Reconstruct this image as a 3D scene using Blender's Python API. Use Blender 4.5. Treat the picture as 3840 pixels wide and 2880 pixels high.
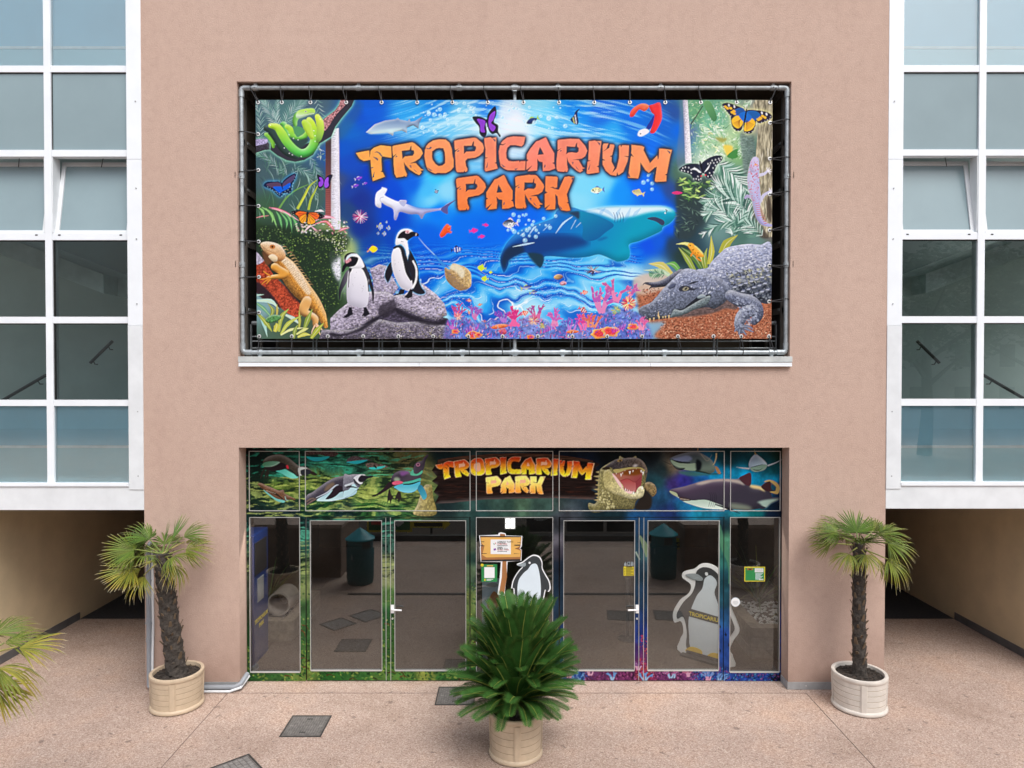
import bpy, bmesh, math, random
import numpy as np
from mathutils import Vector, Matrix
for o in list(bpy.data.objects): bpy.data.objects.remove(o)
S = bpy.context.scene; COL = S.collection
# ---------------------------------------------------------------- camera
D, HC = 9.68, 4.423            # distance to the facade, height of the drone
PITCH = math.atan(.01433)
F2 = 1500.0                    # focal length for a picture 2212 wide
cam = bpy.data.cameras.new('camera'); cam.sensor_width = 36; cam.lens = 36*F2/2212; cam.clip_end = 2000; cam.clip_start = .05
co = bpy.data.objects.new('camera', cam); COL.objects.link(co)
co.location = (0, -D, HC); co.rotation_euler = (math.pi/2-PITCH, 0, 0); S.camera = co
# ---------------------------------------------------------------- sky, sun, exposure
SUN_EL, SUN_AZ = math.radians(53), math.radians(154)     # overcast: a broad, weak sun high in front, slightly to the right
W = bpy.data.worlds.new('World'); S.world = W; W.use_nodes = True
nt = W.node_tree; bg = nt.nodes['Background']
sky = nt.nodes.new('ShaderNodeTexSky'); sky.sky_type = 'NISHITA'; sky.sun_disc = False
sky.sun_elevation = SUN_EL; sky.sun_rotation = SUN_AZ; sky.dust_density = 3.0; sky.air_density = 1.2
hs = nt.nodes.new('ShaderNodeHueSaturation'); hs.inputs['Saturation'].default_value = .5
nt.links.new(sky.outputs[0], hs.inputs['Color']); nt.links.new(hs.outputs[0], bg.inputs['Color']); bg.inputs['Strength'].default_value = .15
sl = bpy.data.lights.new('sun', 'SUN'); sl.energy = 1.4; sl.angle = math.radians(34); sl.color = (1, .985, .965)
so = bpy.data.objects.new('sun', sl); COL.objects.link(so); so.location = (4, -20, 30)
sd = Vector((-math.sin(SUN_AZ)*math.cos(SUN_EL), -math.cos(SUN_AZ)*math.cos(SUN_EL), -math.sin(SUN_EL)))
so.rotation_euler = sd.to_track_quat('-Z', 'Y').to_euler()
S.view_settings.view_transform = 'Standard'; S.view_settings.look = 'None'; S.view_settings.gamma = 1; S.view_settings.exposure = .54
S.view_settings.use_curve_mapping = False
S.render.engine = 'CYCLES'; S.cycles.max_bounces = 8; S.cycles.transparent_max_bounces = 12
# ---------------------------------------------------------------- print artwork painter (numpy)
def hx(c):
    if isinstance(c, str):
        return np.array([int(c[i:i+2], 16) for i in (0, 2, 4)]) / 255.0
    return np.array(c, float)

def boxblur(a, r):
    r = int(max(1, round(r)))
    for ax in (0, 1):
        p = [(0, 0), (0, 0)]; p[ax] = (r + 1, r)
        c = np.cumsum(np.pad(a, p, mode='edge'), axis=ax)
        n = a.shape[ax]
        if ax == 0: a = (c[2*r+1:2*r+1+n] - c[:n]) / (2*r+1)
        else: a = (c[:, 2*r+1:2*r+1+n] - c[:, :n]) / (2*r+1)
    return a

def blur(a, s):
    if s < .7: return a
    r = max(1, s * .6)
    for _ in range(3): a = boxblur(a, r)
    return a

def vnoise(h, w, sx, sy, rng):
    gh, gw = int(h / sy) + 4, int(w / sx) + 4
    g = rng.random((gh, gw))
    y = np.arange(h) / sy; x = np.arange(w) / sx
    iy = y.astype(int); ix = x.astype(int)
    fy = y - iy; fx = x - ix
    fy = (fy*fy*(3-2*fy))[:, None]; fx = (fx*fx*(3-2*fx))[None, :]
    a = g[iy][:, ix]; b = g[iy][:, ix+1]; c = g[iy+1][:, ix]; d = g[iy+1][:, ix+1]
    return (a*(1-fx)+b*fx)*(1-fy)+(c*(1-fx)+d*fx)*fy

def fbm(h, w, sx, sy, rng, o=4):
    t = 0; a = 1; n = 0
    for i in range(o):
        t = t + a * vnoise(h, w, max(1.2, sx / 2**i), max(1.2, sy / 2**i), rng); n += a; a *= .55
    return t / n

def spline(p, n=5, closed=True):
    p = np.asarray(p, float)
    if closed:
        a, b, c, d = np.roll(p, 1, 0), p, np.roll(p, -1, 0), np.roll(p, -2, 0)
    else:
        q = np.vstack([2*p[0]-p[1], p, 2*p[-1]-p[-2]])
        a, b, c, d = q[:-3], q[1:-2], q[2:-1], q[3:]
    out = []
    for t in np.arange(n) / n:
        out.append(.5*((2*b)+(-a+c)*t+(2*a-5*b+4*c-d)*t*t+(-a+3*b-3*c+d)*t**3))
    o = np.stack(out, 1).reshape(-1, 2)
    if not closed: o = np.vstack([o, p[-1:]])
    return o

def parse(s):
    if isinstance(s, str):
        return [tuple(float(v) for v in q.split(',')) for q in s.split()]
    return list(s)

class Canvas:
    def __init__(self, x0, y0, x1, y1, s, seed=1):
        self.x0, self.y0, self.s = x0, y0, s
        self.x1, self.y1 = x1, y1
        self.W, self.H = int((x1-x0)*s)+1, int((y1-y0)*s)+1
        self.a = np.zeros((self.H, self.W, 3))
        self.rng = np.random.default_rng(seed)
        self.t = (0, 0, 1)
    def tile(self, x, y, k): self.t = (x, y, k); return self
    def pt(self, p):
        p = np.asarray(p, float).reshape(-1, 2)
        return np.stack([(self.t[0]+p[:, 0]*self.t[2]-self.x0)*self.s, (self.t[1]+p[:, 1]*self.t[2]-self.y0)*self.s], 1)
    def k(self): return self.t[2]*self.s
    def cover(self, P, pad=2):
        """anti-aliased coverage of polygon P (canvas pixels) -> mask, slice origin"""
        xa = int(max(0, math.floor(P[:, 0].min())-pad)); xb = int(min(self.W, math.ceil(P[:, 0].max())+pad+1))
        ya = int(max(0, math.floor(P[:, 1].min())-pad)); yb = int(min(self.H, math.ceil(P[:, 1].max())+pad+1))
        if xb <= xa or yb <= ya: return None
        h, w = yb-ya, xb-xa; N = 4
        Q = np.roll(P, -1, 0); rows = []; cols = []; vals = []
        for (ax, ay), (bx, by) in zip(P-[xa, ya], Q-[xa, ya]):
            if ay == by: continue
            sg = 1.0
            if ay > by: ax, ay, bx, by = bx, by, ax, ay; sg = -1.0
            k0 = max(0, math.ceil(ay*N-.5)); k1 = min(h*N-1, math.floor(by*N-.5))
            if k1 < k0: continue
            k = np.arange(k0, k1+1)
            x = ax+((k+.5)/N-ay)*(bx-ax)/(by-ay)
            x = np.clip(x, 0, w-.001); ix = x.astype(int); fx = x-ix
            rows += [k//N, k//N]; cols += [ix, ix+1]; vals += [sg*(1-fx)/N, sg*fx/N]
        acc = np.zeros((h, w+1))
        if rows: np.add.at(acc, (np.concatenate(rows), np.concatenate(cols)), np.concatenate(vals))
        return np.clip(np.abs(np.cumsum(acc, 1)[:, :w]), 0, 1), xa, ya
    def comp(self, m, xa, ya, col, alpha=1.0):
        h, w = m.shape; v = self.a[ya:ya+h, xa:xa+w]
        m = (m*alpha)[..., None]
        v[...] = v*(1-m)+np.asarray(col)*m
    def shape(self, pts, col, c2=None, g=None, sh=None, glow=None, nz=None, soft=0, alpha=1.0, smooth=True, holes=(), clip=None):
        """col: fill; c2/g: gradient to c2 along g=(x0,y0,x1,y1) in tile units; sh=(radius,strength,lx,ly): rounded shading of the
        printed picture; glow=(radius,colour,alpha); nz=(sx,sy,amp): grain"""
        P = parse(pts); P = self.pt(spline(P) if smooth else P)
        K = self.k()
        pad = 2
        if sh: pad = max(pad, int(sh[0]*K*2)+2)
        if glow: pad = max(pad, int(glow[0]*K*3)+3)
        r = self.cover(P, pad)
        if r is None: return
        m, xa, ya = r
        for hq in holes:
            q = parse(hq); rr = self.cover(self.pt(spline(q, 3) if smooth else q), 1)
            if rr:
                hm, hxa, hya = rr
                sx, sy = hxa-xa, hya-ya
                a0, b0 = max(0, sy), max(0, sx)
                a1, b1 = min(m.shape[0], sy+hm.shape[0]), min(m.shape[1], sx+hm.shape[1])
                if a1 > a0 and b1 > b0: m[a0:a1, b0:b1] *= 1-hm[a0-sy:a1-sy, b0-sx:b1-sx]
        h, w = m.shape
        if glow:
            gm = np.clip(blur(m, glow[0]*K)*1.6, 0, 1)
            self.comp(gm, xa, ya, hx(glow[1]), glow[2])
        if soft: m = blur(m, soft*K)
        c = np.ones((h, w, 3))*hx(col)
        if c2 is not None:
            p = self.pt([(g[0], g[1]), (g[2], g[3])])
            d = p[1]-p[0]; L = (d**2).sum()
            X = np.arange(w)[None]+xa-p[0, 0]; Y = np.arange(h)[:, None]+ya-p[0, 1]
            t = np.clip((X*d[0]+Y*d[1])/L, 0, 1)[..., None]
            c = c*(1-t)+hx(c2)*t
        if nz:
            n = fbm(h, w, max(1.3, nz[0]*K), max(1.3, nz[1]*K), self.rng, 3)
            c = c*(1+(n[..., None]-.5)*2*nz[2])
        if sh:
            b = blur(m, sh[0]*K)
            gy, gx = np.gradient(b)
            q = -(gx*sh[2]+gy*sh[3])*sh[0]*K*1.6
            q = np.clip(q, -1, 1)[..., None]*sh[1]
            c = np.where(q > 0, c+(1-c)*q*.9, c*(1+q))
        self.comp(m, xa, ya, np.clip(c, 0, 1), alpha)
    def stroke(self, pts, w0, w1, col, alpha=1.0, mid=None, smooth=True):
        P = parse(pts); P = np.asarray(P, float)
        if smooth and len(P) > 2: P = spline(P, 4, False)
        n = len(P); t = np.linspace(0, 1, n)
        wd = w0*(1-t)+w1*t
        if mid is not None: wd = np.where(t < .5, w0+(mid-w0)*t*2, mid+(w1-mid)*(t-.5)*2)
        d = np.gradient(P, axis=0); d /= np.maximum(1e-6, np.hypot(d[:, 0], d[:, 1]))[:, None]
        nn = np.stack([-d[:, 1], d[:, 0]], 1)*wd[:, None]*.5
        r = self.cover(self.pt(np.vstack([P+nn, (P-nn)[::-1]])), 1)
        if r: self.comp(r[0], r[1], r[2], hx(col), alpha)
    def tube(self, pts, rad, col, **kw):
        P = spline(np.asarray(parse(pts), float), 5, False)
        n = len(P); rr = np.interp(np.linspace(0, 1, n), np.linspace(0, 1, len(rad)), rad)
        d = np.gradient(P, axis=0); d /= np.maximum(1e-6, np.hypot(d[:, 0], d[:, 1]))[:, None]
        nn = np.stack([-d[:, 1], d[:, 0]], 1)*rr[:, None]
        a = math.atan2(-d[0][1], -d[0][0]); b = math.atan2(d[-1][1], d[-1][0])
        cap1 = [P[0]+rr[0]*np.array([math.cos(a+q), math.sin(a+q)]) for q in (.8, 0, -.8)]
        cap2 = [P[-1]+rr[-1]*np.array([math.cos(b+q), math.sin(b+q)]) for q in (.8, 0, -.8)]
        Q = np.vstack([P-nn*1.0, cap2[::-1], (P+nn)[::-1], cap1[::-1]])
        self.shape([tuple(q) for q in Q], col, smooth=False, **kw)
    def dabs(self, X, Y, L, Wd, A, C, alpha=1.0):
        """many small soft ellipses (leaves, gravel, scales): arrays in tile units, colours n x 3"""
        P = self.pt(np.stack([X, Y], 1)); K = self.k()
        for (px, py), l, wd, an, c in zip(P, np.broadcast_to(L, len(P)), np.broadcast_to(Wd, len(P)), np.broadcast_to(A, len(P)), C):
            l = max(.55, l*K*.5); wd = max(.45, wd*K*.5); R = int(l+2)
            xa, ya = int(px)-R, int(py)-R
            if xa < 0 or ya < 0 or xa+2*R+1 > self.W or ya+2*R+1 > self.H: continue
            yy, xx = np.mgrid[0:2*R+1, 0:2*R+1]
            xx = xx+xa-px; yy = yy+ya-py
            ca, sa = math.cos(an), math.sin(an)
            q = np.sqrt(((xx*ca+yy*sa)/l)**2+((-xx*sa+yy*ca)/wd)**2)
            m = np.clip((1.15-q)*wd*1.2, 0, 1)
            self.comp(m, xa, ya, c, alpha)
    def scatter(self, poly, n, l, w, ang, pal, alpha=1.0, jit=.08, angj=.6):
        P = np.asarray(parse(poly), float); a = P.min(0); b = P.max(0)
        q = a+self.rng.random((n, 2))*(b-a)
        ins = np.zeros(n, bool)
        R = np.roll(P, -1, 0)
        for (x0, y0), (x1, y1) in zip(P, R):
            if y0 == y1: continue
            c = ((y0 > q[:, 1]) != (y1 > q[:, 1])) & (q[:, 0] < (x1-x0)*(q[:, 1]-y0)/(y1-y0)+x0)
            ins ^= c
        q = q[ins]; n = len(q)
        if not n: return
        C = np.array([hx(pal[i]) for i in self.rng.integers(0, len(pal), n)])
        C = np.clip(C*(1+self.rng.normal(0, jit, (n, 1))), 0, 1)
        self.dabs(q[:, 0], q[:, 1], l*self.rng.uniform(.6, 1.3, n), w*self.rng.uniform(.6, 1.3, n), ang+self.rng.normal(0, angj, n), C, alpha)
    def frond(self, pts, n, ln, w, pal, ang=1.0, alpha=1.0, sides=(1, -1)):
        P = spline(np.asarray(parse(pts), float), 12, False)
        d = np.gradient(P, axis=0)
        for i in range(n):
            t = (i+.5)/n; j = int(t*(len(P)-1))
            a0 = math.atan2(d[j][1], d[j][0])
            for s in sides:
                a = a0+s*ang*(1-.5*t); L = ln*(math.sin(math.pi*(.12+.85*t))**.6)*self.rng.uniform(.8, 1.1)
                e = P[j]+L*np.array([math.cos(a), math.sin(a)])
                m = P[j]+.55*L*np.array([math.cos(a-s*.12), math.sin(a-s*.12)])
                self.stroke([tuple(P[j]), tuple(m), tuple(e)], w*.6, w*.15, pal[self.rng.integers(len(pal))], alpha, mid=w)
    def field(self, pts, power=2.0):
        """smooth colour field through control points (src px)"""
        Y, X = np.mgrid[0:self.H:4, 0:self.W:4]
        X = X/self.s+self.x0; Y = Y/self.s+self.y0
        num = np.zeros(X.shape+(3,)); den = np.zeros(X.shape)
        for x, y, c in pts:
            wgt = 1/((X-x)**2+(Y-y)**2+120)**power
            num += wgt[..., None]*hx(c); den += wgt
        f = num/den[..., None]
        f = np.repeat(np.repeat(f, 4, 0), 4, 1)[:self.H, :self.W]
        for i in range(3): self.a[..., i] = blur(f[..., i], 4)
# ---------------------------------------------------------------- letters of the park's name (traced outlines, tile units)
TA, TB, TC = (1320, 460, .22604), (1700, 460, .22604), (2060, 460, .22604)
LETTERS = [
 (TA, "70,508 290,465 297,580 316,468 370,420 480,380 655,398 660,585 640,583 500,560 490,600 500,800 480,815 515,828 550,900 350,972 335,880 322,760 312,620 200,640 130,600", [],
  ["375,497 420,480 470,505 510,560 490,565 450,515 420,497", "350,567 415,587 437,605 433,637 395,605", "320,745 368,743 330,765", "375,815 370,910 340,916"]),
 (TA, "672,400 700,385 1000,328 1040,345 1150,440 1180,510 1130,590 1060,640 970,678 1060,672 1150,770 1195,790 1140,800 1160,830 1118,872 1060,845 960,780 890,700 862,652 880,780 915,860 905,895 875,890 868,872 858,895 740,912 710,850 695,700 692,585 745,515 685,560 680,500",
  ["828,470 960,455 975,400 990,385 990,455 1030,465 1038,510 1010,552 960,555 880,565 840,605 835,540"], ["735,548 760,562 725,582", "955,712 985,712 988,762", "1025,770 1105,845 1040,795"]),
 (TA, "1228,405 1270,350 1350,300 1450,280 1560,285 1620,335 1660,440 1672,560 1692,620 1690,740 1640,800 1560,840 1420,838 1385,850 1340,830 1270,790 1235,720 1205,560 1215,450 1228,430",
  ["1400,432 1450,422 1520,430 1545,500 1550,600 1548,680 1500,715 1440,725 1390,690 1340,620 1330,560 1335,480"], ["1230,415 1280,435 1300,405 1328,410 1320,430 1290,445 1250,440", "1255,745 1345,805 1290,795"]),
 (TA, "1700,310 1720,298 2030,252 2070,262 2170,350 2195,420 2180,490 2120,550 2050,585 1920,600 1885,640 1895,720 1920,770 1915,810 1880,822 1868,795 1860,822 1750,826 1730,790 1718,600 1715,490 1780,430 1715,465 1705,400",
  ["1858,390 1990,385 2010,325 2028,312 2025,385 2060,400 2062,440 2040,480 1900,485 1862,525 1862,450"], ["1765,460 1790,475 1745,492"]),
 (TB, "518,262 620,245 645,262 720,245 712,400 715,660 690,668 720,690 740,765 540,815 528,790 532,600 580,585 535,580 540,440 525,380", [], ["650,262 705,290 698,325", "580,655 568,745 545,755"]),
 (TB, "790,350 830,300 900,250 1000,232 1200,240 1170,365 1135,400 1040,378 950,378 900,420 880,500 885,590 920,640 1000,650 1095,640 1105,665 1118,645 1200,645 1195,795 1020,795 910,795 850,770 790,720 765,600 758,480 780,375 830,380 880,345 825,365", [],
  ["790,682 875,745 830,740", "1015,775 1075,760 1040,792"]),
 (TB, "1222,535 1280,440 1380,315 1420,305 1535,248 1550,265 1600,380 1680,515 1678,660 1645,672 1680,695 1695,765 1600,800 1490,808 1485,660 1430,650 1395,605 1400,700 1395,800 1235,812 1315,715 1215,790 1220,650 1250,628 1225,610",
  ["1440,410 1470,455 1505,530 1405,540 1420,470"], ["1520,700 1535,710 1528,745 1505,752"]),
 (TC, "140,300 165,288 350,270 500,275 600,390 635,470 600,560 540,600 390,620 490,625 560,745 600,760 550,770 560,800 515,832 460,800 380,730 320,650 295,575 298,700 313,780 300,820 275,820 265,795 255,820 145,812 122,760 122,650 140,480 210,425 145,460",
  ["293,395 430,405 450,345 468,335 465,400 495,425 490,480 460,505 380,495 320,500 283,528 290,450"], ["190,460 215,470 180,485", "378,655 405,660 395,705", "440,722 500,798 455,760"]),
 (TC, "660,310 760,300 790,310 870,305 820,715 790,730 820,745 830,830 640,855 622,840 640,650 690,632 650,625 660,420", [], ["795,315 850,345 840,385", "685,690 665,780 640,790"]),
 (TC, "890,380 905,350 985,348 950,440 890,485 1000,420 1010,362 1070,365 1085,385 1045,545 1005,560 1040,575 1035,650 1085,745 1050,835 1120,760 1160,600 1165,480 1158,400 1170,378 1185,380 1195,415 1210,378 1325,380 1320,560 1240,555 1315,580 1300,650 1230,820 1150,875 1130,825 1115,885 1020,870 940,800 890,700 888,630 935,630 888,600", [], []),
 (TC, "1365,370 1540,390 1580,410 1568,460 1675,675 1795,545 1805,615 1820,590 1830,432 1930,440 2040,455 2010,560 1955,850 1925,865 1950,880 1945,975 1780,985 1755,970 1790,735 1755,745 1655,835 1600,790 1515,660 1510,800 1480,928 1310,915 1330,760 1360,550 1405,572 1362,510 1370,450", [],
  ["1955,455 2015,490 2005,525", "1320,835 1350,905 1315,900"]),
 (TB, "50,945 75,925 390,882 430,900 530,1010 545,1075 500,1160 430,1205 370,1215 250,1240 232,1280 240,1350 268,1410 258,1445 235,1448 222,1422 212,1450 100,1455 82,1420 72,1250 70,1115 130,1055 65,1090 52,1000",
  ["208,1020 340,1012 360,945 370,940 368,1012 400,1030 405,1070 370,1115 250,1120 210,1155 215,1080"], ["115,1092 140,1105 100,1120"]),
 (TB, "550,1165 610,1070 690,945 730,935 840,872 860,895 910,1010 988,1135 985,1280 960,1295 990,1310 1012,1390 920,1425 815,1432 815,1285 760,1275 718,1230 730,1330 722,1430 570,1447 645,1345 548,1420 550,1280 580,1265 555,1245",
  ["752,1030 785,1085 820,1160 722,1168 738,1095"], ["845,1320 858,1328 850,1368 828,1370"]),
 (TB, "1030,915 1060,898 1250,872 1370,875 1400,895 1500,1030 1512,1070 1480,1150 1420,1190 1280,1222 1385,1225 1440,1330 1490,1358 1430,1370 1450,1400 1410,1430 1350,1395 1260,1310 1190,1185 1195,1320 1215,1400 1200,1425 1175,1425 1165,1400 1160,1428 1050,1425 1030,1390 1030,1200 1035,1085 1105,1030 1038,1062",
  ["1182,995 1320,1000 1335,940 1348,932 1345,1000 1378,1020 1372,1075 1340,1105 1240,1100 1175,1135 1182,1060"], ["1085,1065 1110,1080 1070,1090", "1268,1255 1298,1255 1295,1305", "1330,1322 1395,1395 1345,1365"]),
 (TB, "1535,895 1720,900 1735,915 1725,1080 1690,1090 1660,1070 1610,1075 1690,1105 1755,1118 1850,905 1920,895 1960,905 2010,900 1960,1010 1885,1190 1910,1320 1885,1330 1912,1345 1945,1460 1890,1470 1790,1450 1745,1350 1735,1230 1695,1190 1700,1330 1692,1440 1535,1448 1610,1360 1522,1420 1520,1190 1565,1165 1530,1140", [],
  ["1770,1380 1815,1440 1790,1440", "1965,915 2000,915 1975,970"]),
]
O1, O2 = (880, 290, .6572), (1900, 290, .6569)
def src(t, s): return [(t[0]+x*t[2], t[1]+y*t[2]) for x, y in parse(s)]

def fish(c, x, y, l, ang, body, fin, stripe=None, belly=None, h=.42):
    """small fish: body ellipse, tail, fin, stripes; x,y,l in tile units, heading ang"""
    ca, sa = math.cos(ang), math.sin(ang)
    if ca < 0: f = -1
    else: f = 1
    def T(p): return [(x+(px*ca-py*sa*f)*l, y+(px*sa+py*ca*f)*l) for px, py in p]
    c.shape(T([(-.3, 0), (-.52, -.22), (-.46, 0), (-.52, .22)]), fin, smooth=False)
    c.shape(T([(-.2, -.1), (.0, -h*.75), (.2, -.12)]), fin)
    c.shape(T([(-.1, .1), (.0, h*.7), (.12, .1)]), fin)
    c.shape(T([(.48, 0), (.3, -h*.38), (0, -h*.5), (-.3, -.06), (-.34, .0), (-.3, .06), (0, h*.5), (.3, h*.38)]), body, c2=belly, g=(x, y-h*l*.5, x, y+h*l*.5) if belly else None)
    if stripe:
        for sx in (-.16, .08, .27):
            hh = h*.45*(1-abs(sx)*1.1)
            c.shape(T([(sx-.035, -hh), (sx+.035, -hh), (sx+.045, hh), (sx-.035, hh)]), stripe, smooth=False)
    c.dabs(np.array([T([(.36, -.05)])[0][0]]), np.array([T([(.36, -.05)])[0][1]]), l*.07, l*.07, 0, np.array([[.05, .05, .1]]))

def butterfly(c, L, dark, col, dots, body, spots=(), glow=None, veins=0, col2=None):
    """L: four wing outlines; col: inner colour polygons per wing"""
    for w in L: c.shape(w, dark, glow=glow)
    for w, k in col: c.shape(w, k, soft=1)
    for p in spots:
        q = np.array(parse(p[0])); n = len(q)
        c.dabs(q[:, 0], q[:, 1], p[1], p[2], p[3], np.tile(hx(p[4]), (n, 1)))
    c.stroke(body[0], body[1]*.6, body[1]*.4, '1a1a26', mid=body[1])

def coral(c, x, y, s, col, c2, n=5, seed=0):
    r = np.random.default_rng(seed)
    def br(px, py, a, L, w, d):
        ex, ey = px+L*math.cos(a), py+L*math.sin(a)
        c.stroke([(px, py), ((px+ex)/2+r.normal(0, L*.06), (py+ey)/2), (ex, ey)], w, w*.7, tuple(hx(col)*(1-.1*d)+.1*d*hx(c2)) if d < 2 else c2)
        c.dabs(np.array([ex]), np.array([ey]), w*.75, w*.75, 0, hx(c2)[None])
        if d > 0:
            for q in range(2 if r.random() < .6 else 3):
                br(ex, ey, a+r.uniform(-.75, .75), L*r.uniform(.5, .8), w*.72, d-1)
    for i in range(n):
        br(x+r.normal(0, s*.12), y, -math.pi/2+(i-(n-1)/2)*1.3/n+r.normal(0, .1), s*.42*r.uniform(.8, 1.1), s*.15, 2)

def anemone(c, x, y, r0, cols, n=60, seed=0):
    r = np.random.default_rng(seed)
    for i in range(n):
        a = r.uniform(-math.pi, math.pi); L = r0*r.uniform(.75, 1.05)
        c.stroke([(x+.15*r0*math.cos(a), y+.15*r0*math.sin(a)), (x+L*math.cos(a), y+L*.9*math.sin(a))], r0*.1, r0*.05, cols[r.integers(len(cols))], .9)

def paint_banner():
    c = Canvas(950, 370, 2900, 1276, .52, 7)
    cp = []
    for t, s in ((O1, """150,150,5f7882 300,170,648a86 450,150,5c7280 150,400,465f64 130,320,5a7278 150,550,506468 300,700,486458 450,650,4e6858 200,760,46643f 200,850,34462f 350,980,2a3c2a 500,1000,35492f
 560,880,8ea06c 630,980,a8b880 450,1150,2c402c 560,1250,35492f 200,1000,30383a 150,1300,8aa6a6 250,1400,586c5a 400,1450,546450 600,1100,5c7a58 620,1180,8a9a88 640,300,1e70c0 700,200,1a5cc0 750,180,1668cc 620,400,1a62bc 650,480,2258b4
 700,700,263f8c 650,750,31507c 650,640,2a4c98 720,850,203f8a 900,950,1250ac 780,950,1b4f9c 1000,600,146ed8 1100,650,5cc0f8 1150,560,52c8fc 1200,640,98dcfc 1120,700,88d8fc 1150,760,0a82ec 1300,850,0078e2 1400,900,0072e0 900,800,0a50bc 800,560,1646b4 900,650,0f58c8
 1100,900,0a6cd6 1000,200,44a8e8 1150,170,2c90dc 1200,280,80ccf2 1450,180,3088e0 1550,200,e0f0fc 1600,280,f6fbff 1300,250,9cdaf2 1400,280,c0e8f8 1100,1000,0068d4 1400,1050,0078de 1300,1150,1a90e4 1450,1250,40a8ec 850,1000,1a66b0 760,1060,3d76a8
 540,300,55698a 580,600,4a5a80"""),
                 (O2, """30,250,fcfdff 200,250,7cd4f6 150,160,98ddf6 400,180,1e8ee4 350,280,56b4ee 550,200,2878d8 600,300,3ca8ea 700,250,1478d8 900,250,1e70ca 950,200,345c98 980,300,0a70d6 800,380,1478e4 420,620,8cdcfc 400,700,98e0fc 550,600,84d8fc 650,650,1e98f2
 750,600,0074ea 850,680,0870e4 900,760,1464dc 930,850,1464dc 800,950,145fda 860,930,1866d0 720,1000,0070de 100,760,0072e4 50,880,0072e4 100,1100,2a98e6 300,1100,44aaec 600,1120,78d2f6 700,1130,b2e4f8 780,1180,c4e0ee 200,1200,2896e6 400,1250,5ab4f0
 100,1280,98d4f4 600,1220,50bef2 1020,300,74829c 1050,180,78aa82 1150,250,82b898 1150,350,9cc49c 1250,380,c2da a8 1150,480,d6e8cc 1080,200,6ea078 1330,420,8cb47c 1400,420,6a8478 1450,250,a09a8c 1480,500,98907e 1450,700,98907e 1490,850,7a6e68 1000,560,5c7864 1050,600,3c5a3c
 1020,700,324638 1080,800,3c4a4c 1020,880,374b50 950,950,324a60 1250,560,6e9480 1300,700,5a7c72 1200,850,78968f 1350,900,5a7a6e 1400,930,6e8c82 1000,1000,324640 930,640,3a5890 850,1100,78aac8 900,1200,be a08c""".replace('da a8', 'daa8').replace('be a08c', 'bea08c'))):
        for q in s.split():
            x, y, k = q.split(','); cp.append((t[0]+float(x)*t[2], t[1]+float(y)*t[2], k))
    c.field(cp)
    gm_ = c.a.mean(2, keepdims=True); c.a = np.clip(gm_+(c.a-gm_)*1.12, 0, 1)*np.array([.93, .94, .97])
    H, W = c.H, c.W; R = c.rng
    # surface light: streaks in the upper water
    Y, X = np.mgrid[0:H, 0:W]; U = X/c.s+c.x0; V = Y/c.s+c.y0
    sea = np.clip((U-1275)/50, 0, 1)*np.clip((2545-U)/40, 0, 1)
    n = np.zeros((H, W))
    for ang, cx in ((-.35, 1500), (.1, 1950), (.35, 2400)):
        ca, sa = math.cos(ang), math.sin(ang)
        big = fbm(900, 1500, 110, 4, R, 5)
        yi = np.clip(((U-cx)*-sa+(V-500)*ca)*.5+420+6*np.sin(U/90), 0, 899).astype(int); xi = np.clip(((U-cx)*ca+(V-500)*sa)*.5+740, 0, 1499).astype(int)
        wg = np.exp(-((U-cx)/330)**2); n += wg*big[yi, xi]
    up = np.clip((690-V)/200, 0, 1)*sea
    k = np.clip((n-.6)*5, 0, 1)*up*np.clip(.35+1.1*np.exp(-((U-1950)/420)**2), 0, 1)
    c.a += (hx('d8f2fc')-c.a)*(k*.6)[..., None]
    k = np.clip((.44-n)*5, 0, 1)*up*np.clip((n), 0, 1)*2
    c.a += (hx('0f58b8')-c.a)*(np.clip(k, 0, 1)*.4)[..., None]
    # glow of the deep water
    # waves in the lower water
    wv = fbm(H, W, 60, 60, R, 3); w2 = fbm(H, W, 26, 26, R, 3)
    per = np.clip((V-900)/330, 0, 1)                       # waves grow towards the bottom
    low = np.clip((V-905)/70, 0, 1)*np.clip((U-1330)/60, 0, 1)*np.clip((2420-U)/50, 0, 1)
    ph = (V+26*wv*(1+2*per)*3+.18*(U-1900)*np.sin(U/310.)*per)/(16+34*per)+1.5*np.sin(U/(55+60*per)+5*wv)
    sw = np.sin(ph*2.2)
    k = np.clip(sw, 0, 1)**1.5*low*(.25+.6*per)*np.clip(.3+1.5*w2, 0, 1); c.a += (hx('b8e6fb')-c.a)*np.clip(k, 0, 1)[..., None]
    k = np.clip(-sw-.05, 0, 1)*low*(.85); c.a += (hx('0850b4')-c.a)*np.clip(k, 0, 1)[..., None]
    rg = 1-np.abs(np.sin(ph*1.1+2.5*w2)); k = np.clip((rg-.86)*9, 0, 1)*low*(.5+.5*per)*np.clip((wv-.3)*4, 0, 1); c.a += (hx('f2faff')-c.a)*np.clip(k, 0, 1)[..., None]
    rg = 1-np.abs(np.sin(ph*4.7+3*w2)); k = np.clip((rg-.8)*6, 0, 1)*low*(.2+.6*per)*np.clip((w2-.42)*6, 0, 1); c.a += (hx('e4f4ff')-c.a)*np.clip(k, 0, 1)[..., None]
    c.tile(*O1)
    for i in range(14):
        x, y = R.uniform(950, 2300), R.uniform(1150, 1420)
        c.dabs(R.normal(x, 60, 50), R.normal(y, 14, 50), 20, 3, -.25, np.tile(hx('f4fbff'), (50, 1)), .35)
    # ---- left jungle
    c.tile(*O1)
    pale, mid, dk = ['b8d8d0', '98c0b4', 'd0e4dc', '86b0a0'], ['5c8a70', '6f9a78', '4a7a64'], ['35504e', '2c4442', '3c5c58']
    c.shape("100,120 700,120 640,330 520,420 520,780 100,800", '4e666c', soft=20, alpha=.35)
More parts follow.
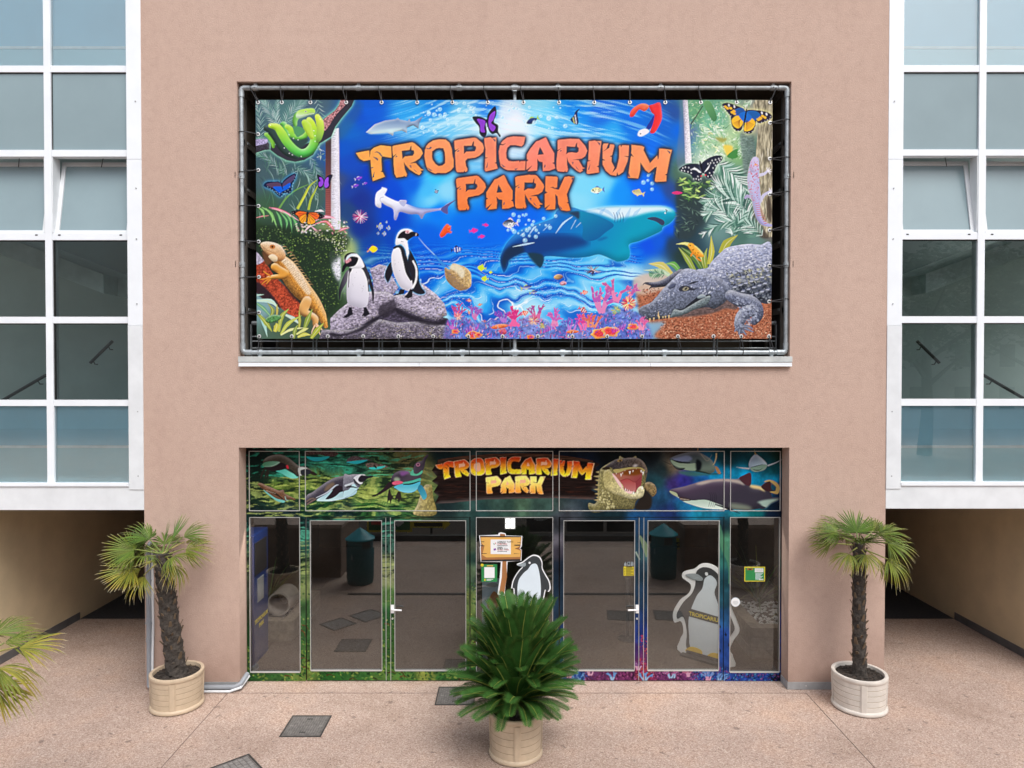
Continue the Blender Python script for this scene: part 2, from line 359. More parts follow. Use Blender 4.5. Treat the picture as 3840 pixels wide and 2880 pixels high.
    for p, n_, ln in (("265,330 200,200 160,120", 26, 60), ("265,330 330,200 420,120", 26, 70), ("270,330 240,220 250,120", 20, 40), ("130,420 150,260 120,140", 16, 50), ("470,120 500,250 540,330", 12, 60)):
        c.frond(p, n_, ln, 3, pale, .9, .8)
    for p in ("330,560 400,430 480,400", "300,560 200,470 130,440", "360,520 420,560 470,700", "430,460 470,540 500,640", "250,560 300,470 330,430"):
        c.frond(p, 22, 60, 3, pale+mid, .7, .65)
    for i in range(70):
        x, y = R.uniform(120, 560), R.uniform(430, 780); a = R.uniform(.9, 1.9)
        L = R.uniform(40, 120); c.stroke([(x, y), (x+L*.5*math.cos(a)+6, y+L*.5*math.sin(a)), (x+L*math.cos(a), y+L*math.sin(a))], 1, 1, (pale+mid+dk+mid)[R.integers(13)], .5, mid=4)
    c.scatter("480,310 540,310 530,470 440,480 420,430", 60, 26, 5, 1.3, ['e4f0e8', 'c8dcc8', 'a0bc98'], .8)
    # tall palm trunk
    c.shape("520,370 555,345 555,800 520,800", '4a3a3e', c2='9a5a58', g=(0, 350, 0, 780), smooth=False)
    c.shape("553,300 596,290 600,600 606,870 552,870", 'e2e0ee', smooth=False, nz=(3, 1, .1))
    for i in range(95):
        y = 300+i*6; c.stroke([(553, y), (575+R.uniform(-8, 10), y+R.uniform(-3, 3))], 2.2, .6, '5c5262', .8)
        c.stroke([(600, y+3), (588, y+3+R.uniform(-2, 2))], 1.4, .5, '7a748a', .6)
        if y > 560: c.stroke([(522, y), (550, y+R.uniform(-2, 2))], 2.5, 1.5, 'b06a62' if i % 2 else '6c4040', .55)
    c.shape("545,1000 600,1000 605,1140 580,1160 552,1080", 'd8d8e4', soft=4, nz=(3, 1, .3))
    # branch and snake
    c.tile(940, 360, 400/2212)
    c.shape("80,900 300,885 400,1000 420,1120 300,1125 80,1195", '56505e', c2='3a3640', g=(0, 900, 0, 1150), glow=(45, 'a8dcc0', .8), smooth=False, nz=(20, 14, .35))
    c.shape("80,915 330,895 340,980 200,1020 80,1030", 'a39ac0', nz=(18, 10, .4), soft=6)
    c.shape("420,1000 420,1130 560,1240 750,1340 930,1372 1120,1335 1300,1225 1440,990 1510,950 1680,845 1760,645 1880,480 2100,215 2155,80 1880,80 1830,200 1750,310 1520,480 1400,900 900,1100", '3c3a46', glow=(50, '96d8b8', .9), smooth=False)
    c.shape("1880,80 2000,80 1960,200 1790,380 1620,640 1530,720 1505,520 1750,310 1830,200", 'a4767a', nz=(22, 22, .6), soft=6)
    c.tube("320,800 400,850 460,950 480,1060", [40, 55, 50, 30], '7cb84a', sh=(30, .5, -.6, -.8))
    c.tube("330,680 430,700 560,860 680,1060 800,1180 960,1260", [60, 110, 110, 105, 90, 60], '3c4f4c', sh=(60, .4, .4, -.8))
    c.tube("640,590 690,600 720,720 790,850", [30, 70, 70, 60], '6cba5e', sh=(40, .6, .5, -.7))
    c.tube("760,640 830,700 880,830 1000,880 1120,850 1160,760", [50, 60, 55, 50, 60, 60], 'a6d84a', c2='62b858', g=(0, 700, 0, 930), sh=(40, .5, -.3, -.8))
    c.shape("800,850 900,910 1020,925 1180,880 1190,960 1080,1070 960,1110 860,1030", '3a5250', soft=8)
    c.shape("880,650 1000,640 1110,690 1130,760 1040,830 960,850", '5a9468', soft=6)
    c.tube("420,620 560,660 660,800 760,960 900,1110 1040,1190 1180,1170 1290,1060 1330,900 1310,740 1260,580 1220,500", [50, 75, 90, 88, 85, 85, 90, 95, 90, 85, 80, 60], 'bade44', c2='5cc060', g=(0, 600, 0, 1220), sh=(60, .45, -.3, -.9))
    c.tube("1390,430 1440,560 1450,720 1420,880 1390,960", [55, 80, 78, 60, 25], 'cfe654', c2='7cae56', g=(0, 480, 0, 950), sh=(50, .4, .2, -.8))
    c.tube("1130,560 1180,640 1230,760 1270,860", [70, 90, 70, 50], 'b4d850', sh=(40, .3, .3, -.8))
    c.tube("930,600 925,520 960,430 1020,380", [45, 55, 65, 70], '78b85c', sh=(40, .5, .6, -.4))
    c.shape("950,400 1000,310 1140,275 1290,265 1340,310 1325,375 1210,400 1090,445 980,470", 'a4d44c', c2='d0ecc8', g=(0, 300, 0, 420), sh=(30, .35, 0, -1), glow=(14, 'c8f0b0', .5))
    c.dabs(np.array([1145.]), np.array([322.]), 55, 30, 0, hx('c8c0c0')[None]); c.dabs(np.array([1145.]), np.array([322.]), 24, 24, 0, hx('333333')[None])
    c.stroke("1010,425 1150,395 1320,365", 4, 8, 'f0f4f4', .9)
    for x, y in ((700, 1080), (805, 1190), (865, 1222), (1050, 1255), (800, 805), (890, 880), (985, 910), (1335, 825), (1335, 940), (1310, 720), (410, 605), (1445, 480)):
        c.dabs(np.array([x]), np.array([y]), 34, 22, .7, hx('f4fff0')[None])
    # butterflies, left
    c.tile(950, 640, 400/2212)
    for p, a in (("540,790 700,560 900,400 1150,290", 40), ("920,800 1050,560 1170,330 1320,200", 60), ("1150,820 1200,600 1280,440 1340,310", 50)):
        c.stroke(p, a, 12, 'a8b848' if a > 45 else '6f9a58', .95, mid=a*.8)
    c.stroke("930,790 1060,560 1180,320", 12, 6, 'd8d85c', .9, mid=22)
    butterfly(c, ["225,290 300,235 450,230 560,245 620,420 570,550 460,470 400,410 240,340", "600,260 700,150 830,75 885,75 880,170 810,290 800,420 770,480 640,470 590,540 590,400"], '16264c',
              [("290,280 450,250 560,270 600,400 540,450 430,370 300,320", '5a4660'), ("620,270 740,160 860,90 850,170 780,260 690,330 620,370", '54486c'), ("420,340 560,330 620,340 760,260 770,340 690,400 600,440 560,470 460,400", '1260d0')],
              [], ("570,215 600,330 620,400", 26), [("300,340 350,370 400,400 450,430 500,470 540,500 590,530 640,490 700,465 760,440 800,380 810,320 830,260 850,190 870,130 480,440 540,465 600,470 660,430 720,400 760,340", 30, 15, .7, 'b8e4fc')], glow=(55, '4aa0e8', .7))
    butterfly(c, ["1325,85 1400,110 1470,190 1460,260 1440,350 1390,380 1345,340 1340,200", "1475,190 1560,100 1650,90 1620,200 1590,330 1550,380 1490,360 1465,260"], '28243c',
              [("1370,150 1420,150 1460,230 1430,320 1370,330 1360,250 1400,220", '8c4cd0'), ("1490,200 1560,140 1560,250 1570,310 1520,360 1480,330", '9656d8')], [], ("1465,190 1468,300", 18))
    # red ti plant
    for p, w, k in (("60,985 200,950 330,940", 26, 'd86a68'), ("380,790 560,830 780,940 960,1050", 60, 'e892a0'), ("330,770 520,800 760,900", 26, 'e05a78'), ("1160,1130 1400,980 1600,970 1720,1000", 70, 'e88ca4'), ("1250,1120 1500,1060 1640,1180 1720,1330", 60, 'e0506c'),
                    ("1200,1150 1320,1260 1470,1400", 50, 'eca0b0'), ("1720,1300 1860,1220 2000,1190", 60, 'dc6c84'), ("1040,1300 1180,1150 1300,1130", 50, 'f0c0cc'), ("1280,850 1400,835 1480,860", 50, 'f0dce4')):
        c.stroke(p, 10, 4, k, .95, mid=w); c.stroke(p, 3, 2, 'fbe6ec', .8, mid=w*.25)
    for p in ("90,760 200,840 240,1000", "180,760 380,900 510,1220", "260,780 400,950 400,1080", "560,860 700,1050 680,1250", "480,850 560,1000 620,1320", "780,920 880,1080 930,1300", "600,850 760,1000 810,1300"):
        c.stroke(p, 8, 4, ['7cb46a', '4c8c54', '5ca064'][R.integers(3)], .95, mid=60); c.stroke(p, 3, 2, 'c8e8b0', .7, mid=8)
    butterfly(c, ["780,870 890,825 1000,835 1115,865 1110,960 1100,1110 1040,1125 960,1080 945,990 870,930", "1160,870 1300,860 1420,900 1485,965 1380,1010 1300,1030 1290,1100 1200,1140 1120,1110 1125,960"], '1e1824',
              [("880,900 960,850 1095,870 1100,890 960,975 930,940", 'ec6a30'), ("960,990 1090,910 1100,1010 1080,1080 1010,1085", 'f49a34'), ("1170,880 1300,880 1370,940 1330,1010 1290,1010 1180,920", 'e86a34'), ("1150,920 1180,930 1290,1040 1260,1100 1170,1115 1130,1080", 'f49a34')],
              [], ("1135,850 1125,1060", 40), [("800,880 830,865 880,850 930,840 840,910 880,935 1340,890 1400,905 1440,940 1460,965 1390,950 1350,1005 980,1100 1040,1120 1180,1128 1240,1110", 16, 12, 0, 'f4eee8')])
    for p in ("940,900 1080,900", "930,960 1090,900", "980,1060 1090,930", "1030,1080 1098,940", "1180,890 1360,980", "1170,890 1330,920", "1150,930 1270,1060", "1140,930 1200,1110"):
        c.stroke(p, 7, 4, '2a1a1c', .9)
    # bushes
    c.tile(940, 860, 400/1580)
    c.shape("80,0 620,0 500,160 1100,10 1440,120 1400,330 1200,560 1350,900 1180,1290 900,1250 560,800 160,600 80,420", '2c3c2e', soft=36, alpha=.9)
    c.scatter("80,-60 480,-20 620,200 600,520 160,320 80,180", 420, 26, 12, .3, ['3a5236', '4c6a40', '26362a', '6a8a50', '2a3c30', '8aa868'], .9)
    c.scatter("380,120 700,-20 1160,-60 1520,60 1480,380 1260,620 1420,900 1260,1330 980,1150 820,840 660,600 420,500", 420, 28, 13, .4, ['3e5a3a', '56763e', '2a3a2e', '88a458', '6a8a50'], .85)
    c.scatter("480,200 700,60 1100,20 1430,120 1400,330 1180,600 1320,900 1180,1280 1060,1080 900,800 760,560 640,480", 1500, 26, 12, .4, ['2e4430', '3e5a3a', '22322a', '56763e', '2a3a2e', '1e2c26', '88a458'], .9)
    c.scatter("900,40 1440,120 1420,330 1260,420 1240,200 960,140", 420, 24, 13, .4, ['a8bc70', 'd4dc9c', 'e8ecc0', '7c9a50', '4c6a3c', 'f4f6dc'], .9)
    c.scatter("600,-100 1480,-160 1500,-20 1400,100 1000,60 700,60", 110, 40, 18, .5, ['e8b8c0', 'f4e8ec', 'c8d4a0', 'd88a94', 'f8f4f0', '9ab080'], .85)
    # bark, iguana
    c.shape("80,340 200,460 340,680 420,760 560,900 760,1130 740,1290 640,1310 440,1160 200,1050 80,930", '9c4630', c2='a84e38', g=(0, 300, 0, 1300), smooth=False, nz=(22, 20, .45))
    c.shape("80,340 190,450 190,480 90,520", 'b0a8bc', nz=(20, 20, .3)); c.shape("80,780 200,850 340,1000 450,1170 250,1080 80,930", '2c2430', soft=14, alpha=.9)
    for i in range(46):
        t = R.random(); x = 110+600*t+R.normal(0, 40); y = 520+690*t+R.normal(0, 60); a = R.uniform(0, 3)
        c.stroke([(x, y), (x+40*math.cos(a), y+30*math.sin(a)), (x+70*math.cos(a+.5), y+60*math.sin(a+.5))], 5, 2, '4c1c16', .55)
    c.shape("190,340 260,520 420,700 540,900 620,1010 760,1110 740,980 500,700 420,480 300,360", '2a2428', soft=16, alpha=.75)
    for i in range(14):
        t = i/13; x, y = 480+390*t, 260+560*t
        if .12 < t < .4: x += 30
        c.stroke([(x-20, y+10), (x+30, y-6), (x+62, y+14)], 10, 2, 'e0b080', .9)
    c.tube("400,420 520,560 640,740 760,900 870,1010 960,1120 1050,1280 1120,1440", [80, 135, 150, 140, 115, 95, 75, 30], 'd9a868', c2='c98a3e', g=(420, 900, 640, 700), sh=(90, .5, .5, -.8), nz=(10, 16, .3))
    c.tube("470,440 600,560 740,760 860,940", [40, 60, 60, 40], 'e6d4c0', soft=14, alpha=.75, nz=(9, 9, .3))
    for i in range(24):
        t = i/23; x, y = 480+420*t, 480+520*t
        c.stroke([(x+50, y-55), (x-20, y-8), (x-75, y+70)], 3, 2, '8a5a2c', .45, mid=6)
    c.scatter("560,860 700,840 830,960 760,1050 640,960", 60, 26, 14, .4, ['7a4a1c', '5c3818'], .5)
    c.shape("150,240 170,200 260,185 380,210 460,260 520,380 480,460 400,480 300,440 200,330", 'e0c4a4', c2='c28a58', g=(300, 200, 260, 430), sh=(40, .35, .2, -1), nz=(8, 8, .15))
    c.shape("180,320 280,400 330,470 240,540 190,430", '6a4a34', soft=8)
    c.shape("270,400 330,370 395,410 395,470 340,480 290,440", 'e4cca8', sh=(20, .4, 0, -1))
    c.dabs(np.array([322., 322.]), np.array([258., 258.]), np.array([80., 34.]), np.array([64., 34.]), 0, np.array([hx('b87840'), hx('33201a')]))
    c.stroke("160,235 250,310 380,360", 4, 4, '7a4c34', .8)
    for i in range(10): c.stroke([(440+i*9, 240+i*14), (490+i*6, 236+i*16)], 7, 2, 'f0ece4', .8)
    c.tube("360,560 420,600 520,660 480,700 340,710 260,730", [60, 55, 55, 40, 34, 30], 'd99a4a', sh=(30, .5, 0, -1))
    for p in ("300,700 200,630 205,620", "280,720 190,740 130,745", "280,735 220,770 165,820", "300,740 260,780 235,815"): c.stroke(p, 24, 8, 'd0853a', 1, mid=18)
    c.tube("840,1060 800,1150 790,1230 880,1270 960,1330 960,1420", [70, 75, 60, 50, 50, 35], 'd8a468', sh=(40, .5, .3, -1))
    for p in ("960,1420 920,1500 905,1560", "980,1430 1020,1530 1050,1590", "970,1400 1060,1490 1080,1540"): c.stroke(p, 26, 8, 'e0b898', 1)
    # leaves below
    for p, w, k in (("90,980 200,970", 60, '9ec4c0'), ("95,1060 300,1070 420,1180", 70, 'b4d4c8'), ("95,1100 200,1180 330,1330", 60, '6ca080'), ("110,1200 200,1400 250,1600", 60, '9cc8c4'), ("520,1270 640,1330 740,1420", 60, 'b8d0c4'),
                    ("300,1300 330,1200 250,1090", 60, '8a9448'), ("390,1280 395,1200 390,1110", 36, 'b0a050'), ("110,1250 240,1400 320,1520", 70, '98a444'), ("420,1520 460,1300 570,1180", 70, 'a0aa50'), ("450,1560 560,1400 760,1280", 60, 'b4bc58'),
                    ("360,1520 390,1440 380,1390", 90, 'c0bc54'), ("800,1480 850,1340 920,1180", 80, '8a9a48'), ("720,1480 730,1350 720,1200", 44, 'a8a84c'), ("680,1560 800,1490 860,1470", 50, 'c8cc80'), ("900,1620 990,1500 1090,1390", 80, 'a4ac48'), ("450,1570 600,1490 800,1460", 40, 'd4d898'), ("640,1620 660,1500 700,1420", 60, '8c9c50'), ("700,1600 800,1560 900,1570", 60, 'c0c060')):
        c.stroke(p, w*.5, 3, k, 1, mid=w); c.stroke(p, 5, 2, 'dce0a4', .6, mid=w*.16)
    c.shape("250,1310 330,1270 440,1280 450,1330 350,1380 260,1390 220,1350", '5c8c58', sh=(18, .4, 0, -1), nz=(8, 8, .4))
    # rocks
    c.tile(1240, 840, 480/1810)
    rock = ['b8b0c4', '8c8498', '5c5668', 'd8d2e0', 'a49cac', '3c3644', 'c8c09c']
    c.shape("560,1250 930,1120 1300,1250 1660,1340 1720,1520 500,1540", '4c4656', smooth=False, nz=(26, 18, .5))
    for p, k in (("560,640 690,575 800,600 880,760 960,900 880,1010 620,1000 600,800", 'a098b0'), ("0,1340 120,1220 260,1110 560,960 800,960 890,1010 930,1180 700,1300 400,1480 180,1560 0,1560", '9a92a4'), ("890,1010 1050,1000 1260,820 1500,1000 1610,1130 1650,1290 1500,1370 1300,1330 930,1190", 'a29aac'), ("-120,1500 300,1500 700,1350 940,1400 1300,1380 1640,1440 1760,1500 1770,1640 -160,1640", '6c6674')):
        c.shape(p, k, sh=(50, .4, 0, -1), nz=(26, 18, .5), smooth=False)
        c.scatter(p, 700, 22, 9, .3, rock, .75)
    c.shape("0,1540 180,1560 400,1480 560,1360 700,1300 700,1330 560,1440 420,1520 160,1590 0,1580", '2a2630', soft=8, alpha=.85)
    c.shape("930,1190 1100,1270 1300,1345 1480,1385 1640,1350 1660,1400 1500,1440 1300,1410 1080,1330 940,1260", '2a2630', soft=8, alpha=.85)
    c.shape("700,1160 850,1090 900,1060 930,1200 800,1320 680,1280", '332e38', soft=16, alpha=.75)
    c.scatter("940,1240 1500,1370 1480,1180 1640,1150 1650,1290 1500,1360", 60, 26, 14, 0, ['a89c50', '8a6a50', 'c0b070'], .5)
    c.scatter("900,1420 1700,1450 1760,1620 900,1620", 500, 24, 10, .2, rock+['a8a070'], .8)
    # penguin, left
    c.shape("250,650 180,750 120,930 120,1060 140,1070 160,960 240,800", '2c2a34', c2='6c6874', g=(120, 0, 240, 0), glow=(16, '9cc890', .5))
    c.shape("540,680 580,800 620,980 600,1140 580,960 530,800", '26242e')
    c.shape("270,620 350,600 430,600 520,700 545,830 545,1000 520,1150 440,1190 380,1180 320,1160 250,1130 230,1000 240,800", 'e6e4ee', c2='c4c0d0', g=(400, 700, 230, 1150), sh=(70, .25, .3, -.5))
    c.stroke("255,900 275,660 350,615 430,610 490,680 530,800 540,960", 10, 14, '24222c', 1, mid=28)
    c.shape("260,640 300,610 300,660 268,700", '2a2832'); c.shape("440,560 470,540 540,700 530,800 470,660", '3c3a46')
    c.shape("200,560 195,480 230,430 300,405 380,430 440,500 480,600 430,630 300,630 270,600", 'f0eef6', sh=(40, .2, .3, -.8))
    c.shape("160,670 175,600 200,560 195,480 225,430 300,403 370,420 300,425 240,460 215,520 240,490 290,465 370,470 395,500 350,590 270,612 230,610 200,660 175,685", '1e1c26')
    c.shape("215,510 280,490 295,520 270,540 225,560", 'c88a94'); c.dabs(np.array([275.]), np.array([520.]), 16, 16, 0, hx('332a30')[None])
    c.shape("240,470 290,430 370,430 300,455 225,520", 'c8d8ec', soft=3)
    c.scatter("300,680 440,680 480,1000 320,1000", 14, 12, 10, 0, ['55525c'], .8)
    for p in ("260,1180 300,1180 320,1280 230,1330 170,1330 240,1270", "470,1180 510,1180 560,1280 500,1310 440,1300 470,1260"): c.shape(p, '22202a', smooth=False)
    # penguin, right
    c.shape("860,540 800,620 770,730 800,820 820,825 870,720 890,640", '24222c', glow=(14, '60b8f0', .6))
    c.shape("1100,360 1180,470 1240,620 1255,800 1290,900 1340,970 1290,1000 1200,980 1130,900 1060,600", '26242e', glow=(18, '40a8f0', .8))
    c.shape("930,300 1000,260 1080,330 1100,450 1080,600 1150,780 1180,860 1130,950 1040,930 980,880 900,720 865,560 870,420", 'eceaf2', c2='d4d0dc', g=(1000, 400, 950, 900), sh=(70, .2, .3, -.6), glow=(18, '40b0f8', .7))
    c.stroke("890,350 960,315 1020,360 1060,520 1090,680 1150,800", 24, 40, '26242c', 1, mid=70)
    c.shape("1120,480 1180,540 1220,680 1200,800 1170,880 1150,780 1130,620", '2c2a34'); c.stroke("1165,520 1215,640 1210,800 1160,910", 24, 30, 'f0eef4', 1, mid=28)
    c.shape("920,290 925,220 950,140 1000,85 1080,70 1150,90 1170,130 1130,200 1090,240 1100,330 1110,420 1080,460 1060,360 1000,290 950,300", 'f2f0f6', glow=(26, '50b8fa', .9), sh=(30, .15, .3, -.8))
    c.shape("950,205 990,130 1060,95 1060,130 1100,135 1150,110 1220,125 1250,150 1240,175 1180,180 1130,210 1085,238 1040,205", '201e26')
    c.shape("1060,100 1110,95 1110,130 1075,135", 'd8a0a8'); c.dabs(np.array([1088.]), np.array([116.]), 18, 18, 0, hx('2a1c20')[None]); c.shape("1205,135 1225,140 1215,170 1200,165", 'a89c98')
    c.scatter("900,400 980,420 1040,640 960,700 880,560", 9, 12, 10, 0, ['55525c'], .8); c.stroke("1000,250 1035,258", 8, 4, '33303a', .9)
    for p in ("990,920 1050,930 1040,990 900,1020 890,1010 960,985", "1130,920 1160,930 1160,1030 1110,1055 1040,1040 1080,1000"): c.shape(p, '26242c', smooth=False)
    # ---- sea animals
    c.tile(*O1)
    c.shape("750,315 800,270 860,248 920,240 932,232 945,243 990,250 998,235 1005,255 1030,250 1075,222 1055,262 1050,295 1020,275 985,288 985,320 955,305 910,312 905,335 870,315 780,325", '6e86ac', c2='c8dcea', g=(0, 240, 0, 325), sh=(10, .4, 0, -1), smooth=False)
    c.shape("760,318 850,300 960,292 900,318 800,326", 'c8e4e8', soft=4, alpha=.8)
    c.tile(*TA)
    c.shape("500,1075 580,1100 570,1150 545,1200 600,1240 760,1310 800,1290 870,1290 900,1300 870,1360 900,1350 1100,1420 1300,1430 1480,1420 1580,1350 1730,1280 1640,1350 1540,1440 1590,1520 1480,1460 1330,1480 1215,1515 1160,1600 1100,1525 960,1520 800,1480 760,1560 730,1620 700,1590 685,1440 560,1370 495,1330 480,1415 400,1380 388,1280 410,1170 490,1100",
            'eaecfa', c2='a8a8d4', g=(800, 1300, 860, 1560), sh=(40, .3, 0, -1), glow=(20, '3c8ae8', .6), soft=4)
    c.shape("900,1360 1100,1410 1300,1425 1460,1425 1300,1450 1080,1440", '6a8cd0', soft=10, alpha=.8); c.shape("1480,1430 1730,1280 1600,1400 1590,1520", '5c5c94', soft=4)
    c.shape("780,1310 910,1295 860,1395", 'b0b4d8', soft=4); c.stroke("530,1235 480,1250 470,1290 500,1330", 5, 3, '5c6090', .8)
    c.tile(1860, 740, 700/2212)
    c.shape("95,895 60,780 60,700 110,580 170,500 260,420 420,345 560,295 680,250 700,210 740,150 900,120 1060,160 1250,125 1420,112 1600,118 1800,110 1980,112 2080,140 2130,190 2125,240 2060,310 1980,355 1960,400 1840,460 1700,520 1580,560 1590,650 1570,730 1460,765 1400,750 1290,700 1210,680 1080,710 900,720 600,700 570,760 525,840 470,770 380,670 330,660 250,690 155,750 150,800",
            '146cc0', c2='0698b6', g=(700, 250, 1500, 640), glow=(28, '6cd0f8', .7), sh=(60, .2, 0, -1))
    c.shape("100,880 70,760 80,680 200,540 400,470 700,440 1000,470 1100,560 800,640 560,690 525,830 440,730 340,650 160,740", '163c78', soft=40, alpha=.85)
    c.shape("62,760 120,620 260,560 340,640 160,740 110,860", '1e3450', soft=20, alpha=.9); c.shape("380,670 560,690 525,835", '22404e', soft=10, alpha=.9)
    c.shape("1060,160 1250,125 1420,112 1800,108 2000,115 2110,170 1950,165 1780,190 1650,225 1500,250 1420,270 1330,240 1200,195", 'e4f2fc', soft=16, alpha=.92)
    for p in ("1200,140 1320,170 1420,260", "1480,130 1440,200 1420,290", "1600,125 1560,220 1520,300", "1300,130 1250,180 1240,220", "1720,130 1660,190 1620,240"): c.stroke(p, 10, 14, '5c9cdc', .3, mid=44)
    for x in (1395, 1430, 1462, 1495): c.stroke([(x, 180), (x+18, 240), (x+12, 300)], 4, 3, '2a5088', .8, mid=8)
    for p in ("400,440 450,370 480,345", "710,430 800,310 910,230", "890,380 950,270", "950,360 1010,300", "290,460 340,420", "560,400 640,320", "200,590 350,560 460,540"): c.stroke(p, 5, 8, 'bcdcf8', .85, mid=24)
    c.shape("865,185 960,165 1080,180 1250,240 1400,330 1300,420 1200,500 1100,520 1030,480 1030,340 950,240", '1488ae', c2='10649a', g=(1000, 200, 1150, 520), soft=3)
    c.shape("865,185 960,168 990,180 985,260 930,225", '2c4460', soft=6); c.shape("1795,255 1880,235 1980,270 2000,310 1970,335 1900,290", '3a4664', soft=4)
    c.stroke("2010,150 2030,160 2010,190", 10, 6, '1c2c4c', 1); c.dabs(np.array([2005.]), np.array([186.]), 20, 20, 0, hx('e8f4fc')[None])
    c.shape("1200,500 1290,470 1330,480 1240,520", '1270a4', soft=6)
    # ray
    c.tile(1640, 950, 800/2212)
    c.tile(1240, 840, 480/1810); c.stroke("1245,195 1340,310 1480,450 1610,600", 5, 40, '3c86d4', 1, mid=16); c.stroke("1245,195 1340,308 1470,438", 3, 6, 'd8ecfa', .8)
    c.tile(1640, 950, 800/2212)
    c.shape("80,150 130,170 160,110 220,120 290,145 345,200 355,280 345,350 270,385 220,385 140,330 90,260", 'a88a64', c2='c4a878', g=(100, 300, 300, 200), sh=(14, .35, .3, -1), glow=(7, '70c8f8', .5), nz=(16, 16, .3))
    c.shape("130,130 190,115 260,150 290,200 260,260 200,200 120,150", 'e4dcc4', soft=12, alpha=.8); c.shape("100,180 180,240 260,330 330,360 270,384 180,350 110,270", '8a7258', soft=12, alpha=.7)
    c.scatter("90,180 200,180 340,230 330,330 200,340", 60, 9, 7, 0, ['5a78c0', '4a5c98', '7a6244'], .8)
    # fish
    def F(x, y, l, a, b, f, st=None, be=None, h=.42): fish(c, x, y, l, a, b, f, st, be, h)
    for x, y, l in ((465, 155, 95), (558, 200, 42), (497, 267, 80)): F(x, y, l, math.pi+.15, 'c4dc3c', 'a8c838', h=.62)
    F(925, 355, 120, -.25, '2c3c8c', 'b8c848', None, 'e0e0e8', .3); F(1000, 405, 90, -.25, '2c3c8c', 'b8c848', None, 'e0e0e8', .3)
    c.shape("1210,250 1240,222 1290,225 1305,250 1270,275 1230,272", 'd8b478', c2='7a5a54', g=(1220, 0, 1300, 0), sh=(12, .4, 0, -1)); c.shape("1270,315 1300,292 1335,300 1338,325 1300,338 1280,330", 'c890a0', sh=(10, .4, 0, -1), nz=(8, 8, .4))
    for i in range(34):
        a = R.uniform(0, 6.28); c.stroke([(1620, 180), (1620+80*math.cos(a), 180+60*math.sin(a))], 8, 2, ['5a4a58', 'c8b8bc', '7a4a4c', '3c3444'][R.integers(4)], .85)
    for x, y, l, a in ((1525, 410, 80, -.2), (1695, 465, 66, .3), (1510, 590, 100, .5), (330, 492, 58, .1), (445, 535, 46, 2.9), (905, 625, 92, -.4), (895, 705, 92, .3), (490, 710, 50, .1), (280, 810, 60, 0), (2120, 365, 64, .1), (1995, 410, 50, 0), (2125, 490, 66, -.3), (330, 615, 46, 1.2)):
        F(x, y, l, a, 'e8622c' if R.random() < .65 else 'b02430', 'd84a20', 'fbf2ee', None, .46)
    c.tile(*O1)
    for x, y, l in ((708, 578, 46), (690, 621, 42), (745, 607, 28)): F(x, y, l, -.3, '8c54d8', 'd8c8f8', None, '5a3cb0', .34)
    for x, y, l in ((832, 853, 40), (880, 862, 26), (868, 828, 15), (820, 892, 16), (856, 894, 26)): F(x, y, l, .1, '3c70c8', 'f0e060', 'f4f4f4', None, .8)
    for x, y, l in ((1365, 876, 52), (1433, 844, 36), (1410, 910, 40)): F(x, y, l, .1 if x > 1420 else -.15, 'e838a0', 'd82c90', None, None, .4)
    for i in range(40):
        a = R.uniform(0, 6.28); c.stroke([(718, 797), (718+44*math.cos(a), 797+40*math.sin(a))], 5, 1.5, ['d83c8c', 'f4a8cc', 'a02868', 'f8d8e4'][R.integers(4)], .85)
    c.shape("1180,880 1200,850 1215,838 1235,860 1228,880 1238,890 1215,890 1200,905 1180,915 1172,900", 'f05a28', sh=(8, .3, 0, -1), glow=(6, 'a078c0', .4)); c.stroke("1215,860 1235,850", 3, 8, 'f88a58'); c.stroke("1210,870 1240,885", 3, 8, 'f0703c')
    F(788, 982, 60, -.05, 'f0d428', '5a4a88', None, None, .62); c.stroke("757,998 770,988", 8, 8, 'c8907c')
    F(1268, 984, 66, -.1, '3858b0', '24346c', 'd8e0f4', None, .5); F(1152, 652, 26, 1.2, '34508c', '203050', 'f4f4f4', None, .8)
    F(1575, 836, 92, math.pi-.05, '28324c', 'c8c0e0', None, 'eef4fa', .5); c.scatter("1545,835 1600,828 1605,850 1560,858", 22, 9, 8, 0, ['ffffff'], .9)
    c.tile(*O2)
    F(150, 248, 80, 2.7, '34508c', 'a8d04c', None, '24305c', .4); c.shape("365,245 385,220 395,195 420,180 405,205 412,255 400,272", '24346c'); c.stroke("392,215 400,268", 5, 5, 'f4f4f0'); c.stroke("380,230 388,265", 4, 4, 'f0e070')
    F(520, 646, 80, math.pi-.1, 'dce49c', '5a6cc0', None, 'f0f4e8', .42); c.scatter("490,640 540,630 540,652 490,655", 26, 6, 5, 0, ['3c4a28'], .9)
    F(752, 660, 74, math.pi+.25, 'b0ac84', 'd8c87c', None, 'e4dca8', .4)
    c.shape("705,225 710,195 740,165 780,150 815,165 790,195 760,185 740,205 725,225", 'e8483c', c2='f07a58', g=(700, 200, 800, 160), sh=(10, .3, 0, -1)); c.shape("815,165 840,155 875,145 885,185 888,235 870,280 845,318 820,315 835,270 845,220 828,200", 'ec3c40', sh=(10, .35, .5, -.5))
    c.shape("845,215 835,270 815,300 790,310 800,285 825,245", '2c3c94'); c.shape("750,330 760,305 795,295 815,310 790,330 765,338", 'f0e8f0', glow=(7, 'e0f0fc', .6)); c.dabs(np.array([764.]), np.array([322.]), 9, 9, 0, hx('26305c')[None])
    # bubbles
    c.tile(*O1)
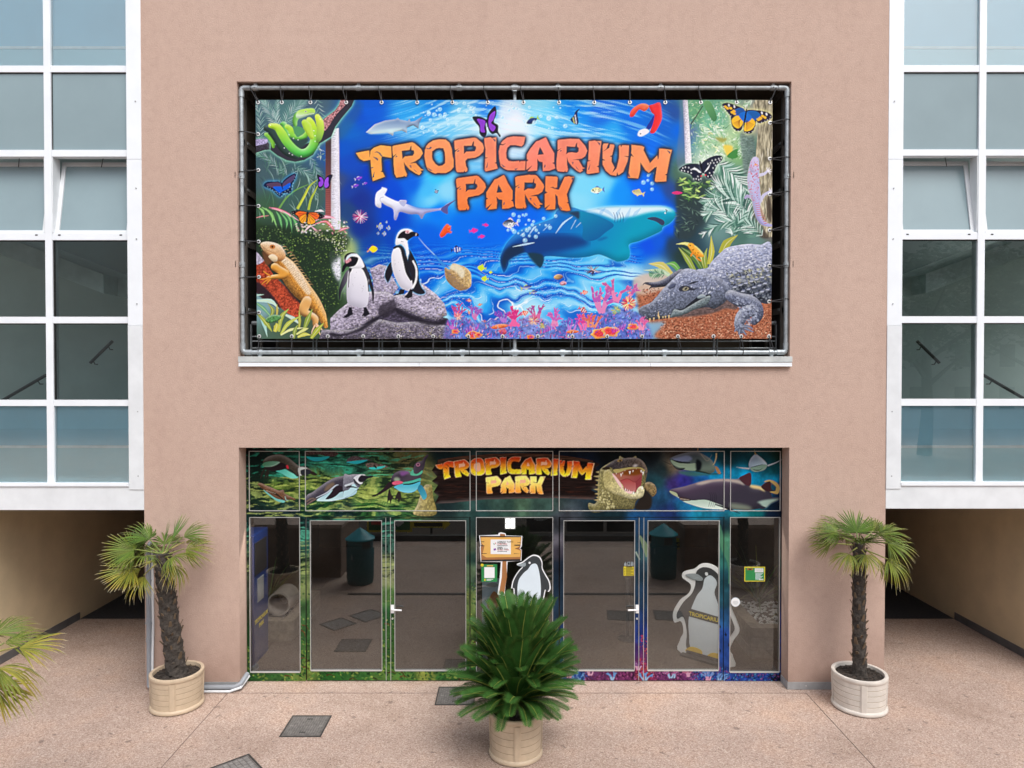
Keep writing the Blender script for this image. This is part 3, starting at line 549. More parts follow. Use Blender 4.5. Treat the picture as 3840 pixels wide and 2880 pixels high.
    for x0, y0, sx, sy, n_ in ((1150, 235, 60, 45, 26), (1330, 160, 50, 25, 12), (1700, 210, 80, 60, 34), (1680, 850, 60, 50, 30), (2360, 560, 30, 60, 12)):
        for i in range(n_):
            x, y, r = R.normal(x0, sx), R.normal(y0, sy), R.uniform(4, 13)
            if y < 140: continue
            c.dabs(np.array([x]), np.array([y]), 2*r, 2*r, 0, hx('d8f2fe')[None], .55); c.dabs(np.array([x]), np.array([y]), 1.3*r, 1.3*r, 0, hx('88ccf0')[None], .5)
            c.dabs(np.array([x-r*.3]), np.array([y-r*.3]), r*.6, r*.6, 0, hx('ffffff')[None], .95)
    # purple swallowtail above the name
    butterfly(c, ["1358,228 1400,225 1440,245 1435,270 1440,320 1425,345 1400,325 1395,285 1375,260", "1442,250 1445,215 1470,180 1490,168 1495,210 1480,255 1505,275 1505,310 1520,335 1512,342 1495,320 1470,325 1450,300"], '2a2438',
              [("1385,240 1430,250 1425,290 1430,315 1405,310 1402,275", '8a44c4'), ("1450,250 1460,215 1488,195 1480,240 1465,262 1490,285 1475,310 1455,290", '8e48c8')], [], ("1440,240 1443,285", 10))
    # ---- right jungle
    c.tile(2520, 370, 390/1244)
    c.shape("130,20 190,20 240,770 160,780 150,400", 'c4bccc', c2='f4f0f6', g=(140, 0, 215, 0), smooth=False, nz=(6, 10, .25)); c.shape("100,20 145,20 160,780 60,780 90,300", '6c7c9a', soft=14, alpha=.5)
    lt = ['c8e4c0', 'a4cc98', '8cb884', 'e4f4dc', '6c9c74', 'd8ecb8', 'f0f8e8']
    c.scatter("190,20 900,20 1000,300 980,700 800,720 240,760", 700, 44, 12, .7, lt+['4e7a58'], .7, angj=1.0)
    c.scatter("300,300 640,320 640,700 400,680", 120, 60, 14, .6, ['f4faf0', 'd8ecd0', 'fff4b0', 'b4d4a8'], .8)
    c.shape("380,60 460,40 540,220 500,280 440,200", '6ca06c', c2='4c8058', g=(380, 60, 520, 260)); c.stroke("230,310 300,200 370,90", 18, 14, '4c5c50', .9)
    c.shape("620,560 730,580 690,700 640,650", 'e8c85c', soft=6); c.shape("660,690 740,620 810,610 790,700 720,720", '4c8a4c')
    c.shape("520,470 660,480 600,530", 'a0a05c', soft=6)
    for p, n_, L in (("480,330 560,380 640,450", 16, 90), ("330,310 380,360 430,400", 12, 70), ("800,460 820,560 800,680", 16, 60), ("960,20 920,60 860,90", 12, 50)): c.frond(p, n_, L, 8, ['e8f4e4', 'b4d4b0', '7cac84'], .9, .85)
    c.shape("820,420 960,420 1000,700 960,1300 880,1300 850,800", '7a8a88', c2='5c6c68', g=(820, 0, 1000, 0), soft=8, alpha=.85, nz=(30, 8, .3))
    # old trunk
    c.shape("1000,20 1230,20 1230,1660 1090,1660 980,1340 1000,1000 1010,600 1040,300 970,80", 'a09882', smooth=False, nz=(14, 90, .5))
    for i in range(40):
        x, y = R.uniform(1010, 1200), R.uniform(60, 1500); c.stroke([(x, y), (x+R.normal(0, 10), y+60), (x+R.normal(0, 16), y+R.uniform(100, 240))], 3, 2, ['5c5448', 'd8d0bc', '746a5a', 'e4dccc'][R.integers(4)], .6, mid=12)
    c.shape("970,1300 1060,1500 1160,1660 1060,1660 1000,1540", '4a423c', soft=10, alpha=.8); c.shape("1140,1180 1190,1240 1190,1480 1140,1400", '4a4038', soft=8, alpha=.8)
    # dark understory
    c.shape("60,980 300,960 520,900 560,1060 420,1200 330,1460 240,1660 40,1660 60,1300", '38464a', soft=24, alpha=.85)
    c.scatter("80,960 480,960 540,1180 180,1240 100,1180", 90, 90, 20, .2, ['6c9a54', '88b068', '4a7048', 'b0cc78', '3c5a40'], .85)
    c.scatter("60,1200 340,1240 320,1500 200,1640 40,1640", 70, 70, 12, .2, ['4c6258', '5a7066', '2c3a3a', '6c8478'], .7)
    c.shape("0,1130 60,1110 130,1130 60,1150", 'd0407c', soft=3)
    # big palm fronds
    for p, n_, L, w, al in (("560,780 720,900 860,1060 930,1240", 40, 210, 15, .95), ("900,1340 760,1160 600,1050 560,1060", 32, 190, 13, .9), ("940,1480 800,1260 600,1180 400,1260", 42, 260, 15, .95), ("760,1640 700,1440 560,1330 400,1400", 36, 230, 14, .9), ("1000,1660 860,1500 640,1480 350,1640", 30, 180, 13, .9), ("720,1640 800,1480 880,1350", 22, 120, 12, .95), ("1080,1640 980,1540 880,1500", 20, 160, 12, .9)):
        c.frond(p, n_, L, w, ['e4f2ec', 'a8c8bc', '6c9484', 'c8e0d4', '4c7468', '3c5f58'], .95, al)
    # butterflies, right
    butterfly(c, ["600,80 640,55 700,60 830,110 880,150 880,200 860,300 830,380 770,390 720,330 700,220 650,150", "890,150 1000,140 1130,160 1195,200 1190,240 1110,280 1040,300 1010,270 1000,330 960,410 900,420 860,390 870,280"], '2c2240',
              [("720,160 830,110 885,170 870,250 780,220", '2a5a98'), ("900,160 1000,150 1060,200 1010,260 940,240", '2060a0'), ("720,250 790,205 850,260 840,320 790,360 730,320", 'f4b43c'), ("880,270 960,240 1000,300 960,370 890,395 860,370", 'f4b43c'), ("800,200 880,160 960,230 880,290", '1e6cc0')],
              [], ("895,125 880,220 860,350", 22), [("640,100 660,115 700,115 740,150 720,165 745,180 1030,250 1060,230 1085,210 1110,225 1050,240", 44, 30, .5, 'f0a840'), ("680,80 745,95 1075,170 1130,185", 40, 22, 1.3, 'f4f4fc'), ("615,95 625,120 640,140 660,165 680,190 700,210 1180,215 1170,240 1140,255 1110,270 1070,285 1040,295 720,350 750,375 790,385 880,405 920,408 960,395 990,350", 14, 12, 0, 'f0f0f8')], glow=(40, 'f0e8a0', .6))
    for i in range(7):
        c.stroke([(830-4*i, 250+4*i), (735+13*i, 300+10*i)], 4, 3, '6a3a20', .7); c.stroke([(890, 260+4*i), (985-15*i, 320+11*i)], 4, 3, '6a3a20', .7)
    butterfly(c, ["85,850 150,800 240,780 330,790 370,880 350,930 350,980 310,1000 260,970 220,910 130,880", "350,790 430,720 520,685 600,690 600,740 540,800 500,900 470,950 420,955 390,900 370,890"], '262a40',
              [("240,850 280,830 350,880 330,890 290,860", 'dce4f0'), ("390,880 440,810 460,780 440,840 400,880", 'dce4f0')], [], ("335,750 350,810 370,890", 28),
              [("130,830 160,820 200,825 230,850 115,860 150,865 190,875 230,890 270,830 260,960 290,960 320,970 345,960 310,930", 24, 15, 1.2, 'f0f4fa'), ("480,740 520,730 560,720 590,710 500,770 540,760 570,740 430,780 460,770 490,830 520,800 430,930 450,890 470,920 500,880", 24, 15, 1.2, 'f0f4fa'), ("350,925 400,915", 24, 20, 0, 'd8384c')], glow=(30, 'd8e8e0', .45))
    # gecko
    c.stroke("1040,920 1110,900 1150,860", 40, 24, 'c8c4dc', 1); c.stroke("1050,1240 1100,1160 1180,1110", 46, 26, 'c0bcd8', 1)
    for x, y in ((1150, 870), (1180, 1115)):
        for a in (-1.9, -1.2, -.5, .2, .9): c.stroke([(x, y), (x+46*math.cos(a), y+46*math.sin(a))], 12, 8, 'e4e0f0', 1)
    c.stroke("960,1180 900,1170 875,1200", 44, 26, 'a8a0c4', 1)
    c.tube("1000,740 985,840 975,960 985,1080 1010,1200 1020,1340 1060,1460 1130,1510 1195,1520", [45, 62, 72, 70, 55, 36, 30, 22, 12], 'cfccec', c2='a8a4d0', g=(920, 0, 1040, 0), sh=(40, .3, .5, -.4), glow=(10, 'd8d8b8', .5))
    c.shape("995,700 1030,740 1040,830 1010,880 950,880 930,820 945,750", 'c4b8dc', sh=(26, .3, .4, -.6))
    c.scatter("930,740 1030,740 1050,1000 1040,1240 960,1240 910,1040", 130, 17, 11, 1.2, ['c84858', 'd8606c', 'b84460'], .9)
    for i in range(11): c.stroke([(985+i*12 if i > 6 else 1000+i*4, 1260+i*24), (1045+i*10, 1250+i*24)], 9, 7, 'c86470', .8)
    c.dabs(np.array([1000.]), np.array([790.]), 30, 22, .3, hx('e0a860')[None])
    # ---- crocodile corner
    c.tile(2360, 870, 540/2212)
    soil = "120,900 250,800 480,830 700,900 2200,1020 2200,1660 480,1660 560,1400 300,1390 180,1280 130,1100"
    c.shape(soil, 'a06850', soft=20, nz=(26, 18, .3)); c.shape("90,700 560,620 700,800 500,900 130,960", 'c8b4a4', soft=30, alpha=.85)
    c.scatter("480,1400 700,1330 2200,1180 2200,1660 480,1660", 2600, 26, 16, .2, ['b0745c', '8a4c38', 'c08a70', '6a3628', 'd8a88c', '542a20', '9c5a44'], .9)
    c.scatter("200,880 480,860 460,1040 240,1060", 130, 26, 16, .2, ['8a4c38', 'b87a60', '5c2c20'], .9)
    for p, w, k in (("1000,600 900,420 760,240", 90, '8fa04c'), ("1120,560 1000,380 800,240", 110, '5c7c40'), ("1180,560 1100,340 900,190 720,190", 80, 'd4d080'), ("1180,560 1160,400 1200,250", 80, '8a9a44'), ("1230,500 1270,300 1260,60", 90, 'b8b44c'), ("1420,340 1500,180 1670,50", 130, 'a8a848'), ("640,660 500,520 300,490", 120, 'c4bc70'), ("620,670 480,600 220,590", 70, 'b4ccac'), ("760,580 680,500 560,490", 90, '6ca458')):
        c.stroke(p, w*.8, 4, k, 1, mid=w); c.stroke(p, 4, 2, 'ecead0', .5, mid=14)
    c.frond("540,660 440,640 320,660", 14, 110, 14, ['6c9c78', '4c7c60', '9cbc9c'], 1.2, .9)
    c.tube("930,210 1000,280 1060,340 1130,370", [30, 52, 48, 22], 'f0a43c', sh=(20, .3, .3, -1)); c.shape("905,200 950,170 1000,200 990,260 930,250", 'f0a848'); c.dabs(np.array([935.]), np.array([208.]), 24, 24, 0, hx('33261c')[None])
    for p in ("990,310 960,350 950,380", "1060,350 1040,400 1110,450"): c.stroke(p, 34, 20, 'e08a34', 1)
    c.scatter("960,220 1110,360 1040,350 960,290", 26, 17, 14, 0, ['3c2414'], .9)
    # crocodile
    tail = "1020,620 1200,560 1260,470 1420,310 1520,240 1800,190 2010,200 2190,215 2190,1030 1980,1080 1820,1020 1500,1000 1200,1000"
    c.shape(tail, 'aab0cc', c2='4c5260', g=(1600, 260, 1800, 1000), sh=(80, .25, -.3, -1), nz=(36, 20, .3))
    c.scatter("1300,420 1520,260 1900,210 2180,230 2180,600 1700,600 1400,700 1200,640", 900, 40, 18, .3, ['c4c8dc', '9ca2bc', 'dcdfec', '7c829c', 'b4b8cc'], .8)
    c.scatter("1500,640 2180,520 2180,800 1750,860 1560,800", 420, 52, 28, .3, ['8c9098', 'a8a894', '5c626c', '767a7c', '4a4e5a'], .9)
    c.scatter("1500,820 2180,760 2180,1020 1900,1050 1560,980", 420, 50, 30, .2, ['4c525e', '343a46', '626874', '2a2e3a', '7a8088'], .9)
    for r_ in range(6):
        for i in range(11):
            x = 1330+i*85+r_*40; y = 620-i*30+r_*95
            if x < 2170 and y > 240: c.shape([(x-34, y+14), (x-4, y-14), (x+40, y-22), (x+24, y+14)], '6a7088', c2='ccd0e0', g=(x, y-18, x, y+12), smooth=False)
    c.tube("800,640 680,720 560,780 420,810 260,790", [70, 75, 60, 44, 18], '4a4c5c', sh=(34, .6, 0, -1), nz=(12, 20, .4)); c.stroke("420,840 340,850 310,885", 40, 10, '3a3c48', 1); c.stroke("300,790 240,790 210,820", 30, 8, '4a4c58', 1)
    c.shape("1180,960 1500,1000 1700,1060 1640,1190 1480,1180 1320,1240 1060,1290 700,1310 1000,1180", '6a5a58', soft=12, nz=(30, 20, .3))
    c.shape("150,1210 190,1150 330,1090 420,1000 520,880 640,760 760,640 860,570 1000,580 1200,640 1420,720 1560,880 1500,1050 1320,1180 1180,1160 900,1220 640,1320 440,1345 240,1340 170,1290", '8a90a8', c2='565c68', g=(800, 640, 900, 1260), sh=(70, .3, -.2, -1), nz=(22, 22, .35))
    c.scatter("560,880 760,660 960,600 1300,700 1460,860 1200,960 900,900 700,960 420,1100", 700, 30, 17, -.6, ['b4bad2', '868ca6', 'd0d4e6', '646a82', '9ca2bc'], .8)
    c.scatter("180,1180 420,1080 640,1120 640,1290 260,1320", 200, 28, 17, -.2, ['7a8098', '565c6c', '9aa0b4', '4a4e5c'], .8)
    c.shape("690,1190 830,1180 900,1120 1000,1040 1060,1000 1250,960 1240,1000 1100,1060 960,1130 860,1180 760,1215 690,1220", '2c2e36', soft=4)
    c.shape("660,1250 700,1190 800,1210 900,1160 1050,1070 1240,980 1200,1110 1000,1200 850,1270 640,1320", '707c80', sh=(30, .35, 0, -1), nz=(22, 12, .25))
    c.shape("1050,1000 1120,960 1180,985 1150,1020 1070,1030", '8c98a0', sh=(16, .4, 0, -1))
    c.shape("760,880 820,830 900,830 990,870 1060,850 1000,900 920,905 840,920 780,910", '3a3c48', soft=3); c.shape("820,880 870,845 920,870 880,905 840,905", '8c8878'); c.shape("850,880 880,855 895,870 870,895", '1c1c24')
    c.shape("600,850 660,780 720,790 700,850 630,880", '585e74', sh=(14, .5, 0, -1)); c.stroke("900,810 990,780 1070,760", 10, 8, '2c2e38', .9, mid=34)
    c.stroke("200,1330 330,1355 640,1320", 6, 5, '5c4438', .9, mid=12)
    for x, y, L in ((320, 1330, 70), (380, 1320, 60), (450, 1210, 90), (460, 1300, 60), (560, 1290, 50), (612, 1280, 80), (520, 1300, 36)):
        s_ = -1 if y < 1250 else 1; c.shape([(x-13, y+ (L if s_ < 0 else 0)), (x+13, y+(L if s_ < 0 else 0)), (x, y+(0 if s_ < 0 else L))], 'd8b488', smooth=False)
    c.tube("1560,980 1680,1040 1840,1080 1940,1160 1980,1280 1920,1380", [90, 105, 110, 110, 80, 60], '6a7084', sh=(60, .55, -.3, -1), nz=(14, 14, .35))
    c.tube("1900,1200 1800,1240 1720,1320 1690,1440 1720,1520", [90, 100, 90, 75, 50], '7c8294', sh=(60, .55, -.4, -.8), nz=(14, 14, .3))
    c.scatter("1560,960 1700,1000 1920,1100 2040,1240 1990,1380 1880,1420 1700,1500 1640,1450 1740,1260 1600,1120", 420, 46, 24, .6, ['9aa0b4', '5c6274', '7c8298', '464a5a', 'b0b6c8'], .7, angj=.3)
    for p in ("1690,1460 1640,1500 1620,1540", "1700,1500 1690,1560 1695,1590", "1740,1510 1770,1550 1800,1590", "1770,1480 1840,1510 1910,1540", "1760,1450 1850,1460 1900,1500"): c.stroke(p, 54, 12, '666c7e', 1); c.stroke(p, 14, 5, 'a8aec0', .6)
    # ---- coral reef along the bottom
    c.tile(1640, 950, 800/2212)
    base = "100,700 260,640 420,720 560,700 700,640 820,700 980,640 1140,700 1240,760 1330,740 1500,680 1640,660 1760,560 2000,580 2140,660 2200,760 2240,900 60,900"
    c.shape(base, '6c70b8', soft=14, alpha=.8, nz=(26, 26, .4), smooth=False)
    c.scatter(base, 900, 30, 12, -1.3, ['5a7cc8', '9a58b0', 'c8508c', '88a8dc', '463a80', 'd87098', 'a4c4e8', '7848a0', '30407c', 'e8a0b8'], .85)
    for x, y, s_, k, k2, sd in ((225, 660, 150, 'a84888', 'd86a94', 1), (400, 690, 160, '8c5cb4', 'c87cb0', 2), (800, 760, 220, 'c83880', 'e86aa0', 3), (690, 720, 130, '7a4cb0', 'b078c8', 4), (1040, 680, 170, 'a04c98', 'd0709c', 5), (1200, 760, 190, 'b860b0', 'dc8cb4', 6), (1700, 620, 290, 'b05cac', 'd486b4', 7), (1930, 500, 260, 'b4609c', 'dc84ac', 8), (1520, 800, 190, 'd04090', 'ec74a8', 9), (1400, 800, 140, '8a50b8', 'bc80cc', 10), (2130, 800, 150, 'd06098', 'ec90b0', 11), (600, 780, 110, '6a58b8', 'a48cd0', 12), (1600, 770, 170, 'c86a58', 'e09070', 13), (150, 790, 110, '8848b0', 'c070c0', 14)):
        coral(c, x, y, s_, k, k2, 4, sd)
    anemone(c, 218, 655, 48, ['d86878', 'f0b0a0', 'b84868', 'f4d4b8'], 60, 1); anemone(c, 1000, 700, 60, ['d86060', 'f0c0a0', 'b04460', 'f0e0b8'], 70, 2); anemone(c, 1985, 520, 82, ['e05a58', 'f4d890', 'c83c60', 'f8eab0', 'a83468'], 110, 3)
    anemone(c, 580, 715, 40, ['3c6cc8', '7ca4e8', '2c4c98'], 40, 4); anemone(c, 1330, 730, 50, ['3c5cb8', '7c98e0', '304090'], 40, 5); anemone(c, 1855, 590, 56, ['c8b83c', '9cac40', 'e8dc78', '5cb0c0'], 60, 6); anemone(c, 1090, 755, 40, ['c8b040', 'a8a838', 'e4d47c'], 40, 7)
    for p, k in (("560,770 620,740 700,735 745,750 700,775 600,790", 'e8784c'), ("1340,815 1400,795 1470,810 1440,830 1360,832", 'e87850'), ("640,800 700,780 720,830 670,850", 'c85a6c')): c.shape(p, k, sh=(14, .4, 0, -1), nz=(10, 6, .3))
    for x, y, s_ in ((1690, 835, 90), (1800, 815, 90), (2030, 765, 56), (370, 850, 70), (190, 815, 40), (970, 872, 40), (430, 850, 40)):
        q = [(x+s_*(1+.14*math.sin(5*a+x))*math.cos(a), y+s_*.62*(1+.16*math.sin(4*a+y))*math.sin(a)) for a in np.linspace(0, 6.28, 16)[:-1]]
        c.shape(q, 'f0b864', sh=(10, .3, 0, -1)); q2 = [(x+(px-x)*.72, y+(py-y)*.72-3) for px, py in q]; c.shape(q2, 'e0503c', c2='d0406c', g=(x-s_, 0, x+s_, 0), soft=4, nz=(14, 10, .25))
    for x0 in (300, 1100, 1820):
        for i in range(16): c.stroke([(x0+i*8, 830-i*3), (x0-10+i*10, 780-i*4+R.uniform(-12, 12))], 7, 2, ['c040b0', 'a838a0', 'd868c4'][i % 3], .9)
    for i in range(90):
        x, y = R.uniform(100, 2200), R.uniform(740, 880); a = -1.57+R.normal(0, .5); c.stroke([(x, y), (x+R.uniform(25, 60)*math.cos(a), y+R.uniform(25, 60)*math.sin(a))], 8, 3, ['f08a5c', 'e8588c', '5c8ce0', 'f4c07c', '8c4cb8', 'c83470', '9cc8f0'][R.integers(7)], .85)
    # ---- name: dark halo, letters
    c.tile(0, 0, 1)
    masks = np.zeros((H, W))
    for t, o, hs, cr in LETTERS:
        r = c.cover(c.pt(src(t, o)), 1)
        if r: h, w = r[0].shape; masks[r[2]:r[2]+h, r[1]:r[1]+w] = np.maximum(masks[r[2]:r[2]+h, r[1]:r[1]+w], r[0])
        for q in hs:
            r = c.cover(c.pt(src(t, q)), 1); h, w = r[0].shape; masks[r[2]:r[2]+h, r[1]:r[1]+w] *= 1-r[0]
    hal = np.clip(blur(masks, 13*c.s*1.0)*3.2, 0, 1)
    c.a += (hx('33455c')-c.a)*hal[..., None]
    ed = np.clip(blur(masks, 1.2)*2.0, 0, 1); c.a += (hx('5a3440')-c.a)*(ed*.8)[..., None]
    for t, o, hs, cr in LETTERS:
        xs = [p[0] for p in src(t, o)]; u = (min(xs)+max(xs))/2
        if min(p[1] for p in src(t, o)) > 640: k, k2 = 'f2875c', 'f28248'
        else:
            f = np.interp(u, [1390, 1700, 2000, 2200, 2480], [0, 1, 2, 1.6, .8])
            k = hx('f6a65c')*(1-min(1, f))+hx('f5946c')*min(1, f) if f <= 1 else hx('f5946c')*(2-f)+hx('f2867a')*(f-1); k2 = k*[1, .97, .9]
        ys = [p[1] for p in src(t, o)]
        c.shape(src(t, o), k, c2=k2, g=(0, min(ys), 0, max(ys)), holes=[src(t, q) for q in hs], nz=(30, 30, .06), smooth=False)
        for q in cr: c.shape(src(t, q), '55506a', smooth=False)
    lo = np.stack([blur(c.a[..., i], 2.2) for i in range(3)], -1); c.a = c.a+.75*(c.a-lo)
    c.a = np.clip(c.a, 0, 1); c.a = c.a+.16*(c.a*c.a*(3-2*c.a)-c.a)*2
    # hem
    c.a[:int(36*c.s)] *= .97
    return c
# ---------------------------------------------------------------- print on the entrance fascia and door frames
def logo(c, x0, y0, kx, ky, kind='fire'):
    """the park's name again, mapped to another place of the print"""
    def M(t, s): return [((x-1335.8)*kx+x0, (y-512.4)*ky+y0) for x, y in src(t, s)]
    c.tile(0, 0, 1)
    for t, o, hs, cr in LETTERS:
        P = M(t, o); c.shape([(x+4*kx*2, y+4*ky*2) for x, y in P], '3a0c06', smooth=False, alpha=.8, soft=1.2)
    for t, o, hs, cr in LETTERS:
        P = M(t, o); cx = sum(p[0] for p in P)/len(P); cy = sum(p[1] for p in P)/len(P)
        top, bot = min(p[1] for p in P), max(p[1] for p in P)
        up = src(t, o)[0][1] < 640
        c.shape([(cx+(x-cx)*1.08, cy+(y-cy)*1.05) for x, y in P], 'f8b890', smooth=False)
        c.shape(P, 'dc3a1a' if up else 'fbf4a0', c2='fbe02c' if up else 'ee5420', g=(0, top+(bot-top)*(.0 if up else .25), 0, top+(bot-top)*(.85 if up else 1.1)), holes=[M(t, q) for q in hs], smooth=False, nz=(8, 8, .1))
        if not up: c.shape([(x, y) for x, y in P], 'f8e23a', smooth=False, alpha=.35, holes=[M(t, q) for q in hs])
        for q in cr: c.shape(M(t, q), '5c1808', smooth=False, alpha=.7)

def swimmer(c, P, back, belly, sh=30): c.shape(P, back, sh=(sh, .4, 0, -1), nz=(10, 10, .2))

def paint_front():
    c = Canvas(915, 1672, 2955, 2565, .5, 11)
    cp = []
    T3, T4, T5, T6 = (900, 1660, .4792), (1900, 1660, .4882), (900, 1900, .4792), (1900, 1900, .4882)
    for t, s in ((T3, """50,60,10181a 100,150,0c1c18 100,300,12241c 100,450,162c20 100,520,1a2a2c 300,60,14302a 300,200,1c4a3c 500,120,24584a 700,150,2a6450 900,200,2c6450 1100,150,4a6a44 1300,120,6a6840 1400,200,7a7848 450,330,6a8038 600,300,5c7436 300,350,5c7430 750,350,7c8c40 1000,400,8c9c4c
 1250,430,84984a 1100,330,54703a 700,480,1e4a28 500,500,1c3c26 1000,490,2a5a2a 1250,500,2c5830 800,550,1c3434 400,550,182a30 1450,400,5c6c3c 1600,60,16282c 1700,50,1c3030 1900,60,2a4044 2100,50,283840 1600,480,1a2a2c 1800,480,2c4844 2000,470,365048 2100,500,2c443c 1900,550,24403e"""),
                 (T4, """100,480,46604c 250,500,3a544c 300,60,16181c 450,120,0e1826 600,80,121c2c 800,60,0c1214 800,550,14262c 1100,100,12181c 1200,200,1c2c30 1150,300,1c3c44 1200,400,20486a 1300,60,3a342e 1250,180,7a6c58 1280,320,3a2c6a 1350,300,34308c 1500,280,1c5ca0 1600,260,1488b8 1350,480,1c6c9c
 1250,520,1c2c58 1480,520,1c88a8 1600,540,1c7898 1700,120,0c3038 1700,240,1080a8 1900,130,0c3840 1850,270,0c90c0 2050,200,0c4850 2050,280,1080a8 2120,100,142820 2120,300,101c28 2120,450,10182c 1900,540,0c5c60 1800,550,1c7c88 2050,550,0c1c30"""),
                 (T5, """50,150,0c3c38 60,300,1c5c50 60,450,5c7048 50,650,3c4838 50,800,2c3824 60,1000,1c4820 60,1200,2a6028 60,1330,306c2c 250,1330,3c7030 490,120,1c4040 490,280,286c58 490,480,5c7840 500,650,8ca058 510,800,44783c 500,1000,3c7438 500,1150,56883c 520,1280,80a03c 700,1330,2c7828 900,1330,34742c 1130,150,2a5048 1150,300,3c7460
 1150,420,7c8c58 1140,550,a4b070 1150,700,5c9040 1150,850,2c6c34 1160,1000,3c702c 1160,1150,44782c 1150,1300,5c8c34 1300,1330,4c8c34 1450,1310,a0b040 1600,1330,387c30 1740,1330,2c6c2c 1790,150,34504c 1800,300,5c7050 1810,500,6c8c60 1790,700,7c9448 1800,900,6c8c3c 1800,1100,5c7c34 1810,1250,3c7c30 1830,150,2c4c48 1830,400,2c5448 1840,600,44644c"""),
                 (T6, """380,150,3c4048 400,250,6c6874 390,350,4c4858 400,450,1c2c40 390,600,203850 390,800,24405c 400,1000,1c4488 420,1200,1c4c9c 500,1290,2060c0 700,1290,70306c 900,1290,8c2c70 980,1280,5c1c54 980,1100,40206c 1000,150,1c4c7c 1020,300,24506c 1010,500,1c3c54 1000,700,1c3c5c 1000,850,1c3c7c 1000,950,1c3ca0 1060,350,3c6c74
 1050,480,28485c 1050,700,204468 1040,1000,1c3ca4 1050,1150,7c2c70 1060,1280,c02c64 1200,1290,70286c 1350,1290,802c74 1480,1290,1c44a8 1650,1290,2048b0 1640,140,1c3c48 1680,250,4c9c74 1700,400,2c7c70 1690,550,1c5c6c 1650,700,1c5468 1660,850,2060a0 1660,1000,1c4cb0 1680,1150,2050b8 1800,1300,1c48b4 1950,1310,1440b8 2080,1310,101c30
 2110,150,0e141c 2120,300,14282c 2120,400,1c5c44 2120,550,143c48 2110,700,142c64 2120,900,1434a0 2120,1100,1844b0 2120,1250,143ca4""")):
        for q in s.split():
            x, y, k = q.split(','); cp.append((t[0]+float(x)*t[2], t[1]+float(y)*t[2], k))
    c.field(cp, 2.2)
    H, W, R = c.H, c.W, c.rng
    Y, X = np.mgrid[0:H, 0:W]; U = X/c.s+c.x0; V = Y/c.s+c.y0
    # ripples on the green water (left) and the same print running down the frames
    warp = fbm(H, W, 60, 20, R, 3)*26
    n = np.zeros((H, W))
    big = fbm(H+120, W, 22, 3.4, R, 4)
    n = np.take_along_axis(big, np.clip((Y+warp).astype(int), 0, H+119), 0)
    left = np.clip((1650-U)/120, 0, 1)*np.clip((2185-V)/40, 0, 1)
    k = np.clip((n-.55)*9, 0, 1)*left
    tint = np.where((V < 1790)[..., None], hx('3cc09c'), hx('c4d070')); tint = np.where(((V > 1945) & (V < 2030))[..., None], hx('5ce0b0'), tint)
    c.a += (tint-c.a)*(k*.55)[..., None]
    k = np.clip((.46-n)*9, 0, 1)*left; c.a += (hx('0a1c18')-c.a)*(k*.7)[..., None]
    n2 = fbm(H, W, 14, 16, R, 4); c.a *= (1+(n2-.5)[..., None]*.7)
    # foliage in the lower left, coral in the lower right
    c.tile(0, 0, 1)
    c.scatter("915,2400 1820,2400 1820,2565 915,2565", 1500, 13, 7, .3, ['3c8c34', '2c6c28', '5ca03c', '1c4c20', 'a4bc48', '84ac3c', '245c28'], .8)
    c.scatter("1110,2180 1830,2180 1830,2420 1110,2420", 900, 11, 6, .3, ['4c8c40', '34702c', '8cac4c', '2c5c2c', 'b0bc58'], .6)
    for i in range(44):
        x, y = R.uniform(1050, 1820), R.uniform(2330, 2550); a = R.uniform(-.4, .9)
        c.stroke([(x, y), (x+14*math.cos(a), y+14*math.sin(a)), (x+30*math.cos(a+.4), y+30*math.sin(a+.4))], 6, 2, ['5c3018', '7c4420', '3c2414'][i % 3], .85)
    for x0, x1, pal in ((2020, 2200, ['5c9cf0', '2c50c0', '88b8f8', '1c3080']), (2190, 2400, ['a03c80', '6c2050', 'c05898', '3c1438', '84306c']), (2380, 2460, ['d83468', 'a02050', 'e8603c', '701840']), (2440, 2620, ['9c3c84', '64245c', 'c860a4', '34143c']), (2600, 2960, ['1c44c0', '2c58d8', '142c84', '48a0e0', '101830', 'a04898'])):
        c.scatter([(x0, 2500), (x1, 2500), (x1, 2565), (x0, 2565)], int((x1-x0)*2.4), 9, 5, 0, pal, .85, angj=2)
    for x, y in ((2135, 2520), (2215, 2510), (2300, 2530), (2395, 2490), (2420, 2530), (2520, 2520), (2660, 2530), (2700, 2540), (2090, 2530), (2580, 2515)):
        coral(c, x, y+24, 44, ['c84c98', '5c9cf4', 'd86090', '7c3c9c'][R.integers(4)], ['f0a4cc', 'a8ccfc'][R.integers(2)], 4, int(x))
    c.scatter("2400,2380 2470,2380 2470,2500 2400,2500", 120, 9, 6, 0, ['e04070', 'c02858', 'f0603c', '801c4c'], .8, angj=2)
    for x, y in ((2700, 2350), (2722, 2380), (2735, 2420), (2890, 2340), (2930, 2420), (2700, 2440), (2940, 2250), (2925, 2480)): fish(c, x, y, 16, 1.3, '0c1430', '14204c')
    for p, w, k in (("2700,1970 2712,2040 2738,2110 2735,2190", 26, '58a878'), ("2940,2080 2950,2110 2952,2160", 26, '349068'), ("2400,2010 2420,2050 2425,2090", 24, '9cb478'), ("2385,2070 2400,2100", 10, 'c8dcc0')): c.stroke(p, 6, 4, k, .75, mid=w)
    low_ = np.clip((V-1935)/20, 0, 1)[..., None]; gm = c.a.mean(2, keepdims=True); c.a += ((gm+(c.a-gm)*.8)*.82-c.a)*low_
    # rock pillar
    c.tile(1300, 1680, 360/2212)
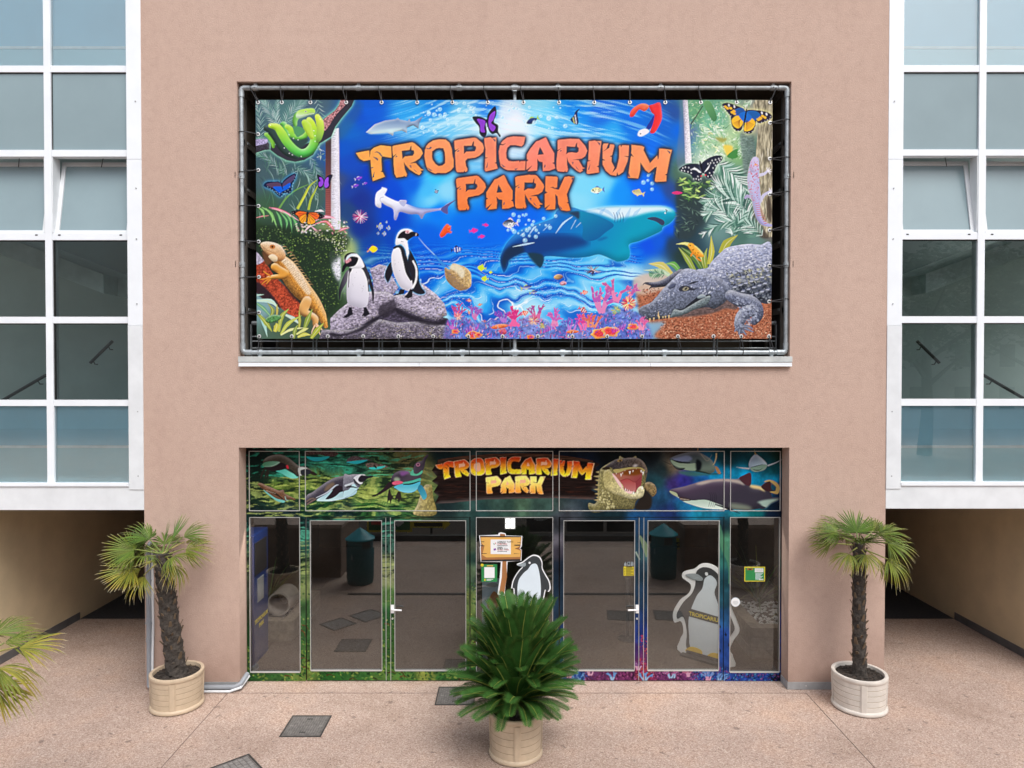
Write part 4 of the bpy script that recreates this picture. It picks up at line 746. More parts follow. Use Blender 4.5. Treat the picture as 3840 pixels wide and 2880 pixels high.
    c.shape("1560,1540 1640,1300 1780,900 1900,845 1970,880 2000,1150 2060,1540", 'a89c68', c2='8c8048', g=(1700, 0, 2050, 0), sh=(60, .4, -.4, -.6), nz=(40, 60, .35))
    # sunken plank with the name
    c.tile(1620, 1690, 640/2212)
    c.shape("0,260 60,170 80,120 400,75 800,45 1100,36 1500,50 1800,80 2080,130 2180,180 2120,230 2200,330 2130,400 2160,470 2060,510 2150,560 2100,640 1700,620 1200,625 700,635 250,680 40,690 90,590 20,540 80,450 0,400 70,340", '1e1412', smooth=False, nz=(160, 8, .6), sh=(30, .3, 0, 1))
    c.shape("80,120 400,75 800,45 1100,36 1500,50 1800,80 2080,130 2100,160 1800,125 1400,90 1000,84 600,105 300,140 70,180", '4c3428', smooth=False, nz=(120, 6, .5))
    for i in range(90):
        x, y = R.uniform(60, 2000), R.uniform(150, 620); L = R.uniform(80, 320); c.stroke([(x, y), (x+L/2, y+R.normal(0, 6)), (x+L, y+R.normal(0, 8))], 3, 2, ['6c3420', '4c2418', '0c0a0a', '7c4028'][R.integers(4)], .45, mid=6)
    logo(c, 1636, 1714.6, .499, .495)
    # penguins under water
    c.tile(920, 1680, 400/2212)
    c.shape("370,300 450,200 600,150 740,145 880,200 1000,290 1100,370 1200,400 1320,430 1400,490 1480,550 1440,575 1370,540 1250,570 1150,580 1110,600 1020,640 900,610 760,540 640,480 480,400", '463f36', sh=(50, .4, 0, -1), nz=(12, 12, .2))
    c.shape("640,480 800,440 930,500 1100,600 1020,640 900,615 760,540", '4cb0a0', c2='7cd8c4', g=(700, 480, 950, 620)); c.stroke("880,440 960,480 1090,600", 20, 20, '1c2c28', 1, mid=34)
    c.shape("1100,430 1180,400 1290,420 1250,440 1160,470 1150,540 1180,580 1120,560", 'c8ccc8'); c.shape("1150,470 1260,445 1360,470 1370,540 1250,560 1170,540", '2a2c34'); c.shape("1360,490 1430,500 1500,560 1420,570 1360,540", '2c2420')
    c.shape("360,350 420,300 580,280 720,300 640,360 480,400 390,390", '4c8060', c2='78a48c', g=(400, 390, 700, 290)); c.stroke("400,390 560,380 720,300", 8, 8, 'a8b8b0', 1)
    c.shape("390,400 600,390 730,310 830,340 880,400 800,450 640,480 480,470", '241c20'); c.shape("850,370 890,365 905,430 870,430", 'c03040')
    for p in ("420,430 360,520 320,640", "470,450 430,560 420,650", "480,460 470,560 470,640"): c.stroke(p, 40, 20, '28241f', 1, mid=44)
    c.shape("260,760 330,735 450,790 560,830 700,890 790,870 820,940 900,990 1040,1060 1010,1085 940,1070 840,1110 790,1135 690,1110 560,1030 450,940 380,870", '6c4c38', sh=(30, .4, 0, -1), nz=(12, 12, .25))
    c.shape("380,870 480,940 640,1050 800,1090 830,1120 780,1138 660,1105 540,1020 440,940", '70b8b0'); c.stroke("470,900 640,960 800,1080", 20, 16, '2c2420', 1, mid=44); c.stroke("440,890 560,930 640,950", 10, 6, 'c8b098', 1); c.stroke("830,1010 850,1080 900,1095", 14, 10, '9cc8bc', 1)
    c.shape("1270,85 1500,75 1900,90 1890,170 1700,180 1500,140 1280,150", '4c3c3c', nz=(20, 8, .5)); c.shape("1280,190 1500,200 1750,180 1640,255 1480,280 1350,250", '24b0b8', c2='2c9ca4', g=(0, 190, 0, 280))
    c.shape("1270,1000 1400,920 1560,800 1740,680 1900,610 2100,580 2300,580 2300,900 2100,1040 1900,1090 1700,1110 1480,1090 1330,1170 1270,1180", '4c4854', c2='3c3844', g=(1400, 700, 1700, 1000), sh=(60, .4, -.2, -1), nz=(12, 12, .2))
    c.shape("1480,1090 1700,950 1800,880 1950,880 2230,850 2300,840 2300,950 2100,1040 1900,1090 1700,1112", 'a8ccd4', c2='c4e4e8', g=(0, 1000, 0, 1100)); c.shape("1700,780 1820,720 1860,760 1760,860 1640,900", '8c7458', soft=14, alpha=.7)
    c.stroke("1470,1040 1700,930 1870,790 1940,770", 12, 10, 'b4bcc8', 1, mid=34); c.shape("1670,1060 1760,960 1870,820 1980,790 2020,830 1960,930 1840,1030 1720,1070", '2a2028'); c.stroke("1930,920 2100,860 2260,820", 30, 40, '221c24', 1, mid=60)
    for p in ("1280,1180 1380,1110 1470,1060", "1270,1120 1360,1060 1440,1050"): c.stroke(p, 30, 26, '6c5c54', 1, mid=34)
    c.tile(1300, 1680, 360/2212)
    c.shape("-60,640 60,630 200,610 340,620 430,630 480,680 380,800 250,960 120,1040 -60,1140", '8c8c98', c2='686874', g=(0, 620, 100, 900), sh=(40, .35, 0, -1), nz=(14, 14, .15))
    c.shape("170,690 260,630 370,610 440,640 300,680 270,740 300,790 380,800 330,840 230,800 180,740", 'd8dce4'); c.shape("270,740 330,640 420,640 480,650 600,640 620,670 560,690 470,720 420,770 330,790", '24202a'); c.stroke("170,720 220,800 300,860", 30, 30, '2a2830', 1, mid=46)
    c.shape("160,820 240,900 280,930 180,1010 60,1100 -60,1150 -60,1010 60,960", 'b8dce4'); c.stroke("0,900 130,900 260,930", 50, 20, '26242c', 1); c.stroke("-40,880 80,840 170,810", 40, 50, 'c4ccd4', 1)
    c.shape("0,300 60,230 200,190 400,230 600,300 480,290 300,350 200,370 60,350", '5c5054', nz=(20, 10, .5)); c.shape("0,330 200,300 490,280 340,350 200,372 60,350", '30b8c0')
    c.shape("440,390 520,350 700,360 960,430 880,470 700,490 600,490 520,470", '6c5c54', nz=(20, 10, .5)); c.shape("520,460 700,440 900,420 800,480 640,500 560,490", '40d0c8'); c.shape("620,420 660,400 710,470 680,475", '241c20')
    c.shape("1020,760 1050,660 1120,580 1260,525 1420,540 1470,580 1540,480 1580,380 1660,320 1740,300 1800,210 1870,155 1890,190 1830,290 1800,420 1760,560 1710,700 1690,860 1640,950 1540,1020 1400,1040 1250,1000 1130,930 1080,880", '34283a', c2='4c4450', g=(1100, 540, 1300, 800), sh=(60, .35, 0, -1))
    c.shape("1240,560 1440,550 1400,600 1280,650", '9058a0', soft=14, alpha=.8); c.shape("1100,700 1180,680 1240,740 1180,780 1110,770", '98a890', soft=10)
    c.shape("1100,900 1260,840 1500,850 1690,780 1690,860 1640,950 1540,1020 1400,1040 1250,1005 1140,940", '50b4cc', c2='84d0e0', g=(0, 850, 0, 1040)); c.shape("1300,800 1500,760 1700,700 1690,780 1500,820 1320,830", '4cb09c'); c.shape("1470,600 1530,500 1560,590 1640,600 1750,520 1740,590 1640,640 1520,640", '5cb898'); c.stroke("1310,850 1500,830 1690,770", 24, 20, '1c2024', 1, mid=34)
    c.shape("580,1110 700,1060 850,940 960,810 1060,770 1130,800 1080,880 960,960 800,1060 640,1130", '2c2026'); c.shape("1060,800 1190,760 1310,800 1180,850 1080,850", 'd8607c'); c.shape("1640,950 1690,850 1780,920 1850,1080 1830,1170 1770,1195 1730,1140 1680,1030", '2c7c98', c2='4ca8b8', g=(1660, 900, 1840, 1150))
    c.dabs(np.array([1645., 1645.]), np.array([385., 385.]), np.array([90., 50.]), np.array([80., 44.]), 0, np.array([hx('b87c98'), hx('1c1420')]))
    for p in ("1000,950 1030,1060 1110,1190 1050,1180 1020,1310 990,1200 940,1280 950,1100 975,980", "1190,1000 1250,1020 1280,1240 1240,1190 1210,1280 1180,1180 1110,1200 1150,1080"): c.shape(p, '2c2626', smooth=False)
    # crocodile with open jaws
    c.tile(2220, 1690, 400/2212)
    c.shape("-60,1200 -60,1090 60,1110 120,1000 130,700 160,450 200,370 330,280 480,200 560,170 580,115 640,150 740,180 840,160 910,115 950,180 1060,230 1150,400 1120,620 1100,800 1060,950 960,1010 900,1100 860,1220 500,1220 60,1290", '8c8454', c2='6c6644', g=(200, 400, 800, 1200), sh=(60, .3, -.2, -1), nz=(22, 22, .4))
    for y, L in ((450, 60), (540, 110), (620, 80), (720, 70), (810, 120), (900, 90), (975, 60), (1030, 110)): c.shape([(150, y-22), (150, y+26), (140-L, y-4)], 'a49468', smooth=False)
    c.scatter("200,800 330,860 500,1210 240,1210 150,1000", 150, 50, 34, .8, ['b8b07c', '8c8458', 'd0c894', '5c563c'], .8); c.scatter("400,960 900,1060 840,1220 520,1220", 120, 60, 12, 1.5, ['5c5838', '8c8650', '44422c', 'a09a60'], .7)
    c.shape("1110,680 1220,660 1320,740 1340,880 1260,960 1200,900 1100,800", '84704c', sh=(30, .4, 0, -1), nz=(26, 26, .4)); c.shape("1060,900 1100,810 1200,900 1250,1000 1200,1220 900,1220 960,1040", '28221e', soft=10)
    c.shape("200,400 330,300 480,200 640,170 900,150 1060,230 1150,420 1110,560 1080,420 960,360 800,370 660,400 560,440 470,420 380,350", '4c4648', c2='6c5c50', g=(500, 200, 1100, 300), sh=(40, .4, 0, -1), nz=(20, 20, .4)); c.shape("850,330 900,285 960,310 900,350", 'd8d0cc', soft=10)
    c.shape("450,400 600,380 800,350 1000,350 1100,410 1080,430 960,380 860,420 720,410 600,470 500,470", 'b8a868', soft=4)
    c.shape("430,490 560,460 700,410 900,380 1040,420 1040,560 1020,740 960,790 930,860 830,860 680,830 600,720 520,620", 'b07058', c2='8c3c40', g=(600, 480, 800, 760), sh=(40, .2, 0, 1))
    c.shape("860,400 1000,380 1030,470 900,520 640,500 720,410", '7c4418', soft=8); c.shape("560,650 650,600 740,585 860,640 910,680 900,840 780,830 680,780 600,690", 'a84a48', c2='b87470', g=(0, 600, 0, 820)); c.stroke("560,650 740,588 900,660 1030,540", 6, 6, '7c2c30', .9, mid=12)
    c.shape("430,480 500,560 640,720 680,830 830,870 900,890 960,780 1040,740 1090,820 1060,950 960,1000 800,1000 620,950 420,880 280,780 240,600 260,430 340,380", 'b8ac70', c2='d4cca0', g=(300, 500, 900, 950), sh=(40, .35, -.2, -1), nz=(26, 26, .25))
    c.shape("425,490 480,520 600,680 670,830 850,850 800,900 680,840 560,720", 'f0c8c4', soft=5); c.scatter("440,750 620,880 860,960 1040,920 1000,980 700,980 440,880", 26, 26, 16, 0, ['3c3824', '5c5638'], .7)
    for x, y, L in ((610, 480, 70), (790, 430, 76), (855, 410, 50), (1025, 410, 62), (1065, 440, 80), (510, 470, 34), (640, 460, 34), (690, 410, 24), (925, 375, 20)): c.shape([(x-L*.3, y), (x+L*.3, y), (x, y+L)], 'f4f0dc', smooth=False)
    for x, y, L in ((870, 910, 80), (700, 830, 60), (1045, 810, 80), (955, 890, 36), (780, 850, 40), (740, 840, 40)): c.shape([(x-L*.25, y), (x+L*.25, y), (x, y-L)], 'f4f0e4', smooth=False)
    c.shape("220,370 300,340 390,370 330,400 240,400", '33281c', soft=4); c.shape("520,220 590,180 640,200 590,240", 'a88c58'); c.dabs(np.array([585.]), np.array([212.]), 50, 40, 0, hx('241c14')[None])
    # sharks
    c.tile(2480, 1680, 480/2212)
    c.shape("160,180 300,120 470,80 620,60 700,100 860,200 930,330 900,430 760,440 600,410 400,380 280,370 200,300 155,220", '3c4450', c2='6c7c70', g=(400, 100, 500, 420), sh=(50, .3, 0, -1)); c.shape("190,200 340,150 460,130 540,190 460,240 300,240", '7c88a8', soft=12)
    c.shape("170,210 300,250 460,280 600,270 620,360 560,400 420,380 280,330 200,280", '94a890', soft=6); c.stroke("180,205 320,250 500,260", 8, 16, '14181f', .95, mid=36); c.shape("210,310 300,345 420,350 360,385 280,375 230,340", '141a1e'); c.shape("230,310 320,350 400,350 330,365 260,350", '4c5450')
    c.shape("300,420 560,400 800,440 1060,445 860,470 500,490", '3c6c60', soft=8, alpha=.8); c.shape("620,200 700,260 680,380 620,400 600,300", '12161c', soft=10)
    c.stroke("600,400 760,430 860,455 1060,448", 30, 4, '20302c', 1); c.stroke("0,215 80,250 170,290", 4, 12, '2c2c2c', 1); c.stroke("690,110 760,200 810,225 880,120", 8, 4, 'a8a08c', 1); c.stroke("955,95 950,180 920,270 890,300", 24, 6, 'd0b88c', 1); c.stroke("640,0 630,60", 6, 14, 'a88858', 1)
    c.shape("930,330 980,340 1030,440 980,440", 'a07c50', soft=4)
    c.shape("1515,300 1540,200 1600,130 1640,110 1700,150 1780,220 1830,290 1800,370 1720,405 1620,412 1550,380", '7c8ca4', c2='a8bcc8', g=(1560, 120, 1700, 300), sh=(40, .4, 0, -1)); c.shape("1545,350 1640,320 1760,290 1830,300 1790,370 1700,405 1600,410", '7c9888'); c.shape("1590,375 1700,380 1760,345 1700,395 1630,395", '2c3c38')
    c.stroke("1760,285 1650,315 1550,340", 4, 6, '242c34', .9, mid=14); c.stroke("1610,30 1625,90 1640,125", 4, 26, '9c8c5c', 1); c.stroke("1300,335 1400,350 1530,360", 5, 28, 'a8b4b8', 1); c.stroke("2100,195 1980,260 1840,310", 5, 24, 'a8b4bc', 1)
    c.shape("140,740 180,715 400,670 600,610 800,560 960,545 1080,540 1300,550 1340,530 1440,470 1550,440 1555,560 1545,650 1720,670 1800,600 1880,560 1960,580 2040,650 2050,740 2000,810 1900,780 1920,860 2060,860 2050,900 1900,960 1800,1040 1500,1080 1200,1060 1380,1140 1180,1080 900,1060 700,1030 500,970 380,920 300,860 170,780",
            '4c3c50', c2='383440', g=(800, 560, 900, 900), sh=(70, .3, 0, -1), glow=(12, '3c60a0', .4), smooth=False)
    c.shape("600,620 800,562 1080,542 1340,560 1450,650 1300,610 1100,580 900,590 700,640", 'c0b4a8', soft=16, alpha=.85); c.shape("1545,640 1720,670 1800,760 1700,720 1560,690", 'e0c88c', soft=10); c.shape("1780,590 1860,555 1960,580 2030,640 2050,720 2010,800 1890,770 1880,760 1980,740 1960,650 1880,590", 'b89c60', soft=4)
    c.shape("1350,530 1440,470 1550,440 1550,640 1460,640", '4c2c34', soft=4); c.shape("1730,680 1800,610 1890,585 1890,740 1820,750", '3c2428', soft=4); c.shape("1900,660 1950,640 1990,690 1960,740 1920,720", '1c4c60', soft=4)
    c.shape("160,770 300,850 440,870 540,910 760,900 950,960 1180,1060 900,1060 700,1035 500,975 380,925 300,865", 'a8bcac', c2='d4e4d8', g=(0, 880, 0, 1060), soft=5); c.shape("1200,960 1500,1000 1560,1070 1240,1060", '84907c', soft=24, alpha=.8)
    c.shape("150,745 260,780 290,840 240,830 170,785", 'a0a888', soft=4); c.shape("310,855 400,855 480,880 520,910 420,920 350,910", '3c2c30')
    for i in range(9): c.shape([(330+i*18, 872+i*3), (340+i*18, 874+i*3), (334+i*18, 905+i)], 'd8d0b8', smooth=False)
    for x in (850, 885, 920, 950): c.stroke([(x-20, 770), (x+10, 860), (x-30, 1020)], 4, 4, '1c1824', .8, mid=10)
    c.stroke("940,980 1180,1060 1370,1140", 20, 6, '1c1c24', 1, mid=36); c.shape("1660,940 1800,900 2040,880 1900,960 1800,1040 1700,960", '9cb4a8', soft=8); c.shape("1660,1000 1760,1010 1810,1040 1720,1060", '2c2c38')
    lo = np.stack([blur(c.a[..., i], 2.0) for i in range(3)], -1); c.a = np.clip(c.a+.7*(c.a-lo), 0, 1)
    return c
# ---------------------------------------------------------------- scene helpers
cp_, sp_ = math.cos(PITCH), math.sin(PITCH)
def P(u, v, Y):
    """point of the photograph (2212 wide) on the upright plane y = Y"""
    x, yv = (u-1106)/F2, -(v-829.5)/F2
    dy, dz = cp_+yv*sp_, -sp_+yv*cp_
    t = (Y+D)/dy
    return Vector((x*t, Y, HC+dz*t))
def G(u, v, z=0):
    x, yv = (u-1106)/F2, -(v-829.5)/F2
    dy, dz = cp_+yv*sp_, -sp_+yv*cp_
    t = (z-HC)/dz
    return Vector((x*t, -D+dy*t, z))
def proj(x, y, z):
    a, b = y+D, z-HC
    dep = a*cp_-b*sp_; up = a*sp_+b*cp_
    return 1106+F2*x/dep, 829.5-F2*up/dep

class MB:
    def __init__(s): s.v = []; s.f = []; s.c = []
    def add(s, v, f, c=None):
        n = len(s.v); s.v += [tuple(p) for p in v]; s.f += [tuple(i+n for i in q) for q in f]
        if c is not None: s.c += [tuple(c)]*len(v) if not hasattr(c[0], '__len__') else [tuple(q) for q in c]
        return s
    def box(s, x0, x1, y0, y1, z0, z1, c=None, M=None):
        v = [(x, y, z) for z in (z0, z1) for y in (y0, y1) for x in (x0, x1)]
        if M is not None: v = [M @ Vector(p) for p in v]
        return s.add(v, [(0, 2, 3, 1), (4, 5, 7, 6), (0, 1, 5, 4), (2, 6, 7, 3), (0, 4, 6, 2), (1, 3, 7, 5)], c)
    def tube(s, pts, r, n=8, caps=True, c=None):
        pts = [Vector(p) for p in pts]; m = len(pts)
        rr = r if hasattr(r, '__len__') else [r]*m
        v = []; up = None
        for i, p in enumerate(pts):
            d = (pts[min(i+1, m-1)]-pts[max(i-1, 0)]).normalized()
            if up is None:
                up = Vector((0, 0, 1)) if abs(d.z) < .9 else Vector((1, 0, 0))
            a = d.cross(up)
            if a.length < 1e-5: a = d.orthogonal()
            a.normalize(); b = a.cross(d).normalized(); up = b
            v += [p+(a*math.cos(2*math.pi*k/n)+b*math.sin(2*math.pi*k/n))*rr[i] for k in range(n)]
        f = [(i*n+k, i*n+(k+1) % n, (i+1)*n+(k+1) % n, (i+1)*n+k) for i in range(m-1) for k in range(n)]
        if caps: f += [tuple(range(n))[::-1], tuple(range((m-1)*n, m*n))]
        return s.add(v, f, c)
    def lathe(s, prof, n=40, cx=0, cy=0, c=None, closed=False):
        v = [(cx+r*math.cos(2*math.pi*k/n), cy+r*math.sin(2*math.pi*k/n), z) for r, z in prof for k in range(n)]
        m = len(prof); R_ = range(m) if closed else range(m-1)
        f = [(i*n+k, i*n+(k+1) % n, ((i+1) % m)*n+(k+1) % n, ((i+1) % m)*n+k) for i in R_ for k in range(n)]
        return s.add(v, f, c)
    def prism(s, poly, y0, y1, c=None):
        """polygon in x,z (counter-clockwise seen from -y) extruded from y0 (front) to y1"""
        n = len(poly)
        v = [(x, y0, z) for x, z in poly]+[(x, y1, z) for x, z in poly]
        f = [tuple(range(n)), tuple(range(2*n-1, n-1, -1))]+[(i, i+n, (i+1) % n+n, (i+1) % n) for i in range(n)]
        return s.add(v, f, c)
    def mesh(s, name, smooth=False):
        me = bpy.data.meshes.new(name); me.from_pydata(s.v, [], s.f)
        if s.c and len(s.c) == len(s.v):
            a = me.color_attributes.new('Col', 'FLOAT_COLOR', 'POINT')
            a.data.foreach_set('color', np.array([(*q[:3], 1) for q in s.c], np.float32).ravel())
        if smooth: me.polygons.foreach_set('use_smooth', [True]*len(me.polygons)); me.update(); me.set_sharp_from_angle(angle=math.radians(38))
        me.update(); return me

def link(name, me, m, parent=None):
    if m and not me.materials: me.materials.append(m)
    o = bpy.data.objects.new(name, me); COL.objects.link(o)
    if parent is not None: o.parent = parent
    return o
def obj(name, mb, m, parent=None, smooth=False, bevel=0):
    o = link(name, mb.mesh(name, smooth), m, parent)
    if bevel:
        b = o.modifiers.new('bevel', 'BEVEL'); b.width = bevel; b.segments = 2; b.limit_method = 'ANGLE'; b.angle_limit = math.radians(40)
    return o
def thing(name, label, cat, loc=(0, 0, 0), rz=0, group=None):
    o = bpy.data.objects.new(name, None); COL.objects.link(o); o.empty_display_size = .1
    o.location = loc; o.rotation_euler = (0, 0, rz); tag(o, label, cat, group); return o
def tag(o, label, cat, group=None):
    o['label'] = label; o['category'] = cat
    if group: o['group'] = group
    return o
def struct(o): o['kind'] = 'structure'; return o
def stuff(o): o['kind'] = 'stuff'; return o
KIDS = {}
def copy_tree(o, parent=None):
    c = o.copy(); COL.objects.link(c); c.parent = parent
    for ch in [q for q in o.children]: copy_tree(ch, c)
    return c
def ordinal(i): return ['first', 'second', 'third', 'fourth', 'fifth', 'sixth', 'seventh', 'eighth', 'ninth', 'tenth', 'eleventh', 'twelfth', 'thirteenth', 'fourteenth', 'fifteenth', 'sixteenth'][i]

# ---------------------------------------------------------------- materials
def s2l(c): c = np.asarray(c, float); return np.where(c <= .04045, c/12.92, ((c+.055)/1.055)**2.4)
class NT:
    def __init__(s, name):
        s.m = bpy.data.materials.new(name); s.m.use_nodes = True; s.t = s.m.node_tree; s.b = s.t.nodes['Principled BSDF']; s.out = s.t.nodes['Material Output']
        s.tc = s.n('ShaderNodeTexCoord')
    def n(s, k, **kw):
        q = s.t.nodes.new(k)
        for a, b in kw.items(): setattr(q, a, b)
        return q
    def l(s, a, b): s.t.links.new(a, b)
    def noise(s, scale, detail=4, rough=.55, vec=None, dist=0):
        q = s.n('ShaderNodeTexNoise'); q.inputs['Scale'].default_value = scale; q.inputs['Detail'].default_value = detail; q.inputs['Roughness'].default_value = rough; q.inputs['Distortion'].default_value = dist
        s.l(vec or s.tc.outputs['Object'], q.inputs['Vector']); return q
    def mapped(s, sc):
        q = s.n('ShaderNodeMapping'); q.inputs['Scale'].default_value = sc; s.l(s.tc.outputs['Object'], q.inputs[0]); return q.outputs[0]
    def ramp(s, fac, stops):
        q = s.n('ShaderNodeValToRGB'); e = q.color_ramp.elements
        while len(e) < len(stops): e.new(.5)
        for i, (p, c) in enumerate(stops): e[i].position = p; e[i].color = (*c, 1)
        s.l(fac, q.inputs[0]); return q.outputs[0]
    def mix(s, fac, a, b, mode='MIX'):
        q = s.n('ShaderNodeMix', data_type='RGBA', blend_type=mode)
        for sock, val in ((q.inputs[0], fac), (q.inputs[6], a), (q.inputs[7], b)):
            if hasattr(val, 'is_output') or hasattr(val, 'links'): s.l(val, sock)
            else: sock.default_value = val if not hasattr(val, '__len__') else (*val, 1)
        return q.outputs[2]
    def bump(s, h, strength=.3, dist=.01):
        q = s.n('ShaderNodeBump'); q.inputs['Strength'].default_value = strength; q.inputs['Distance'].default_value = dist
        s.l(h, q.inputs['Height']); s.l(q.outputs[0], s.b.inputs['Normal']); return q
def mat(name, col, rough=.6, var=.12, scale=6, bump=0, bscale=60, metal=0, spec=.5, attr=False, bdist=.004, col2=None, sheen=0):
    q = NT(name); q.b.inputs['Roughness'].default_value = rough; q.b.inputs['Metallic'].default_value = metal; q.b.inputs['Specular IOR Level'].default_value = spec
    base = tuple(col)
    nz = q.noise(scale, 6)
    if attr:
        a = q.n('ShaderNodeAttribute'); a.attribute_name = 'Col'
        k = q.ramp(nz.outputs[0], [(.25, (1-var,)*3), (.75, (1+var,)*3)])
        q.l(q.mix(1.0, a.outputs['Color'], k, 'MULTIPLY'), q.b.inputs['Base Color'])
    else:
        c2 = col2 or tuple(min(1, x*(1+var)) for x in base); c1 = base if col2 else tuple(x*(1-var) for x in base)
        q.l(q.ramp(nz.outputs[0], [(.3, c1), (.7, c2)]), q.b.inputs['Base Color'])
    if bump: q.bump(q.noise(bscale, 4).outputs[0], bump, bdist)
    return q.m
def glass(name, tint, refl, rough=0.0, fres=.35):
    """thin coated pane: mirror layer over a tinted clear body"""
    q = NT(name); q.t.nodes.remove(q.b)
    tr = q.n('ShaderNodeBsdfTransparent'); tr.inputs[0].default_value = (*tint, 1)
    gl = q.n('ShaderNodeBsdfGlossy'); gl.inputs['Roughness'].default_value = rough; gl.inputs['Color'].default_value = (.95, 1, 1, 1)
    lw = q.n('ShaderNodeLayerWeight'); lw.inputs[0].default_value = fres
    mr = q.n('ShaderNodeMapRange'); mr.inputs[3].default_value = refl; mr.inputs[4].default_value = 1
    dn = q.noise(1.3, 5); 
    q.l(lw.outputs['Fresnel'], mr.inputs[0])
    mx = q.n('ShaderNodeMixShader'); q.l(mr.outputs[0], mx.inputs[0]); q.l(tr.outputs[0], mx.inputs[1]); q.l(gl.outputs[0], mx.inputs[2])
    df = q.n('ShaderNodeBsdfDiffuse'); df.inputs[0].default_value = (.5, .5, .48, 1)     # a film of dust
    m2 = q.n('ShaderNodeMixShader'); r = q.n('ShaderNodeMapRange'); r.inputs[1].default_value = .35; r.inputs[2].default_value = .8; r.inputs[3].default_value = .0; r.inputs[4].default_value = .014
    q.l(dn.outputs[0], r.inputs[0]); q.l(r.outputs[0], m2.inputs[0]); q.l(mx.outputs[0], m2.inputs[1]); q.l(df.outputs[0], m2.inputs[2])
    q.l(m2.outputs[0], q.out.inputs[0]); return q.m

def stucco():
    q = NT('pink_stucco'); q.b.inputs['Roughness'].default_value = .9; q.b.inputs['Specular IOR Level'].default_value = .2
    a = q.noise(.45, 5, .6); b = q.noise(90, 3, .6); cst = q.noise(1.0, 5, .65, q.mapped((1.6, 1.6, .22)))
    c = q.ramp(a.outputs[0], [(.3, (.50, .352, .284)), (.7, (.55, .398, .328))])
    c = q.mix(.35, c, q.ramp(b.outputs[0], [(.3, (.38, .265, .213)), (.7, (.60, .448, .38))]))
    st = q.ramp(cst.outputs[0], [(.52, (1, 1, 1)), (.85, (.92, .905, .90))])
    c = q.mix(1.0, c, st, 'MULTIPLY')
    mo = q.noise(9, 5, .7); c = q.mix(1.0, c, q.ramp(mo.outputs[0], [(.3, (.93, .925, .92)), (.5, (1, 1, 1)), (.72, (1.04, 1.04, 1.04))]), 'MULTIPLY')
    hc = q.noise(1.1, 8, .75, dist=1.2); mh = q.n('ShaderNodeMath', operation='SUBTRACT'); q.l(hc.outputs[0], mh.inputs[0]); mh.inputs[1].default_value = .5; ma = q.n('ShaderNodeMath', operation='ABSOLUTE'); q.l(mh.outputs[0], ma.inputs[0])
    c = q.mix(1.0, c, q.ramp(ma.outputs[0], [(0, (.90, .885, .875)), (.006, (1, 1, 1))]), 'MULTIPLY')
    # splash-back dirt near the pavement
    sp = q.n('ShaderNodeSeparateXYZ'); q.l(q.tc.outputs['Object'], sp.inputs[0])
    mr = q.n('ShaderNodeMapRange'); mr.inputs[1].default_value = .0; mr.inputs[2].default_value = 1.1; mr.inputs[3].default_value = 1.15; mr.inputs[4].default_value = 0
    q.l(sp.outputs[2], mr.inputs[0])
    mu = q.n('ShaderNodeMath', operation='MULTIPLY'); q.l(mr.outputs[0], mu.inputs[0]); q.l(q.noise(2.2, 6, .7).outputs[0], mu.inputs[1])
    c = q.mix(mu.outputs[0], c, (.27, .18, .145))
    q.l(c, q.b.inputs['Base Color']); q.bump(q.noise(55, 4, .7).outputs[0], .7, .008); return q.m
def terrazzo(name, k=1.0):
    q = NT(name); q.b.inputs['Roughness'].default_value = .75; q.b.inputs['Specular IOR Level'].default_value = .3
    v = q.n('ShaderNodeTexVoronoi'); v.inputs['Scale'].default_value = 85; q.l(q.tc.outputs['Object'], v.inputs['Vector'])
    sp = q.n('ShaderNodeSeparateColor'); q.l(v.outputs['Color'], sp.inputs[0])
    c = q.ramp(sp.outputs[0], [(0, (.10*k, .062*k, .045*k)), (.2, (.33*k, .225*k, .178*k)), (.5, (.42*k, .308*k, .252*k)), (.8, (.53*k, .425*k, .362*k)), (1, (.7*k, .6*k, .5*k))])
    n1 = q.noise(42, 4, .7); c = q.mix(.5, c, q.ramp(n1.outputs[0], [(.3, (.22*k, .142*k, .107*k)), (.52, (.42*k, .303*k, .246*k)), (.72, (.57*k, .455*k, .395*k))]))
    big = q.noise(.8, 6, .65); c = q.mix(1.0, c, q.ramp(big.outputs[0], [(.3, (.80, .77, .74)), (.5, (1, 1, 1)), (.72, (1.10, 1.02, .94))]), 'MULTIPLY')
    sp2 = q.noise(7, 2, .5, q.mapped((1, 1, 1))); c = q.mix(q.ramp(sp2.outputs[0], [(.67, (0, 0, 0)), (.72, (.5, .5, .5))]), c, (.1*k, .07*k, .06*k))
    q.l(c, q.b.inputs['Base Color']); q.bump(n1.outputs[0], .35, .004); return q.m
def print_mat(name, rough=.38, spec=.45):
    q = NT(name); a = q.n('ShaderNodeAttribute'); a.attribute_name = 'Col'
    q.l(a.outputs['Color'], q.b.inputs['Base Color']); q.b.inputs['Roughness'].default_value = rough; q.b.inputs['Specular IOR Level'].default_value = spec; return q.m

